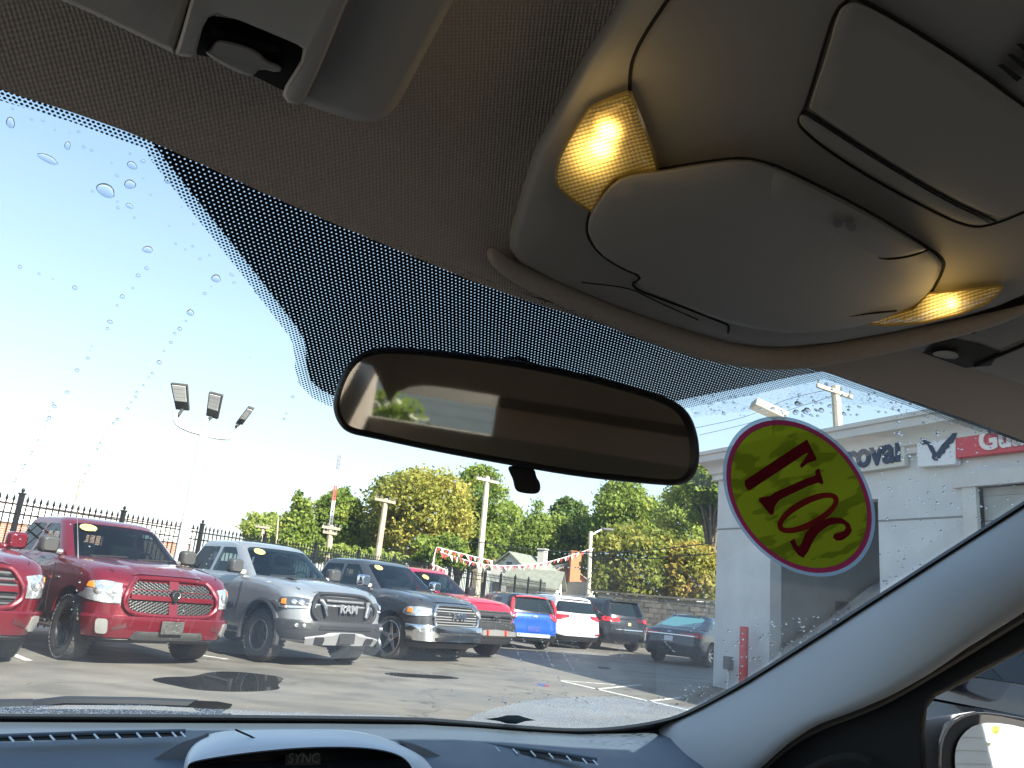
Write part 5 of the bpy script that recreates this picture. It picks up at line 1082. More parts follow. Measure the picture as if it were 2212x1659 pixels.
# --- cabin materials
def clothmat():
    m = mat('headliner_cloth', (.36, .31, .27), .95, sheen=.2); b = NB(m); bs = m.node_tree.nodes['Principled BSDF']; x = b.sep(b.tc.outputs['Object'])
    s = 2500
    w1 = b.m('SINE', b.m('MULTIPLY', b.m('ADD', x[0], b.m('MULTIPLY', x[1], .25)), s)); w2 = b.m('SINE', b.m('MULTIPLY', b.m('SUBTRACT', x[1], b.m('MULTIPLY', x[0], .25)), s))
    h = b.m('MULTIPLY', w1, w2); ns = b.noise(300, 2); hh = b.m('ADD', h, b.m('MULTIPLY', ns, .8))
    bp = b.nt.nodes.new('ShaderNodeBump'); bp.inputs['Strength'].default_value = .6; bp.inputs['Distance'].default_value = .0006; b.L(hh, bp.inputs['Height']); b.L(bp.outputs[0], bs.inputs['Normal'])
    mx = b.nt.nodes.new('ShaderNodeMix'); mx.data_type = 'RGBA'; mx.inputs[6].default_value = (.52, .45, .40, 1); mx.inputs[7].default_value = (.68, .60, .54, 1); b.L(b.mapr(h, -.6, .6), mx.inputs[0]); b.L(mx.outputs[2], bs.inputs['Base Color'])
    return m
M_cloth = clothmat()
M_trim = mat('trim_plastic', (.35, .335, .31), .62, var=.03, vscale=6, bump=.25, bscale=900)
M_trim2 = mat('visor_vinyl', (.42, .40, .37), .7, var=.04, vscale=5, bump=.3, bscale=700)
M_gap = mat('panel_gap', (.012, .012, .011), .9)
M_dash = mat('dash_vinyl', (.085, .115, .15), .55, var=.05, vscale=10, bump=.35, bscale=900)
M_dashl = mat('dash_silver', (.60, .65, .69), .42, .1, var=.03, vscale=8, bump=.1, bscale=900)
M_seal = mat('rubber_seal', (.008, .008, .009), .6)
M_pill = mat('pillar_trim', (.36, .375, .39), .75, var=.03, vscale=6, bump=.3, bscale=800)
M_dark = mat('door_dark', (.012, .012, .013), .7, bump=.2, bscale=500)
# --- headliner: rises from the glass edge and runs back over our heads
edge = [(-260, 80), (-120, 140), (0, 195), (160, 243), (330, 305), (600, 432), (870, 545), (1100, 640), (1300, 700), (1500, 751), (1690, 785), (1780, 802), (1950, 858), (2212, 950), (2420, 1045)]
ed = chaikin(edge, 2, False); rows = []
RZ = .262
for u, v in ed:
    p = tocar(glass(u, v, .002)); row = [car(p.x, p.y+.008, p.z+.012), car(p.x, p.y, p.z)]
    for t in (.01, .03, .06, .09, .12, .16, .2, .26, .34, .45, .6, .8, 1.1, 1.5, 1.9, 2.2):
        k = 1-math.exp(-t/.085); row.append(car(p.x, p.y-t, p.z+(RZ+.02*min(t, 1)-p.z)*k - .004*math.exp(-t/.01)))
    row.append(car(p.x, p.y-2.6, .15))
    rows.append(row)
def reR(rows, R0, R1):
    out = []
    for r in R0: pass
    return rows
l0 = tocar(glass(*edge[0])).x; l1 = tocar(glass(*edge[-1])).x
# side edges of the roof: carry on sideways and bend down to the door openings
def side(row, sgn, base):
    outs = []
    for k, (dr, du) in enumerate(((.08, 0), (.16, -.005), (.22, -.02), (.27, -.05), (.29, -.10))):
        outs.append([p+CR*(sgn*dr)+UP*(du if i > 1 else du*.6) for i, p in enumerate(row)])
    return outs
left = side(rows[0], -1, l0)[::-1]
hl = MB(); hl.grid(left+rows+[[p+CR*.06-UP*.01 for p in rows[-1]], [p+CR*.10-UP*.05 for p in rows[-1]]]); keep(hl.build('headliner', M_cloth, ang=80))
rf = MB(); rf.grid([[car(R, F, U) for F, U in ((HF+.03, HU+.03), (.1, .30), (-.9, .34), (-2.2, .30), (-2.75, .1))] for R in (-.5, -.4, .3, .9, 1.02)]); keep(rf.build('roof_panel', M_dgr))
# --- windscreen with printed dot bands
wsP = [(-300, 60), (0, 188), (330, 298), (870, 538), (1690, 778), (1950, 850), (2212, 940), (2440, 1040), (2440, 930+60), (2330, 1010), (2212, 1082), (1900, 1285), (1700, 1415), (1560, 1500), (1490, 1540), (1300, 1585), (900, 1562), (0, 1545), (-300, 1540)]
wsP = [(-300, 60), (0, 188), (330, 298), (870, 538), (1690, 778), (1950, 850), (2212, 940), (2350, 1000), (2212, 1100), (1900, 1300), (1700, 1430), (1560, 1515), (1490, 1550), (1300, 1590), (900, 1566), (0, 1550), (-300, 1545)]
M_ws = clearmat('windscreen_glass', (.90, .955, .96), gl=.75, veil=.03)
def gpoly(name, px, o, mt, parent=None, th=0):
    mb = MB()
    if th: mb.prism([glass(u, v, o) for u, v in px], -GN*th)
    else: mb.add([glass(u, v, o) for u, v in px], [tuple(range(len(px)))])
    return keep(mb.build(name, mt, smooth=False), parent)
ws = gpoly('windscreen', wsP, 0, M_ws)
def dotmat(name, pitch_, r_, holes, soft=.06, shrink=None):
    """hexagonal print on the glass; holes=True: black with clear dots, else black dots on clear"""
    m = bpy.data.materials.new(name); m.use_nodes = True; nt = m.node_tree; nt.nodes.clear(); b = NB(m)
    at = nt.nodes.new('ShaderNodeAttribute'); at.attribute_name = 'gp'; x = b.sep(at.outputs['Vector'])
    X = b.m('DIVIDE', x[0], pitch_); Y = b.m('DIVIDE', x[1], pitch_*1.732)
    def cell(ox, oy):
        a = b.m('SUBTRACT', b.m('FRACT', b.m('ADD', X, ox+100)), .5); c = b.m('MULTIPLY', b.m('SUBTRACT', b.m('FRACT', b.m('ADD', Y, oy+100)), .5), 1.732)
        return b.m('SQRT', b.m('ADD', b.m('MULTIPLY', a, a), b.m('MULTIPLY', c, c)))
    d = b.m('MINIMUM', cell(0, 0), cell(.5, .5))
    rr = r_
    if shrink:    # dot size fades towards the outer edge of the band
        rr = b.m('MULTIPLY', b.m('ADD', b.m('MULTIPLY', x[2], .22), .78), r_)
    k = b.mapr(b.m('SUBTRACT', d, rr), -soft/2, soft/2)
    fac = b.m('SUBTRACT', 1, k) if holes else k        # 1 = clear
    t = nt.nodes.new('ShaderNodeBsdfTransparent'); t.inputs[0].default_value = (.9, .95, .97, 1); di = nt.nodes.new('ShaderNodeBsdfPrincipled'); di.inputs['Base Color'].default_value = (.008, .009, .012, 1); di.inputs['Roughness'].default_value = .35
    mx = nt.nodes.new('ShaderNodeMixShader'); o = nt.nodes.new('ShaderNodeOutputMaterial'); b.L(fac, mx.inputs[0]); b.L(di.outputs[0], mx.inputs[1]); b.L(t.outputs[0], mx.inputs[2]); b.L(mx.outputs[0], o.inputs[0]); return m
def setgp(o, P3s, third=None):
    at = o.data.attributes.new('gp', 'FLOAT_VECTOR', 'POINT')
    for i, p in enumerate(P3s):
        d = p-GP; at.data[i].vector = (d.dot(CR), d.dot(GD), third[i] if third else 0)
PIT = .00262
fr_px = chaikin([(318, 290), (345, 330), (440, 450), (540, 575), (640, 700), (657, 735), (662, 790), (668, 820), (700, 845), (760, 866), (900, 880), (1200, 885), (1400, 880), (1470, 862), (1600, 838), (1700, 815), (1785, 806), (1700, 770)], 1)
fr_px = [(322, 296), (345, 330), (440, 450), (540, 575), (628, 690), (645, 712), (656, 735), (661, 765), (662, 795), (670, 820), (690, 840), (720, 855), (800, 870), (900, 880), (1200, 885), (1400, 878), (1470, 864), (1600, 838), (1720, 812), (1790, 800), (1700, 770), (1500, 735), (1300, 684), (1100, 624), (870, 530), (600, 415)]
pts = [glass(u, v, .0012) for u, v in fr_px]; o = MB().add(pts, [tuple(range(len(pts)))]).build('dotted_shade_band', dotmat('frit_holes', PIT, .165, True), smooth=False); setgp(o, pts); keep(o)
def band(px, wdt, name, sgn=1):
    """strip of fine black dots fading out over its width (px-space outline, rows from solid side to clear side)"""
    inn, out = [], []; n = len(px)
    for i, (u, v) in enumerate(px):
        a, c = px[max(i-1, 0)], px[min(i+1, n-1)]; dx, dy = c[0]-a[0], c[1]-a[1]; L_ = math.hypot(dx, dy); nx, ny = -dy/L_*sgn, dx/L_*sgn
        w_ = wdt if isinstance(wdt, (int, float)) else lerp(wdt[0], wdt[1], i/(n-1)); inn.append((u, v)); out.append((u+nx*w_, v+ny*w_))
    rows = [[glass(u, v, .0008) for u, v in inn], [glass(u, v, .0008) for u, v in out]]
    mb = MB().grid(rows); o = mb.build(name, dotmat('frit_dots', PIT*.80, .38, False, shrink=True) if 'fd' not in MATS else MATS['fd'], smooth=False); MATS['fd'] = o.data.materials[0]
    setgp(o, mb.v, [1]*n+[0]*n); keep(o)
band(fr_px[1:17], 25, 'dot_fade_edge', 1)
band([(-40, 175), (0, 190), (160, 238), (330, 300), (345, 332)], 26, 'dot_fade_edge', 1)
band([(1470, 864), (1600, 838), (1720, 812), (1775, 800)], 20, 'dot_fade_edge', 1)
band([(1775, 797), (1950, 852), (2212, 945)], 20, 'dot_fade_edge', 1)
# black ceramic border along the cowl and the pillar, in view as a thin black line
bd_px = [(-60, 1541), (0, 1541), (400, 1543), (700, 1546), (900, 1549), (1000, 1556), (1130, 1567), (1230, 1574), (1330, 1571), (1440, 1553), (1500, 1529), (1600, 1474), (1700, 1411), (1900, 1282), (2212, 1082), (2330, 1005)]
up_ = chaikin(bd_px, 2, False); rows = [[], [], []]
for i, (u, v) in enumerate(up_):
    a, c = up_[max(i-1, 0)], up_[min(i+1, len(up_)-1)]; dx, dy = c[0]-a[0], c[1]-a[1]; L_ = math.hypot(dx, dy); nx, ny = -dy/L_, dx/L_
    rows[0].append(glass(u, v, .002)); rows[1].append(glass(u+nx*6, v+ny*6, .010)); rows[2].append(glass(u+nx*40, v+ny*40, .004))
keep(MB().grid(rows).build('glass_border', M_seal))
# --- A pillar trim
up2 = [(1392, 1588), (1440, 1562), (1500, 1536), (1600, 1482), (1700, 1419), (1800, 1355), (1900, 1290), (2060, 1187), (2212, 1090), (2400, 970)]
lo2 = [(1500, 1760), (1640, 1662), (1700, 1608), (1760, 1568), (1850, 1535), (1930, 1500), (2010, 1455), (2110, 1385), (2212, 1322), (2400, 1200)]
DP = car(.90, .45, 0); DN = (CR*1+UP*.25).normalized()
rows = []
for t in [i/26 for i in range(27)]:
    def pick(P): k = t*(len(P)-1); i = min(int(k), len(P)-2); f = k-i; return (lerp(P[i][0], P[i+1][0], f), lerp(P[i][1], P[i+1][1], f))
    a = glass(*pick(up2), .004); c = on(*pick(lo2), DP, DN); row = []
    for s in (0, .04, .1, .2, .32, .45, .58, .7, .8, .88, .94, 1):
        q = a.lerp(c, s); tocam = (EYE-q).normalized(); q = q+tocam*(.045*math.sin(PI*min(1, s*1.0))**.6) - tocam*.0; row.append(q)
    row.append(c-(EYE-c).normalized()*.06); row.insert(0, a-(EYE-a).normalized()*.03)
    rows.append(row)
keep(MB().grid(rows).build('pillar_trim', M_pill, ang=80))
# headliner strip that covers the pillar top on the far right
# --- door frame, seal and dark door corner behind the pillar
def slab(name, px, surf, th, mt, parent=None, bev=.0, ang=40):
    P = [surf(u, v) for u, v in px]; d = [(p-EYE).normalized()*th for p in P]; n = len(P); vs = P+[p+q for p, q in zip(P, d)]
    o = MB().add(vs, [tuple(range(n))[::-1], tuple(range(n, 2*n))]+[(i, (i+1) % n, n+(i+1) % n, n+i) for i in range(n)]).build(name, mt, ang=ang, bevel=bev); return keep(o, parent)
DD = lambda o: (lambda u, v: on(u, v, DP+DN*o, DN))
slab('door_corner', [(1560, 1720), (1700, 1600), (1850, 1530), (1930, 1495), (2010, 1455), (2110, 1390), (2212, 1322), (2400, 1200), (2400, 1290), (2212, 1402), (2110, 1452), (2050, 1486), (2020, 1500), (2003, 1520), (1993, 1560), (1995, 1720)], DD(.03), .05, M_dark, bev=.004)
slab('window_seal', [(2400, 1262), (2212, 1385), (2110, 1442), (2050, 1472), (2005, 1494), (1985, 1520), (1970, 1570), (1972, 1720), (2004, 1720), (1998, 1580), (2003, 1530), (2022, 1505), (2060, 1486), (2110, 1460), (2212, 1405), (2400, 1290)], DD(.045), .012, mat('seal_beige', (.16, .15, .12), .6), bev=.003)
keep(MB().tube([DD(.02)(u, v) for u, v in chaikin([(1640, 1668), (1700, 1612), (1760, 1575), (1850, 1541), (1900, 1520), (1945, 1496), (2000, 1464), (2110, 1396), (2212, 1333)], 2, False)], .004, 6).build('welt_seal', mat('welt', (.10, .09, .075), .6)))
keep(MB().tube([DD(.0)(u, v) for u, v in chaikin([(1640, 1750), (1700, 1700), (1740, 1665), (1800, 1638), (1850, 1632), (1880, 1645)], 2, False)], .005, 6).build('grab_edge', M_gap))
# --- dashboard
def dp(u, v, U): return on(u, v, EYE+UP*U, UP)
rows = []
for u, v0 in ((-200, 1548), (0, 1550), (400, 1553), (700, 1555), (900, 1558), (1000, 1564), (1130, 1574), (1240, 1580), (1340, 1577), (1430, 1570)):
    a = glass(u, v0, .003); ac = tocar(a); rows.append([a, car(ac.x, ac.y-.03, ac.z-.004), car(ac.x, ac.y-.08, ac.z+.000), car(ac.x, ac.y-.2, ac.z-.012), car(ac.x, ac.y-.34, ac.z-.035), car(ac.x-.0, ac.y-.42, ac.z-.10), car(ac.x, ac.y-.44, ac.z-.4)])
last = rows[-1]; 
for dr, du in ((.06, -.01), (.12, -.035), (.16, -.1)): rows.append([p+CR*dr+UP*du for p in last])
keep(MB().grid(rows).build('dashboard', M_dash, ang=80))
def dtop(o): 
    def f(u, v):
        # surface just above the dash top
        return on(u, v, car(.5, BF-.15, BU-.010+o), (UP+CF*-.06).normalized())
    return f
vent = [(-40, 1600), (60, 1596), (180, 1592), (300, 1589), (400, 1587)]
vent2 = [(880, 1604), (940, 1605), (1000, 1610), (1060, 1616), (1120, 1624), (1180, 1631), (1240, 1640), (1290, 1648)]
for vv, wv_ in ((vent, 7), (vent2, 7)):
    f_ = dtop(.004 if vv is vent2 else .024); P = chaikin(vv, 2, False); n = len(P); vo = keep(MB().grid([[f_(u, v-wv_*math.sin(PI*(.12+.76*i/(n-1)))*.7) for i, (u, v) in enumerate(P)], [f_(u, v+wv_*math.sin(PI*(.12+.76*i/(n-1)))*.7) for i, (u, v) in enumerate(P)]]).build('defrost_vent', M_gap))
    keep(MB().tube([dtop(.006 if vv is vent2 else .026)(u, v-wv_*.8-2) for u, v in P], .0022, 6).build('vent_rim', M_dash), vo)
    N_ = 12; 
    for i in range(N_):
        k = (i+.6)/N_*(n-1); j = min(int(k), n-2); u, v = lerp(P[j][0], P[j+1][0], k-j), lerp(P[j][1], P[j+1][1], k-j); f2_ = dtop(.006 if vv is vent2 else .026)
        keep(MB().tube([f2_(u-5, v-5), f2_(u+5, v+6)], .0011, 5).build('vent_fin', M_dashl), vo)
# centre display hood: a real hood standing on the dash
HP = car(.36, .86, -.2); HN = (CF*-1+CR*0+UP*.25).normalized()
def hd_(o=0): return lambda u, v: on(u, v, HP+HN*o, HN)
hood = chaikin([(392, 1672), (400, 1635), (412, 1612), (430, 1595), (470, 1579), (560, 1576), (700, 1575), (760, 1578), (830, 1592), (890, 1618), (925, 1640), (960, 1672)], 2, False)
inn = chaikin([(404, 1672), (404, 1655), (412, 1645), (470, 1634), (560, 1622), (650, 1614), (740, 1612), (810, 1616), (860, 1628), (885, 1646), (896, 1672)], 2, False)
n = min(len(hood), len(inn)); resamp = lambda P, n: [(lambda k: (lerp(P[min(int(k), len(P)-2)][0], P[min(int(k), len(P)-2)+1][0], k-min(int(k), len(P)-2)), lerp(P[min(int(k), len(P)-2)][1], P[min(int(k), len(P)-2)+1][1], k-min(int(k), len(P)-2))))(i/(n-1)*(len(P)-1)) for i in range(n)]
hood, inn = resamp(hood, 40), resamp(inn, 40)
ext = lambda P: [(P[0][0]-10, 1760)]+P+[(P[-1][0]+12, 1760)]
hood, inn = ext(hood), ext(inn)
rows = [[hd_(-.10)(u, v) for u, v in hood], [hd_(-.04)(u+0, v+1) for u, v in hood], [hd_(.02)((a[0]*.72+c[0]*.28), (a[1]*.72+c[1]*.28)) for a, c in zip(hood, inn)], [hd_(.06)((a[0]*.25+c[0]*.75), (a[1]*.25+c[1]*.75)) for a, c in zip(hood, inn)], [hd_(.065)(u, v) for u, v in inn], [hd_(.055)(u, v+3) for u, v in inn]]
ho = keep(MB().grid(rows).build('display_hood', M_dashl, ang=60))
slab('display_face', [(396, 1760), (400, 1650), (420, 1636), (560, 1614), (700, 1604), (800, 1606), (880, 1620), (905, 1650), (905, 1760)], hd_(-.02), .02, mat('display_black', (.006, .006, .008), .25), ho)
pl = slab('name_plate', [(617, 1631), (692, 1629), (692, 1652), (616, 1653)], hd_(0.0), .004, mat('plate_dim', (.06, .06, .055), .4), ho)
a_, b_ = hd_(.004)(622, 1648), hd_(.004)(688, 1647); tx = place_text('lettering', 'SYNC', mat('plate_letters', (.2, .2, .19), .4), None, a_, b_-a_, UP, (b_-a_).length, .0, .0004); keep(tx, ho)
keep(MB().tube([hd_(.03)(u, v) for u, v in ((508, 1576), (540, 1590), (566, 1604), (585, 1622))], .0009, 4).build('seam', M_gap), ho)
# dash shoulders either side of the hood
slab('dash_shoulder', chaikin([(235, 1700), (330, 1640), (385, 1605), (440, 1588), (450, 1580), (452, 1590), (425, 1600), (408, 1625), (398, 1660), (396, 1700)], 1), hd_(-.03), .05, mat('shoulder_grey', (.12, .13, .145), .5, var=.03, bump=.3, bscale=900), bev=.003)
slab('dash_shoulder', chaikin([(900, 1700), (905, 1640), (880, 1615), (850, 1596), (905, 1608), (960, 1636), (1010, 1665), (1060, 1700)], 1), hd_(-.03), .05, mat('shoulder_grey'), bev=.003)
# --- wiper outside the glass
WG = lambda o: (lambda u, v: glass(u, v, -o))
wip = MB(); wip.tube([WG(.03)(u, v) for u, v in ((-80, 1524), (0, 1522), (70, 1521))], .006, 6); wip.tube([WG(.035)(u, v) for u, v in ((60, 1522), (140, 1513), (300, 1515), (425, 1520))], 1*.0050, 6)
wo_ = wip.build('wiper_arm', mat('wiper_blue_black', (.012, .016, .022), .5)); keep(wo_)
slab('wiper_head', [(422, 1513), (540-70, 1515), (487, 1518), (503, 1521), (497, 1530), (488, 1533), (478, 1541), (452, 1543), (448, 1539), (425, 1536), (415, 1528), (405, 1524)], WG(.03), .012, mat('wiper_blue_black', (.012, .016, .022), .5), bev=.001)
slab('wiper_blade', [(-80, 1532), (0, 1530), (300, 1533), (500, 1541), (500, 1545), (0, 1540), (-80, 1540)], WG(.012), .004, mat('wiper_blue_black'))
# --- rear-view mirror
mc = EYE+ray(1112, 905)*.50; MN = V((.25, -.96, -.12)).normalized()
mo = lambda o=0: (lambda u, v: on(u, v, mc+MN*o, MN))
mout = chaikin([(765, 770), (800, 752), (850, 748), (960, 757), (1100, 775), (1250, 803), (1400, 843), (1460, 866), (1492, 895), (1508, 940), (1512, 985), (1506, 1020), (1488, 1042), (1460, 1050), (1400, 1046), (1250, 1031), (1100, 1005), (950, 978), (800, 946), (750, 936), (728, 912), (718, 880), (722, 850), (738, 805)], 2)
cx_, cy_ = 1115, 902
def shrink(P, d):
    out = []; n = len(P)
    for i in range(n):
        a, c = P[i-1], P[(i+1) % n]; dx, dy = c[0]-a[0], c[1]-a[1]; L_ = math.hypot(dx, dy); nx, ny = -dy/L_, dx/L_
        out.append((P[i][0]+nx*d, P[i][1]+ny*d))
    return out
rows = [[mo(o)(u, v) for u, v in shrink(mout, d)] for o, d in ((-.035, 30), (-.03, 10), (-.015, 1), (-.004, 0), (.003, 3), (.004, 8), (.002, 13), (-.001, 15))]
mm = MB().grid(rows, True); mm.f.append(tuple(range(len(mout)))[::-1])
rm = keep(mm.build('rear_view_mirror', mat('mirror_shell', (.012, .012, .013), .45), ang=60))
gl_ = MB().add([mo(0)(u, v) for u, v in shrink(mout, 14)], [tuple(range(len(mout)))]).build('mirror_glass', mat('silvered_glass', (.55, .54, .48), .03, 1), smooth=False); keep(gl_, rm)
slab('dimmer_tab', chaikin([(1095, 1004), (1100, 1020), (1108, 1035), (1112, 1058), (1125, 1065), (1158, 1068), (1168, 1060), (1167, 1042), (1158, 1030), (1156, 1010)], 2), mo(-.012), .016, mat('mirror_shell'), rm, bev=.003)
st = MB(); st.tube([mo(-.02)(1112, 900), (mo(-.03)(1112, 850)+glass(1112, 850))/2, glass(1100, 800, .004)], [.016, .011, .016], 10); keep(st.build('mirror_stalk', mat('mirror_shell')), rm)
# --- overhead console: surfaces of real depth under the roof
K = lambda x, y: (1026+x*.5361, y*.5361)
CPN = (UP*1+CF*.16+CR*.03).normalized(); CP0 = car(.25, .28, .185)
def con(o=0):
    return lambda u, v: on(u, v, CP0-CPN*o, CPN)
def cslab(name, px, o, th, mt, parent=None, rim=.006, sp=34, dome=0, rimpx=9):
    """moulded panel: rounded rim, gently domed face"""
    xs = [p[0] for p in px]; ys = [p[1] for p in px]; cx, cy = sum(xs)/len(xs), sum(ys)/len(ys); s_ = max(max(xs)-min(xs), max(ys)-min(ys))/2
    def f(u, v, d):
        k = min(1, d/rimpx); k = math.sqrt(max(0, 1-(1-k)**2)); rr = ((u-cx)**2+(v-cy)**2)/s_**2
        return con(o-rim*(1-k)+dome*max(0, 1-rr))(u, v)
    # rings near the rim so the rounding has geometry
    vs, fs = [], []
    P = densify(px, sp*.5)
    if sum((b_[0]-a_[0])*(b_[1]+a_[1]) for a_, b_ in zip(P, P[1:]+P[:1])) > 0: P = P[::-1]
    rings = [P]; 
    for d in (rimpx*.12, rimpx*.3, rimpx*.6, rimpx): rings.append(shrink(P, d))
    dd = (0, rimpx*.12, rimpx*.3, rimpx*.6, rimpx)
    top = [[f(u, v, d_) for u, v in R] for R, d_ in zip(rings, dd)]
    back = [con(o-rim-th)(u, v) for u, v in P]
    mb = MB(); mb.grid([back]+top, True); inner_ = rings[-1]
    v2, f2_ = cdt(inner_, sp, lambda u, v, d: f(u, v, d+rimpx)); mb.add(v2, f2_)
    o_ = mb.build(name, mt, ang=50)
    bm = bmesh.new(); bm.from_mesh(o_.data); bmesh.ops.remove_doubles(bm, verts=bm.verts, dist=1e-6); bm.to_mesh(o_.data); bm.free(); finish(o_.data, 50)
    return keep(o_, parent)
cbody = [K(x, y) for x, y in ((2500, -300), (640, -300), (600, -20), (440, 220), (330, 430), (240, 600), (190, 760), (138, 940), (140, 1000), (178, 1055), (330, 1135), (520, 1215), (700, 1282), (900, 1345), (1050, 1385), (1150, 1397), (1250, 1399), (1450, 1380), (1700, 1335), (1950, 1280), (2100, 1235), (2300, 1150), (2500, 1050))]
oc = cslab('overhead_console', cbody, .0, .05, M_trim, None, .016, 60, .0, 26)
# soft lip of the headliner hugging the console front
lip = chaikin([K(x, y) for x, y in ((60, 1010), (120, 1075), (330, 1175), (650, 1310), (900, 1392), (1080, 1432), (1250, 1445), (1450, 1425), (1800, 1355), (2100, 1285), (2300, 1215), (2500, 1120))], 2, False)
nl_ = len(lip); keep(MB().tube([con(-.012)(u, v) for u, v in lip], [.001+.008*math.sin(PI*min(1, max(0, i/(nl_-1)*1.15)))**.6 for i in range(nl_)], 12).build('headliner_lip', mat('lip_cloth', (.50, .43, .37), .95, var=.06, vscale=300, sheen=.2), ang=80))
def groove(px, r=.0016, o=.0002, name='seam', par=None, mt=None): return keep(MB().tube([con(o)(u, v) for u, v in chaikin([K(x, y) for x, y in px], 2, False)], r*.48, 5).build(name, mt or M_gap), par or oc)
cslab('sunglasses_door', chaikin([K(x, y) for x, y in ((455, 900), (470, 850), (525, 762), (600, 704), (740, 688), (900, 660), (1080, 638), (1190, 664), (1290, 708), (1560, 842), (1820, 1000), (1880, 1050), (1880, 1090), (1830, 1185), (1770, 1235), (1640, 1290), (1480, 1330), (1280, 1345), (1120, 1325), (980, 1290), (800, 1215), (640, 1145), (680, 1115), (590, 1078), (500, 1020), (458, 950))], 1), .0075, .010, mat('door_trim', (.36, .345, .32), .5, var=.03, vscale=6, bump=.2, bscale=900), oc, .005, 34, .006, 8)
groove(((735, 686), (900, 656), (1080, 634), (1190, 660), (1300, 708), (1560, 838), (1828, 998), (1890, 1048), (1886, 1092), (1832, 1188)), .0022)
groove(((740, 686), (600, 700), (520, 760), (466, 850), (450, 900), (452, 955), (500, 1022), (590, 1080), (682, 1117), (612, 1153), (800, 1222), (1000, 1300), (1024, 1312), (1020, 1340)), .0016)
groove(((430, 1138), (620, 1158), (700, 1200), (900, 1290)), .0008)
groove(((1070, 1275), (1110, 1283), (1300, 1310), (1450, 1318)), .0006, .009)
groove(((1430, 1278), (1520, 1272), (1600, 1262), (1700, 1252)), .0012, .010)
tab = cslab('press_tab', chaikin([K(x, y) for x, y in ((1205, 680), (1300, 722), (1560, 852), (1800, 990), (1822, 1008), (1760, 1024), (1690, 1038), (1640, 1036), (1480, 966), (1300, 874), (1200, 822), (1180, 795), (1186, 730))], 1), .0125, .006, M_trim, oc, .003, 30, .002, 5)
groove(((1198, 668), (1184, 725), (1172, 790), (1190, 822), (1300, 882), (1480, 972), (1620, 1036), (1668, 1045), (1760, 1032), (1832, 1004)), .0013, .0095)
for x in (1462, 1518): slab('eyeglass_mark', chaikin([K(x-22, 885+(x-1462)*.25), K(x, 876+(x-1462)*.25), K(x+20, 892+(x-1462)*.25), K(x+16, 915+(x-1462)*.25), K(x-4, 920+(x-1462)*.25), K(x-20, 905+(x-1462)*.25)], 2), con(.0168), .0012, M_grey, tab)
slab('eyeglass_mark', [K(1480, 884), K(1500, 890), K(1499, 895), K(1479, 889)], con(.0168), .0012, M_grey, tab)
cslab('console_lid', chaikin([K(x, y) for x, y in ((1345, 425), (1420, 205), (1462, 45), (1500, 12), (1545, 5), (1700, 85), (2000, 275), (2212, 432), (2400, 560), (2400, 780), (2212, 845), (2150, 872), (2100, 882), (1900, 792), (1600, 612), (1350, 445))], 1), .004, .006, M_trim, oc, .003, 40, .0, 6)
cslab('console_button_strip', chaikin([K(x, y) for x, y in ((1312, 460), (1340, 462), (1600, 632), (1900, 810), (2090, 898), (2010, 910), (1900, 874), (1600, 712), (1400, 582), (1318, 512), (1305, 485))], 1), .003, .005, M_trim, oc, .002, 30, 0, 4)
groove(((1540, -40), (1500, 2), (1452, 40), (1402, 200), (1335, 425), (1302, 480), (1308, 512), (1400, 592), (1600, 722), (1900, 882), (2010, 918), (2080, 906), (2150, 882), (2212, 855), (2400, 780)), .0013)
groove(((1322, 442), (1600, 622), (1900, 802), (2098, 890)), .0013, .003)
groove(((1500, -30), (1560, 0), (1700, 76), (2000, 265), (2212, 424), (2400, 560)), .0016, .002)
groove(((790, -20), (682, 140), (636, 235), (624, 300), (624, 372)), .0016)
vg = None
for i in range(6):
    x, y = 2105+i*40-i*2, 262-i*42; q = [(x, y), (x+22, y-5), (x+100, y+52), (x+78, y+68)]
    if x > 2330: break
    slab('grille_slot', [K(*p) for p in q], con(.0035), .004, M_gap, oc)
# map lamps
def lensmat():
    m = mat('lamp_lens', (.8, .55, .12), .25, coat=1, emit=(1, .60, .12), estr=1); b = NB(m); at = b.nt.nodes.new('ShaderNodeAttribute'); at.attribute_name = 'lens'; x = b.sep(at.outputs['Vector'])
    ridge = b.m('ABSOLUTE', b.m('SINE', b.m('MULTIPLY', x[0], 1))); r2 = b.m('ABSOLUTE', b.m('SINE', b.m('MULTIPLY', x[1], 1)))
    cell = b.m('MULTIPLY', b.m('ADD', b.m('MULTIPLY', ridge, .8), .2), b.m('ADD', b.m('MULTIPLY', r2, .35), .65))
    g = b.m('ADD', b.m('MULTIPLY', b.m('POWER', x[2], 2.6), 5.0), .05); s = b.m('MULTIPLY', cell, g); bs = m.node_tree.nodes['Principled BSDF']; b.L(s, bs.inputs['Emission Strength'])
    bp = b.nt.nodes.new('ShaderNodeBump'); bp.inputs['Distance'].default_value = .0015; b.L(cell, bp.inputs['Height']); b.L(bp.outputs[0], bs.inputs['Normal']); bs.inputs['Base Color'].default_value = (.28, .19, .05, 1); return m
M_lens = lensmat()
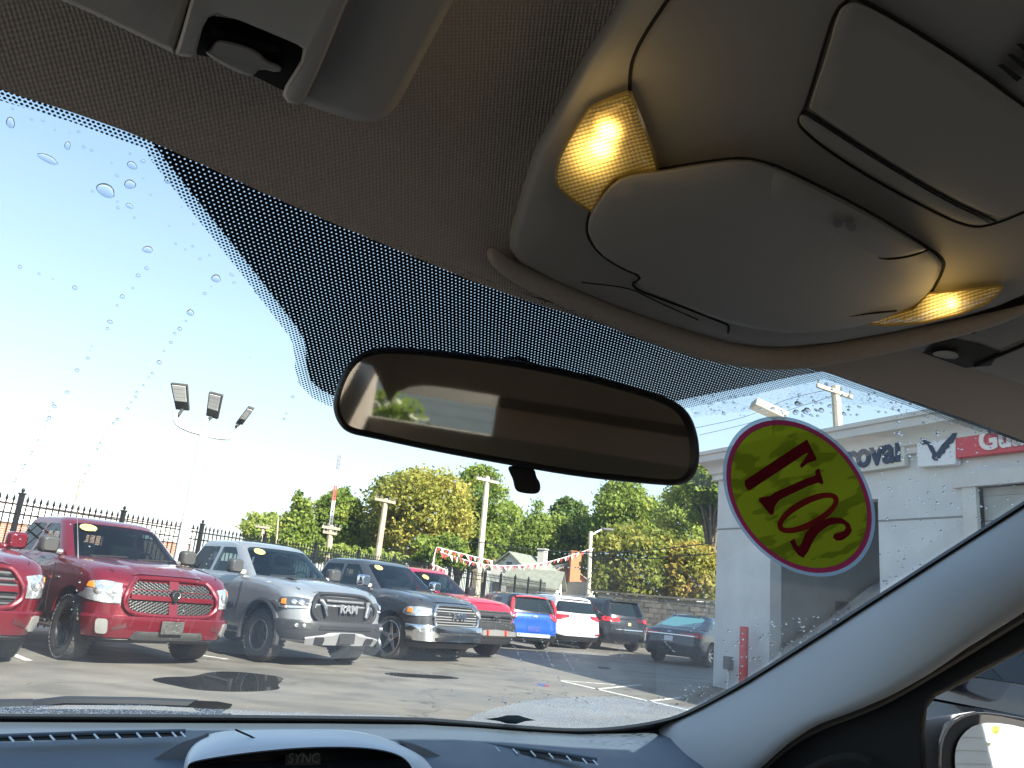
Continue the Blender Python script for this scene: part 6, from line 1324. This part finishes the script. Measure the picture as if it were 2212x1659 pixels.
def lens(px, hot, hr, ru, rv, o, label=None):
    vs2 = []
    def f(u, v, d):
        vs2.append((u, v)); return con(o+.004*min(1, d/14))(u, v)
    vs, fs = cdt(px, 9, f, lambda u, v: con(o-.014)(u, v)); mb = MB().add(vs, fs); me_n = len(mb.v); ob = mb.build('map_lamp', M_lens, ang=60)
    at = ob.data.attributes.new('lens', 'FLOAT_VECTOR', 'POINT')
    for i in range(me_n):
        u, v = vs2[i] if i < len(vs2) else (0, 0); a = (u*ru[0]+v*ru[1])*PI/ru[2]; c = (u*rv[0]+v*rv[1])*PI/rv[2]
        k = 0
        for (hx, hy, hr_, am) in hot: k = max(k, am*math.exp(-(((u-hx)**2+(v-hy)**2)/hr_**2)))
        at.data[i].vector = (a, c, k)
    ob = keep(ob, oc)
    keep(MB().tube([con(o-.001)(u, v) for u, v in px]+[con(o-.001)(*px[0])], .0013, 6).build('lens_rim', mat('lens_rim_amber', (.45, .32, .08), .3, coat=1)), ob); return ob
M_lens_px = [K(x, y) for x, y in ((622, 376), (540, 405), (470, 438), (425, 500), (380, 570), (345, 640), (330, 700), (335, 742), (370, 782), (420, 818), (468, 846), (490, 812), (518, 762), (560, 716), (640, 688), (732, 680), (712, 610), (680, 520), (650, 440))]
lens(M_lens_px, ((1312, 285, 34, 1), (1298, 318, 40, .95), (1280, 330, 66, .6)), 0, (.28, .96, 8), (.96, -.28, 9), .006)
rl = [K(x, y) for x, y in ((1828, 1186), (1900, 1180), (2000, 1168), (2122, 1157), (2095, 1190), (2055, 1222), (1950, 1262), (1800, 1298), (1650, 1308), (1560, 1296), (1650, 1280), (1765, 1250), (1800, 1215))]
lens(rl, ((2055, 655, 22, .9), (2040, 665, 60, .55)), 0, (.30, .95, 7), (1, 0, 9), .006)
# faint bulbs: warm light from the two lit lamps
for (u, v), e_ in (((1300, 300), .004), ((2040, 672), .004)):
    L_ = bpy.data.lights.new('map_bulb', 'POINT'); L_.energy = e_; L_.color = (1, .66, .22); L_.shadow_soft_size = .012
    lo_ = bpy.data.objects.new('map_bulb', L_); COL.objects.link(lo_); lo_.location = con(.022)(u, v); tag(lo_, kind='structure')
# --- sun visors (driver's at the upper left, the passenger's far right)
VN = (UP*1+CF*.22).normalized(); VP = car(0, .12, .205)
vis = lambda o: (lambda u, v: on(u, v, VP-VN*o, VN))
def vslab(name, px, o, th, mt, parent=None, rimpx=12, rim=.007, sp=34, surf=vis):
    P = densify(px, 14)
    if sum((b_[0]-a_[0])*(b_[1]+a_[1]) for a_, b_ in zip(P, P[1:]+P[:1])) > 0: P = P[::-1]
    mb = MB(); ring = []
    for d in (0, .1, .28, .6, 1):
        kk = math.sqrt(1-(1-d)**2); ring.append([surf(o-rim*(1-kk))(u, v) for u, v in shrink(P, rimpx*d)])
    mb.grid([[surf(o-rim-th)(u, v) for u, v in P]]+ring, True); mb.f.append(tuple(range(len(mb.v)-len(P), len(mb.v)))); return keep(mb.build(name, mt, ang=50), parent)
vb_ = vslab('sun_visor', [(640, 210), (652, 222), (700, 240), (757, 258), (790, 264), (815, 262), (838, 250), (858, 228), (880, 190), (930, 95), (985, -10), (1040, -120), (700, -160), (700, -20), (690, 60), (665, 140)], .0, .02, M_trim2, rimpx=20, rim=.014)
vslab('visor_panel', [(-300, -260), (700, -200), (430, -60), (410, 10), (392, 70), (376, 116), (300, 78), (200, 30), (100, -14), (-60, -80), (-300, -180)], .0, .02, M_trim2, vb_, rimpx=10)
cf_ = [(379, 117), (392, 121), (410, 124), (422, 120), (430, 90), (438, 60), (450, 38), (470, 30), (520, 45), (600, 78), (640, 95), (655, 105), (650, 130), (635, 155), (616, 185), (610, 205), (622, 222), (645, 226), (660, 212), (690, 150), (715, 90), (735, 40), (765, -30), (800, -120), (440, -160), (425, -40), (412, 0), (395, 60)]
vslab('clip_bracket', cf_, .008, .012, mat('bracket_trim', (.47, .45, .41), .55, var=.03), vb_, rimpx=7, rim=.006)
slab('clip_recess', [(432, 30), (640, 60), (660, 130), (620, 200), (560, 170), (480, 130), (425, 118)], vis(-.012), .01, mat('recess_dark', (.035, .033, .03), .8), vb_)
vslab('clip_hook', chaikin([(465, 88), (480, 85), (530, 98), (560, 112), (575, 130), (610, 142), (604, 158), (560, 148), (548, 165), (530, 164), (490, 145), (455, 125), (442, 112), (455, 105)], 1), .006, .012, M_trim, vb_, rimpx=7, rim=.006)
slab('clip_axle', [(455, 60), (600, 100), (604, 112), (570, 116), (458, 76)], vis(-.004), .006, mat('axle_dark', (.06, .056, .05), .5), vb_)
# passenger visor
v2 = vslab('sun_visor', [(1938, 735), (1960, 728), (2040, 712), (2120, 690), (2212, 655), (2400, 560), (2400, 900), (2212, 832), (2120, 800), (2080, 792), (2030, 768), (1962, 748)], .0, .02, M_trim2, rimpx=8, rim=.008, surf=lambda o: (lambda u, v: on(u, v, car(.7, .33, .19)-VN*o, VN)))
VS = lambda o: (lambda u, v: on(u, v, car(.7, .33, .19)-VN*o, VN))
slab('clip_recess', [(1992, 762), (2020, 738), (2060, 732), (2120, 745), (2160, 760), (2140, 790), (2085, 795), (2030, 776)], VS(.001), .004, mat('recess_dark'), v2)
slab('clip_hook', chaikin([(2012, 762), (2040, 756), (2068, 762), (2072, 772), (2058, 777), (2020, 770)], 1), VS(.004), .006, mat('hook_shine', (.25, .24, .2), .4, .2), v2)  # lighter oval: the hook's shine is put into its colour
keep(MB().tube([VS(.002)(u, v) for u, v in chaikin([(2105, 790), (2150, 770), (2212, 745), (2300, 700)], 2, False)], .0015, 5).build('seam', M_gap), v2)
keep(MB().tube([VS(.002)(u, v) for u, v in chaikin([(2100, 718), (2130, 700), (2212, 672), (2300, 640)], 2, False)], .0012, 5).build('seam', M_gap), v2)
# --- rest of the body shell, so the cabin has its real shade: doors, floor, seats, tailgate
M_body = mat('cabin_trim', (.32, .30, .27), .9); M_seatc = mat('seat_cloth', (.34, .32, .28), .95, bump=.3, bscale=300)
def cbox(name, R0, R1, F0_, F1_, U0, U1, mt, bev=0):
    mb = MB(); mb.add([car(r, f, u) for r in (R0, R1) for f in (F0_, F1_) for u in (U0, U1)], [(0, 1, 3, 2), (4, 6, 7, 5), (0, 4, 5, 1), (2, 3, 7, 6), (0, 2, 6, 4), (1, 5, 7, 3)]); return keep(mb.build(name, mt, bevel=bev))
cbox('floor_pan', -.55, 1.08, -2.8, .7, -1.2, -1.15, M_body); cbox('firewall', -.55, 1.08, .62, .68, -1.2, -.42, M_body)
cbox('door_panel', -.60, -.54, -2.3, .7, -1.15, -.22, M_body); cbox('door_panel', 1.03, 1.09, -2.3, .7, -1.15, -.32, M_body)
HR0, HR1, HU0, HU1 = -.56, .02, -.03, .215  # rear opening narrowed and placed to shape the mirror's bright patch
cbox('tailgate', -1.0, 1.5, -2.80, -2.74, -1.2, HU0, M_body); cbox('rear_header', -1.0, 1.5, -2.80, -2.74, HU1, .42, M_cloth)
cbox('added_rear_panel', -1.0, HR0, -2.80, -2.74, HU0, HU1, M_cloth); cbox('added_rear_panel', HR1, 1.5, -2.80, -2.74, HU0, HU1, M_cloth)  # wide panels added beside the opening to darken the mirror's view
cbox('quarter_panel', -.62, -.56, -2.74, -1.35, -1.1, .32, M_cloth); cbox('quarter_panel', 1.10, 1.16, -2.74, -1.35, -1.1, .32, M_cloth)
for R in (-.58, 1.04): cbox('door_pillar', R, R+.08, -.62, -.42, -.3, .22, M_cloth)
cbox('seat_back', .42, .90, -.75, -.55, -.95, -.28, M_seatc, .05)
cbox('rear_seat', -.45, .98, -1.75, -1.5, -.9, -.22, M_seatc, .05)
for R in (-.1, .6): cbox('head_rest', R, R+.26, -1.72, -1.6, -.2, -.06, M_seatc, .03)
# --- exterior door mirror seen through the side window
dm = lambda R, F, o=0: None
SP = car(1.16, .48, -.25); SN = (CF*-.93-CR*.30+UP*.13).normalized()
sm_ = lambda o=0: (lambda u, v: on(u, v, SP+SN*o, SN))
sh = chaikin([(2030, 1760), (2029, 1660), (2030, 1600), (2050, 1560), (2085, 1542), (2120, 1537), (2180, 1545), (2260, 1560), (2420, 1600), (2460, 1760)], 1)
rows = [[sm_(o)(u, v) for u, v in shrink(sh, d)] for o, d in ((-.12, 30), (-.06, 6), (-.01, 0), (.004, 3), (.006, 7))]
M_shell = paint('pearl_grey', (.42, .42, .43), .3, .3)
so2 = keep(MB().grid([[sm_(o)(u, v) for u, v in [(2090+(u-2090)*k-(22 if k > .99 else 0)*0, 1600+(v-1600)*k)for u, v in sh]] for o, k in ((-.12, .8), (-.05, .97), (-.005, 1), (.0, .985))]).build('side_mirror', M_shell, ang=60))
slab('mirror_bezel', chaikin([(2033, 1760), (2033, 1660), (2035, 1604), (2054, 1566), (2088, 1547), (2120, 1542), (2180, 1550), (2420, 1606), (2450, 1760)], 1), sm_(.002), .01, M_seal, so2)
slab('mirror_glass', chaikin([(2072, 1760), (2066, 1680), (2062, 1640), (2066, 1610), (2080, 1585), (2105, 1566), (2140, 1560), (2200, 1568), (2400, 1620), (2400, 1760)], 1), sm_(.005), .002, mat('outside_mirror', (.9, .91, .92), .02, 1), so2)
slab('mirror_housing_edge', [(1998, 1760), (1997, 1600), (2000, 1555), (2030, 1548), (2080, 1540), (2110, 1536), (2070, 1545), (2040, 1562), (2028, 1600), (2026, 1760)], sm_(-.03), .06, M_shell, so2, bev=.004)
# vehicle standing right beside us
nb = rear_car('sport_utility', dict(kind='suv', body=M_bk, W=1.9, LB=4.7, H=1.84, R=.36, belt=1.24, over=.9, wb=2.8, cab=(-.8, -.5, 1.6), win=(1.32, 1.7), wt=1.3,
    side=[[(.28, 1.32), (.28, 1.66), (1.2, 1.68), (1.2, 1.30)], [(1.28, 1.30), (1.28, 1.68), (1.6, 1.66), (2.15, 1.30)]], tail=[(M_redl, [(.62, 1.0), (.62, 1.12), (1.5, 1.14), (1.5, .98)])], extra=[], mirror=M_bk, rails=mat('rail_pale', (.6, .6, .55), .3, .6)))
q = car(3.35, -.35, -1.42); nb.location = q; nb.rotation_euler = (0, 0, math.atan2(CF.y, CF.x)-.36); tag(nb, 'black sport utility close beside our car seen through the side window', 'sport utility')
# ================================================================== STICKER AND RAIN ON THE GLASS
st_ = empty('oval_sticker', (0, 0, 0), 0, 'large oval yellow and green sticker with reversed dark red numerals on the glass', 'sticker')
def stick(name, px, o, mt, parent=st_):
    mb = MB(); P = [glass(u, v, o) for u, v in px]; mb.prism(P, -GN*.0006); x = mb.build(name, mt, None, smooth=False); x.parent = parent; return x
def film(name, col, op, trans, glossy=.2, var=None):
    m = bpy.data.materials.new(name); m.use_nodes = True; nt = m.node_tree; nt.nodes.clear(); o = nt.nodes.new('ShaderNodeOutputMaterial')
    a = nt.nodes.new('ShaderNodeBsdfDiffuse'); a.inputs[0].default_value = (*col, 1); t = nt.nodes.new('ShaderNodeBsdfTranslucent'); t.inputs[0].default_value = (*trans, 1); x = nt.nodes.new('ShaderNodeBsdfTransparent'); x.inputs[0].default_value = (*trans, 1)
    m1 = nt.nodes.new('ShaderNodeMixShader'); m1.inputs[0].default_value = .55; m2 = nt.nodes.new('ShaderNodeMixShader'); m2.inputs[0].default_value = op
    nt.links.new(a.outputs[0], m1.inputs[1]); nt.links.new(t.outputs[0], m1.inputs[2]); nt.links.new(x.outputs[0], m2.inputs[1]); nt.links.new(m1.outputs[0], m2.inputs[2]); nt.links.new(m2.outputs[0], o.inputs[0])
    if var:
        b = NB(m); n1 = b.noise(24, 2); n2 = b.noise(60, 3); k = b.mapr(b.m('ADD', b.m('MULTIPLY', n1, .8), b.m('MULTIPLY', n2, .2)), .49, .52)
        for nd, c1, c2 in ((a, col, var), (t, trans, tuple(c*.62 for c in trans))):
            mx = nt.nodes.new('ShaderNodeMix'); mx.data_type = 'RGBA'; mx.inputs[6].default_value = (*c1, 1); mx.inputs[7].default_value = (*c2, 1); b.L(k, mx.inputs[0]); b.L(mx.outputs[2], nd.inputs[0])
    return m
ecx, ecy = 1726.0, 1072.5
def ell(k=1.0, n=64):
    out = []; th = math.radians(50)
    for i in range(n):
        t = 2*PI*i/n; a, c = 193*k, 143*k
        x, y = a*math.cos(t), c*math.sin(t); out.append((ecx+x*math.cos(th)-y*math.sin(th), ecy+x*math.sin(th)+y*math.cos(th)))
    return out
def ring(name, k0, k1, o, mt):
    P, Q = [glass(u, v, o) for u, v in ell(k0)], [glass(u, v, o) for u, v in ell(k1)]; x = MB().grid([P, Q], True).build(name, mt, None, smooth=False); x.parent = st_
ring('clear_rim', .995, .95, .0020, film('vinyl_rim', (.28, .33, .37), .7, (.45, .55, .62)))
ring('red_ring', .95, .888, .0020, film('vinyl_maroon', (.30, .03, .06), .93, (.32, .03, .07)))
stick('yellow_field', ell(.888), .0020, film('vinyl_yellow', (.42, .41, .05), .66, (.50, .52, .10), var=(.26, .31, .05)))
M_num = film('vinyl_numeral', (.34, .03, .06), .97, (.50, .04, .09))
def num(px, off=.0052): stick('numeral', [cc(x, y) for x, y in px], off, M_num)
num([(422, 790), (790, 548), (800, 545), (856, 660), (848, 668), (830, 672), (795, 685), (765, 715), (755, 700), (805, 628), (795, 620), (765, 640), (455, 845), (440, 848), (424, 822)])          # 7
num([(848, 730), (872, 716), (896, 800), (888, 815), (868, 800), (800, 822), (628, 905), (600, 950), (596, 990), (578, 998), (508, 912), (508, 895), (540, 888), (575, 885), (610, 860), (790, 780), (850, 760)])          # 1
def ring_num(outer, inner_, off=.0052):
    n = len(outer); P = [glass(*cc(x, y), off) for x, y in outer]; Q = [glass(*cc(x, y), off) for x, y in inner_]; mb = MB(); mb.grid([P, Q], True); x = mb.build('numeral', M_num, None, smooth=False); x.parent = st_
def rot_ell(cx, cy, a, c, deg, n=40): th = math.radians(deg); return [(cx+a*math.cos(2*PI*i/n)*math.cos(th)-c*math.sin(2*PI*i/n)*math.sin(th), cy+a*math.cos(2*PI*i/n)*math.sin(th)+c*math.sin(2*PI*i/n)*math.cos(th)) for i in range(n)]
ring_num(rot_ell(803, 983, 205, 88, -28), rot_ell(803, 983, 172, 48, -28))      # 0
num([(695, 1158), (720, 1140), (738, 1180), (752, 1190), (765, 1170), (790, 1105), (830, 1062), (890, 1030), (950, 1012), (1010, 1018), (1055, 1050), (1068, 1090), (1050, 1120), (1010, 1148), (975, 1152), (955, 1135), (962, 1112), (990, 1104), (1020, 1095), (1034, 1075), (1020, 1052), (985, 1046), (930, 1058), (870, 1100), (835, 1150), (805, 1215), (775, 1255), (745, 1240), (715, 1200)])      # 2
# fine unwiped wet areas
def wetmat(name, op, col=(.70, .80, .92)):
    m = bpy.data.materials.new(name); m.use_nodes = True; nt = m.node_tree; nt.nodes.clear(); b = NB(m)
    at = nt.nodes.new('ShaderNodeAttribute'); at.attribute_name = 'gp'
    v = nt.nodes.new('ShaderNodeTexVoronoi'); v.inputs['Scale'].default_value = 420; b.L(at.outputs['Vector'], v.inputs['Vector'])
    n = b.noise(220, 3, at.outputs['Vector']); k = b.m('ADD', b.mapr(v.outputs['Distance'], .15, .5), b.m('MULTIPLY', b.m('SUBTRACT', n, .5), .8))
    x = b.sep(at.outputs['Vector']); nl = b.noise(30, 3, at.outputs['Vector']); big = b.mapr(nl, .3, .6, .75, 1)
    fac = b.m('MULTIPLY', b.m('MULTIPLY', b.m('MINIMUM', b.m('MAXIMUM', b.m('SUBTRACT', 1.15, k), .25), 1), big), op)
    t = nt.nodes.new('ShaderNodeBsdfTransparent'); d = nt.nodes.new('ShaderNodeBsdfTranslucent'); d.inputs[0].default_value = (*col, 1); g = nt.nodes.new('ShaderNodeBsdfRefraction') if False else nt.nodes.new('ShaderNodeBsdfDiffuse'); g.inputs[0].default_value = (*col, 1)
    m1 = nt.nodes.new('ShaderNodeMixShader'); m1.inputs[0].default_value = .25; b.L(d.outputs[0], m1.inputs[1]); b.L(g.outputs[0], m1.inputs[2])
    mx = nt.nodes.new('ShaderNodeMixShader'); o = nt.nodes.new('ShaderNodeOutputMaterial'); b.L(fac, mx.inputs[0]); b.L(t.outputs[0], mx.inputs[1]); b.L(m1.outputs[0], mx.inputs[2]); b.L(mx.outputs[0], o.inputs[0]); return m
def wet(px, op, label, jit=4, o=-.0015):
    P = densify(px, 7); random.seed(len(px)); P = [(u+random.uniform(-jit, jit)*.5, v+random.uniform(-jit, jit)*.5) for u, v in P]
    pts = [glass(u, v, o) for u, v in P]; ob = MB().add(pts, [tuple(range(len(pts)))]).build('water_film', wetmat('water_film', op), smooth=False); setgp(ob, pts); tag(ob, label, 'water drops', kind='stuff')
wet([(1000, 1558), (1020, 1548), (1060, 1532), (1130, 1516), (1200, 1508), (1280, 1505), (1345, 1507), (1400, 1512), (1455, 1523), (1500, 1528), (1530, 1512), (1480, 1545), (1400, 1566), (1300, 1578), (1200, 1576), (1080, 1566)], .97, 'crescent of fine beaded water left unwiped at the bottom of the windscreen')
wet([(-60, 1528), (100, 1524), (300, 1522), (430, 1530), (560, 1536), (700, 1542), (860, 1546), (860, 1556), (-60, 1552)], .9, 'thin wet strip above the wiper at the foot of the windscreen', 1)
wet([(1488, 878), (1550, 862), (1640, 842), (1770, 806), (1850, 822), (1950, 856), (2060, 898), (2200, 948), (2212, 975), (2100, 930), (2000, 905), (1900, 880), (1800, 868), (1700, 880), (1600, 890), (1500, 902)], .45, 'misted band of fine drops under the headliner on the right')
wet([(1650, 1440), (1700, 1395), (1780, 1345), (1850, 1290), (1900, 1255), (1950, 1215), (1985, 1200), (2000, 1215), (1900, 1285), (1790, 1358), (1700, 1415), (1660, 1443)], .28, 'wet streak running up along the pillar on the glass')
# drops: shallow water lenses on the outside of the glass
M_drop = mat('water', (1, 1, 1), .0, trans=1, ior=1.333)
def dropmesh(mb, u, v, a, c, ang, rg):
    ctr = glass(u, v, -.0006); e1 = (glass(u+1, v, -.0006)-ctr); e2 = (glass(u, v+1, -.0006)-ctr); th = math.radians(ang); n = 14
    ph = [rg.uniform(.85, 1.15) for _ in range(4)]; rows = []
    for k, (rr, hh_) in enumerate(((1, 0), (.93, .35), (.78, .62), (.5, .88), (.22, .98))):
        row = []
        for i in range(n):
            t = 2*PI*i/n; q = 1+.10*math.sin(t*2+ph[0]*6)+.05*math.sin(t*3+ph[1]*6); x = a*rr*q*math.cos(t); y = c*rr*q*math.sin(t); X = x*math.cos(th)-y*math.sin(th); Y = x*math.sin(th)+y*math.cos(th)
            row.append(ctr+e1*X+e2*Y-GN*(hh_*min(a, c)*(e1.length)*.55))
        rows.append(row)
    mb.grid(rows, True); N = len(mb.v); mb.f.append(tuple(range(N-n, N))[::-1]); mb.f.append(tuple(range(N-5*n, N-4*n)))
T = lambda x, y: (x*.4557, 162+y*.4557)
rg = random.Random(7)
big = [(50, 226, 10, 12, 0, 'upright round raindrop nearest the upper left corner'), (226, 398, 25, 8, 22, 'long sausage shaped raindrop left of the largest one'), (501, 548, 24, 13, 25, 'largest oval raindrop high on the left of the glass'), (616, 519, 13, 10, -10, 'round raindrop just right of the largest one'), (626, 429, 12, 8, 20, 'half moon raindrop above the round one'), (700, 828, 11, 8, 0, 'drop at the top of the left trail'), (1024, 965, 11, 8, 0, 'drop at the top of the right trail'), (614, 621, 10, 5, 22, 'flat oval raindrop below the round one'), (320, 335, 7, 9, 20, 'tilted raindrop above the sausage shaped one'), (903, 1127, 8, 7, 0, 'bead partway down the right trail')]
for x, y, a, c, g_, lb in big:
    mb = MB(); dropmesh(mb, *T(x, y), a, c, g_, rg); tag(mb.build('raindrop', M_drop, ang=70), lb, 'raindrop', 'large raindrops on the windscreen')
sm1 = MB()
for x, y, a in ((655, 951, 5.5), (695, 917, 5), (580, 1051, 6), (630, 1010, 3), (557, 1092, 3.5), (522, 1171, 7), (510, 1202, 4.5), (436, 1287, 3), (428, 1308, 2.5), (417, 1343, 4.8), (365, 1400, 5.5), (318, 1504, 5.5), (258, 1571, 5.2), (234, 1625, 4.8), (971, 1036, 5), (1002, 1003, 2.5), (882, 1167, 3), (852, 1204, 5), (828, 1225, 4), (811, 1268, 4.5), (779, 1309, 3), (755, 1363, 6), (722, 1414, 3.5), (705, 1434, 3), (680, 1472, 3), (649, 1504, 4), (643, 1527, 3.5), (622, 1552, 2.5), (605, 1582, 4), (556, 1633, 4), (1098, 947, 5), (1110, 984, 4), (1218, 1030, 6), (918, 707, 3.5), (803, 717, 3), (714, 568, 3), (555, 477, 5), (560, 630, 4.5), (440, 551, 4), (556, 600, 2.5), (397, 341, 4.5), (434, 358, 3.5), (678, 409, 6), (617, 373, 3), (530, 418, 2), (795, 500, 8), (205, 215, 4.5), (150, 211, 4), (260, 260, 2.5), (373, 268, 4), (330, 273, 2.5), (94, 910, 5), (185, 943, 4), (355, 1009, 6), (250, 967, 2.5), (833, 800, 3), (879, 827, 3), (914, 812, 3), (948, 871, 3.5), (992, 856, 2.5), (860, 627, 2.5), (638, 677, 3), (680, 490, 3), (1416, 1457, 3), (1389, 1527, 4), (1358, 1605, 3), (1347, 1631, 3.5), (60, 160, 3.5), (1186, 1390-50, 2)):
    dropmesh(sm1, *T(x, y), a, a*rg.uniform(.6, .9), rg.uniform(-10, 20), rg)
def trail(px, n, a0, a1, jit=2):
    L_ = [0]
    for p, q in zip(px, px[1:]): L_.append(L_[-1]+math.hypot(q[0]-p[0], q[1]-p[1]))
    for i in range(n):
        s = L_[-1]*(i+rg.random()*.7)/n
        for j in range(len(px)-1):
            if L_[j+1] >= s: break
        k = (s-L_[j])/(L_[j+1]-L_[j]); u, v = lerp(px[j][0], px[j+1][0], k)+rg.uniform(-jit, jit)*.5, lerp(px[j][1], px[j+1][1], k)+rg.uniform(-jit, jit)*.5
        a = rg.uniform(a0, a1); dropmesh(sm1, u, v, a, a*rg.uniform(.6, .9), rg.uniform(-20, 20), rg)
trail([(115, 870), (95, 930), (70, 975), (45, 1020), (22, 1055)], 12, 1.6, 3.6); trail([(250, 905), (215, 960), (190, 1010), (165, 1075), (150, 1140)], 14, 1.4, 3.2)
trail([(235, 1060), (215, 1120), (190, 1190), (170, 1260), (150, 1330)], 14, 1.2, 3); trail([(490, 1130), (440, 1230), (410, 1290), (385, 1340), (360, 1400)], 22, 1.2, 2.6)
trail([(20, 1180), (60, 1120), (140, 1080)], 8, 1.2, 2.4); trail([(985, 1035), (930, 1120), (890, 1170), (870, 1200)], 10, 1.4, 3.4, 4)
trail([(1000, 1420), (1100, 1440), (1190, 1480)], 14, .8, 1.8, 6); trail([(1100, 1370), (1125, 1430), (1150, 1480), (1165, 1530)], 22, 1, 2.2, 4); trail([(1160, 1360), (1185, 1420), (1210, 1470), (1225, 1500)], 22, 1, 2.2); trail([(1185, 1340), (1210, 1400), (1240, 1450)], 22, 1, 2.2); trail([(1060, 1330), (1110, 1360), (1150, 1400), (1185, 1430)], 18, 1, 2, 4); trail([(1225, 1350), (1240, 1400), (1250, 1440)], 12, .8, 1.8)
trail([(1330, 1385), (1345, 1420)], 10, 1, 1.6); trail([(1430, 1380), (1460, 1410)], 8, 1, 1.6); trail([(1180, 1195), (1300, 1197), (1400, 1200)], 18, 1.6, 3, 5); trail([(1190, 1225), (1290, 1227)], 12, 1.4, 2.6); trail([(1350, 1205), (1390, 1250), (1440, 1300), (1470, 1340)], 22, 1, 2.4, 3); trail([(1490, 1240), (1530, 1300), (1510, 1340), (1490, 1370)], 14, 1.4, 3, 6)
trail([(1420, 1080), (1460, 1120), (1500, 1170)], 12, 1, 2.2, 4); trail([(960, 1020), (1030, 1060), (1080, 1110), (1130, 1130)], 16, 1, 2.2, 10); trail([(995, 1370), (985, 1420), (975, 1500)], 9, 1, 2.4)
for (x0, y0, x1, y1, n, a0, a1) in ((1500, 850, 1780, 900, 60, 1, 4), (1780, 820, 1990, 900, 70, 1, 3), (1900, 880, 2200, 1090, 120, .9, 3), (1560, 1330, 1900, 1500, 190, 1, 3.2), (1900, 1050, 2160, 1180, 50, 1.2, 3.4), (1700, 870, 1860, 900, 24, 2, 6), (1480, 1480, 1560, 1520, 30, 1, 3), (820, 990, 900, 1100, 14, 1, 2), (-10, 1000, 80, 1200, 12, 1.2, 2.5), (1020, 1500, 1480, 1525, 30, 1.2, 3), (1900, 1180, 1990, 1290, 30, 1, 3), (1920, 900, 2090, 1000, 24, 1.5, 4)):
    for _ in range(n):
        u, v = rg.uniform(x0, x1), rg.uniform(y0, y1)
        if v > 1411-(u-1700)*.655 and u > 1600: continue
        if v < 800+(u-1780)*.33 and u > 1700: continue
        if ((u-ecx)**2+(v-ecy)**2) < 120**2: continue
        a = rg.uniform(a0, a1)**1.0; dropmesh(sm1, u, v, a*1.2, a*rg.uniform(.5, .9), rg.uniform(-15, 25), rg)
tag(sm1.build('small_raindrops', M_drop, ang=70), 'small raindrops and drop trails scattered over the windscreen', 'raindrops', kind='stuff')
gpoly('windscreen_logo', [(1046, 1553), (1075, 1550), (1095, 1545), (1120, 1545), (1135, 1550), (1158, 1556), (1135, 1558), (1115, 1564), (1095, 1563), (1078, 1558)], .003, mat('logo_teal', (.01, .035, .05), .5))
a_, b_ = glass(1052, 1571, .004), glass(1128, 1575, .004)
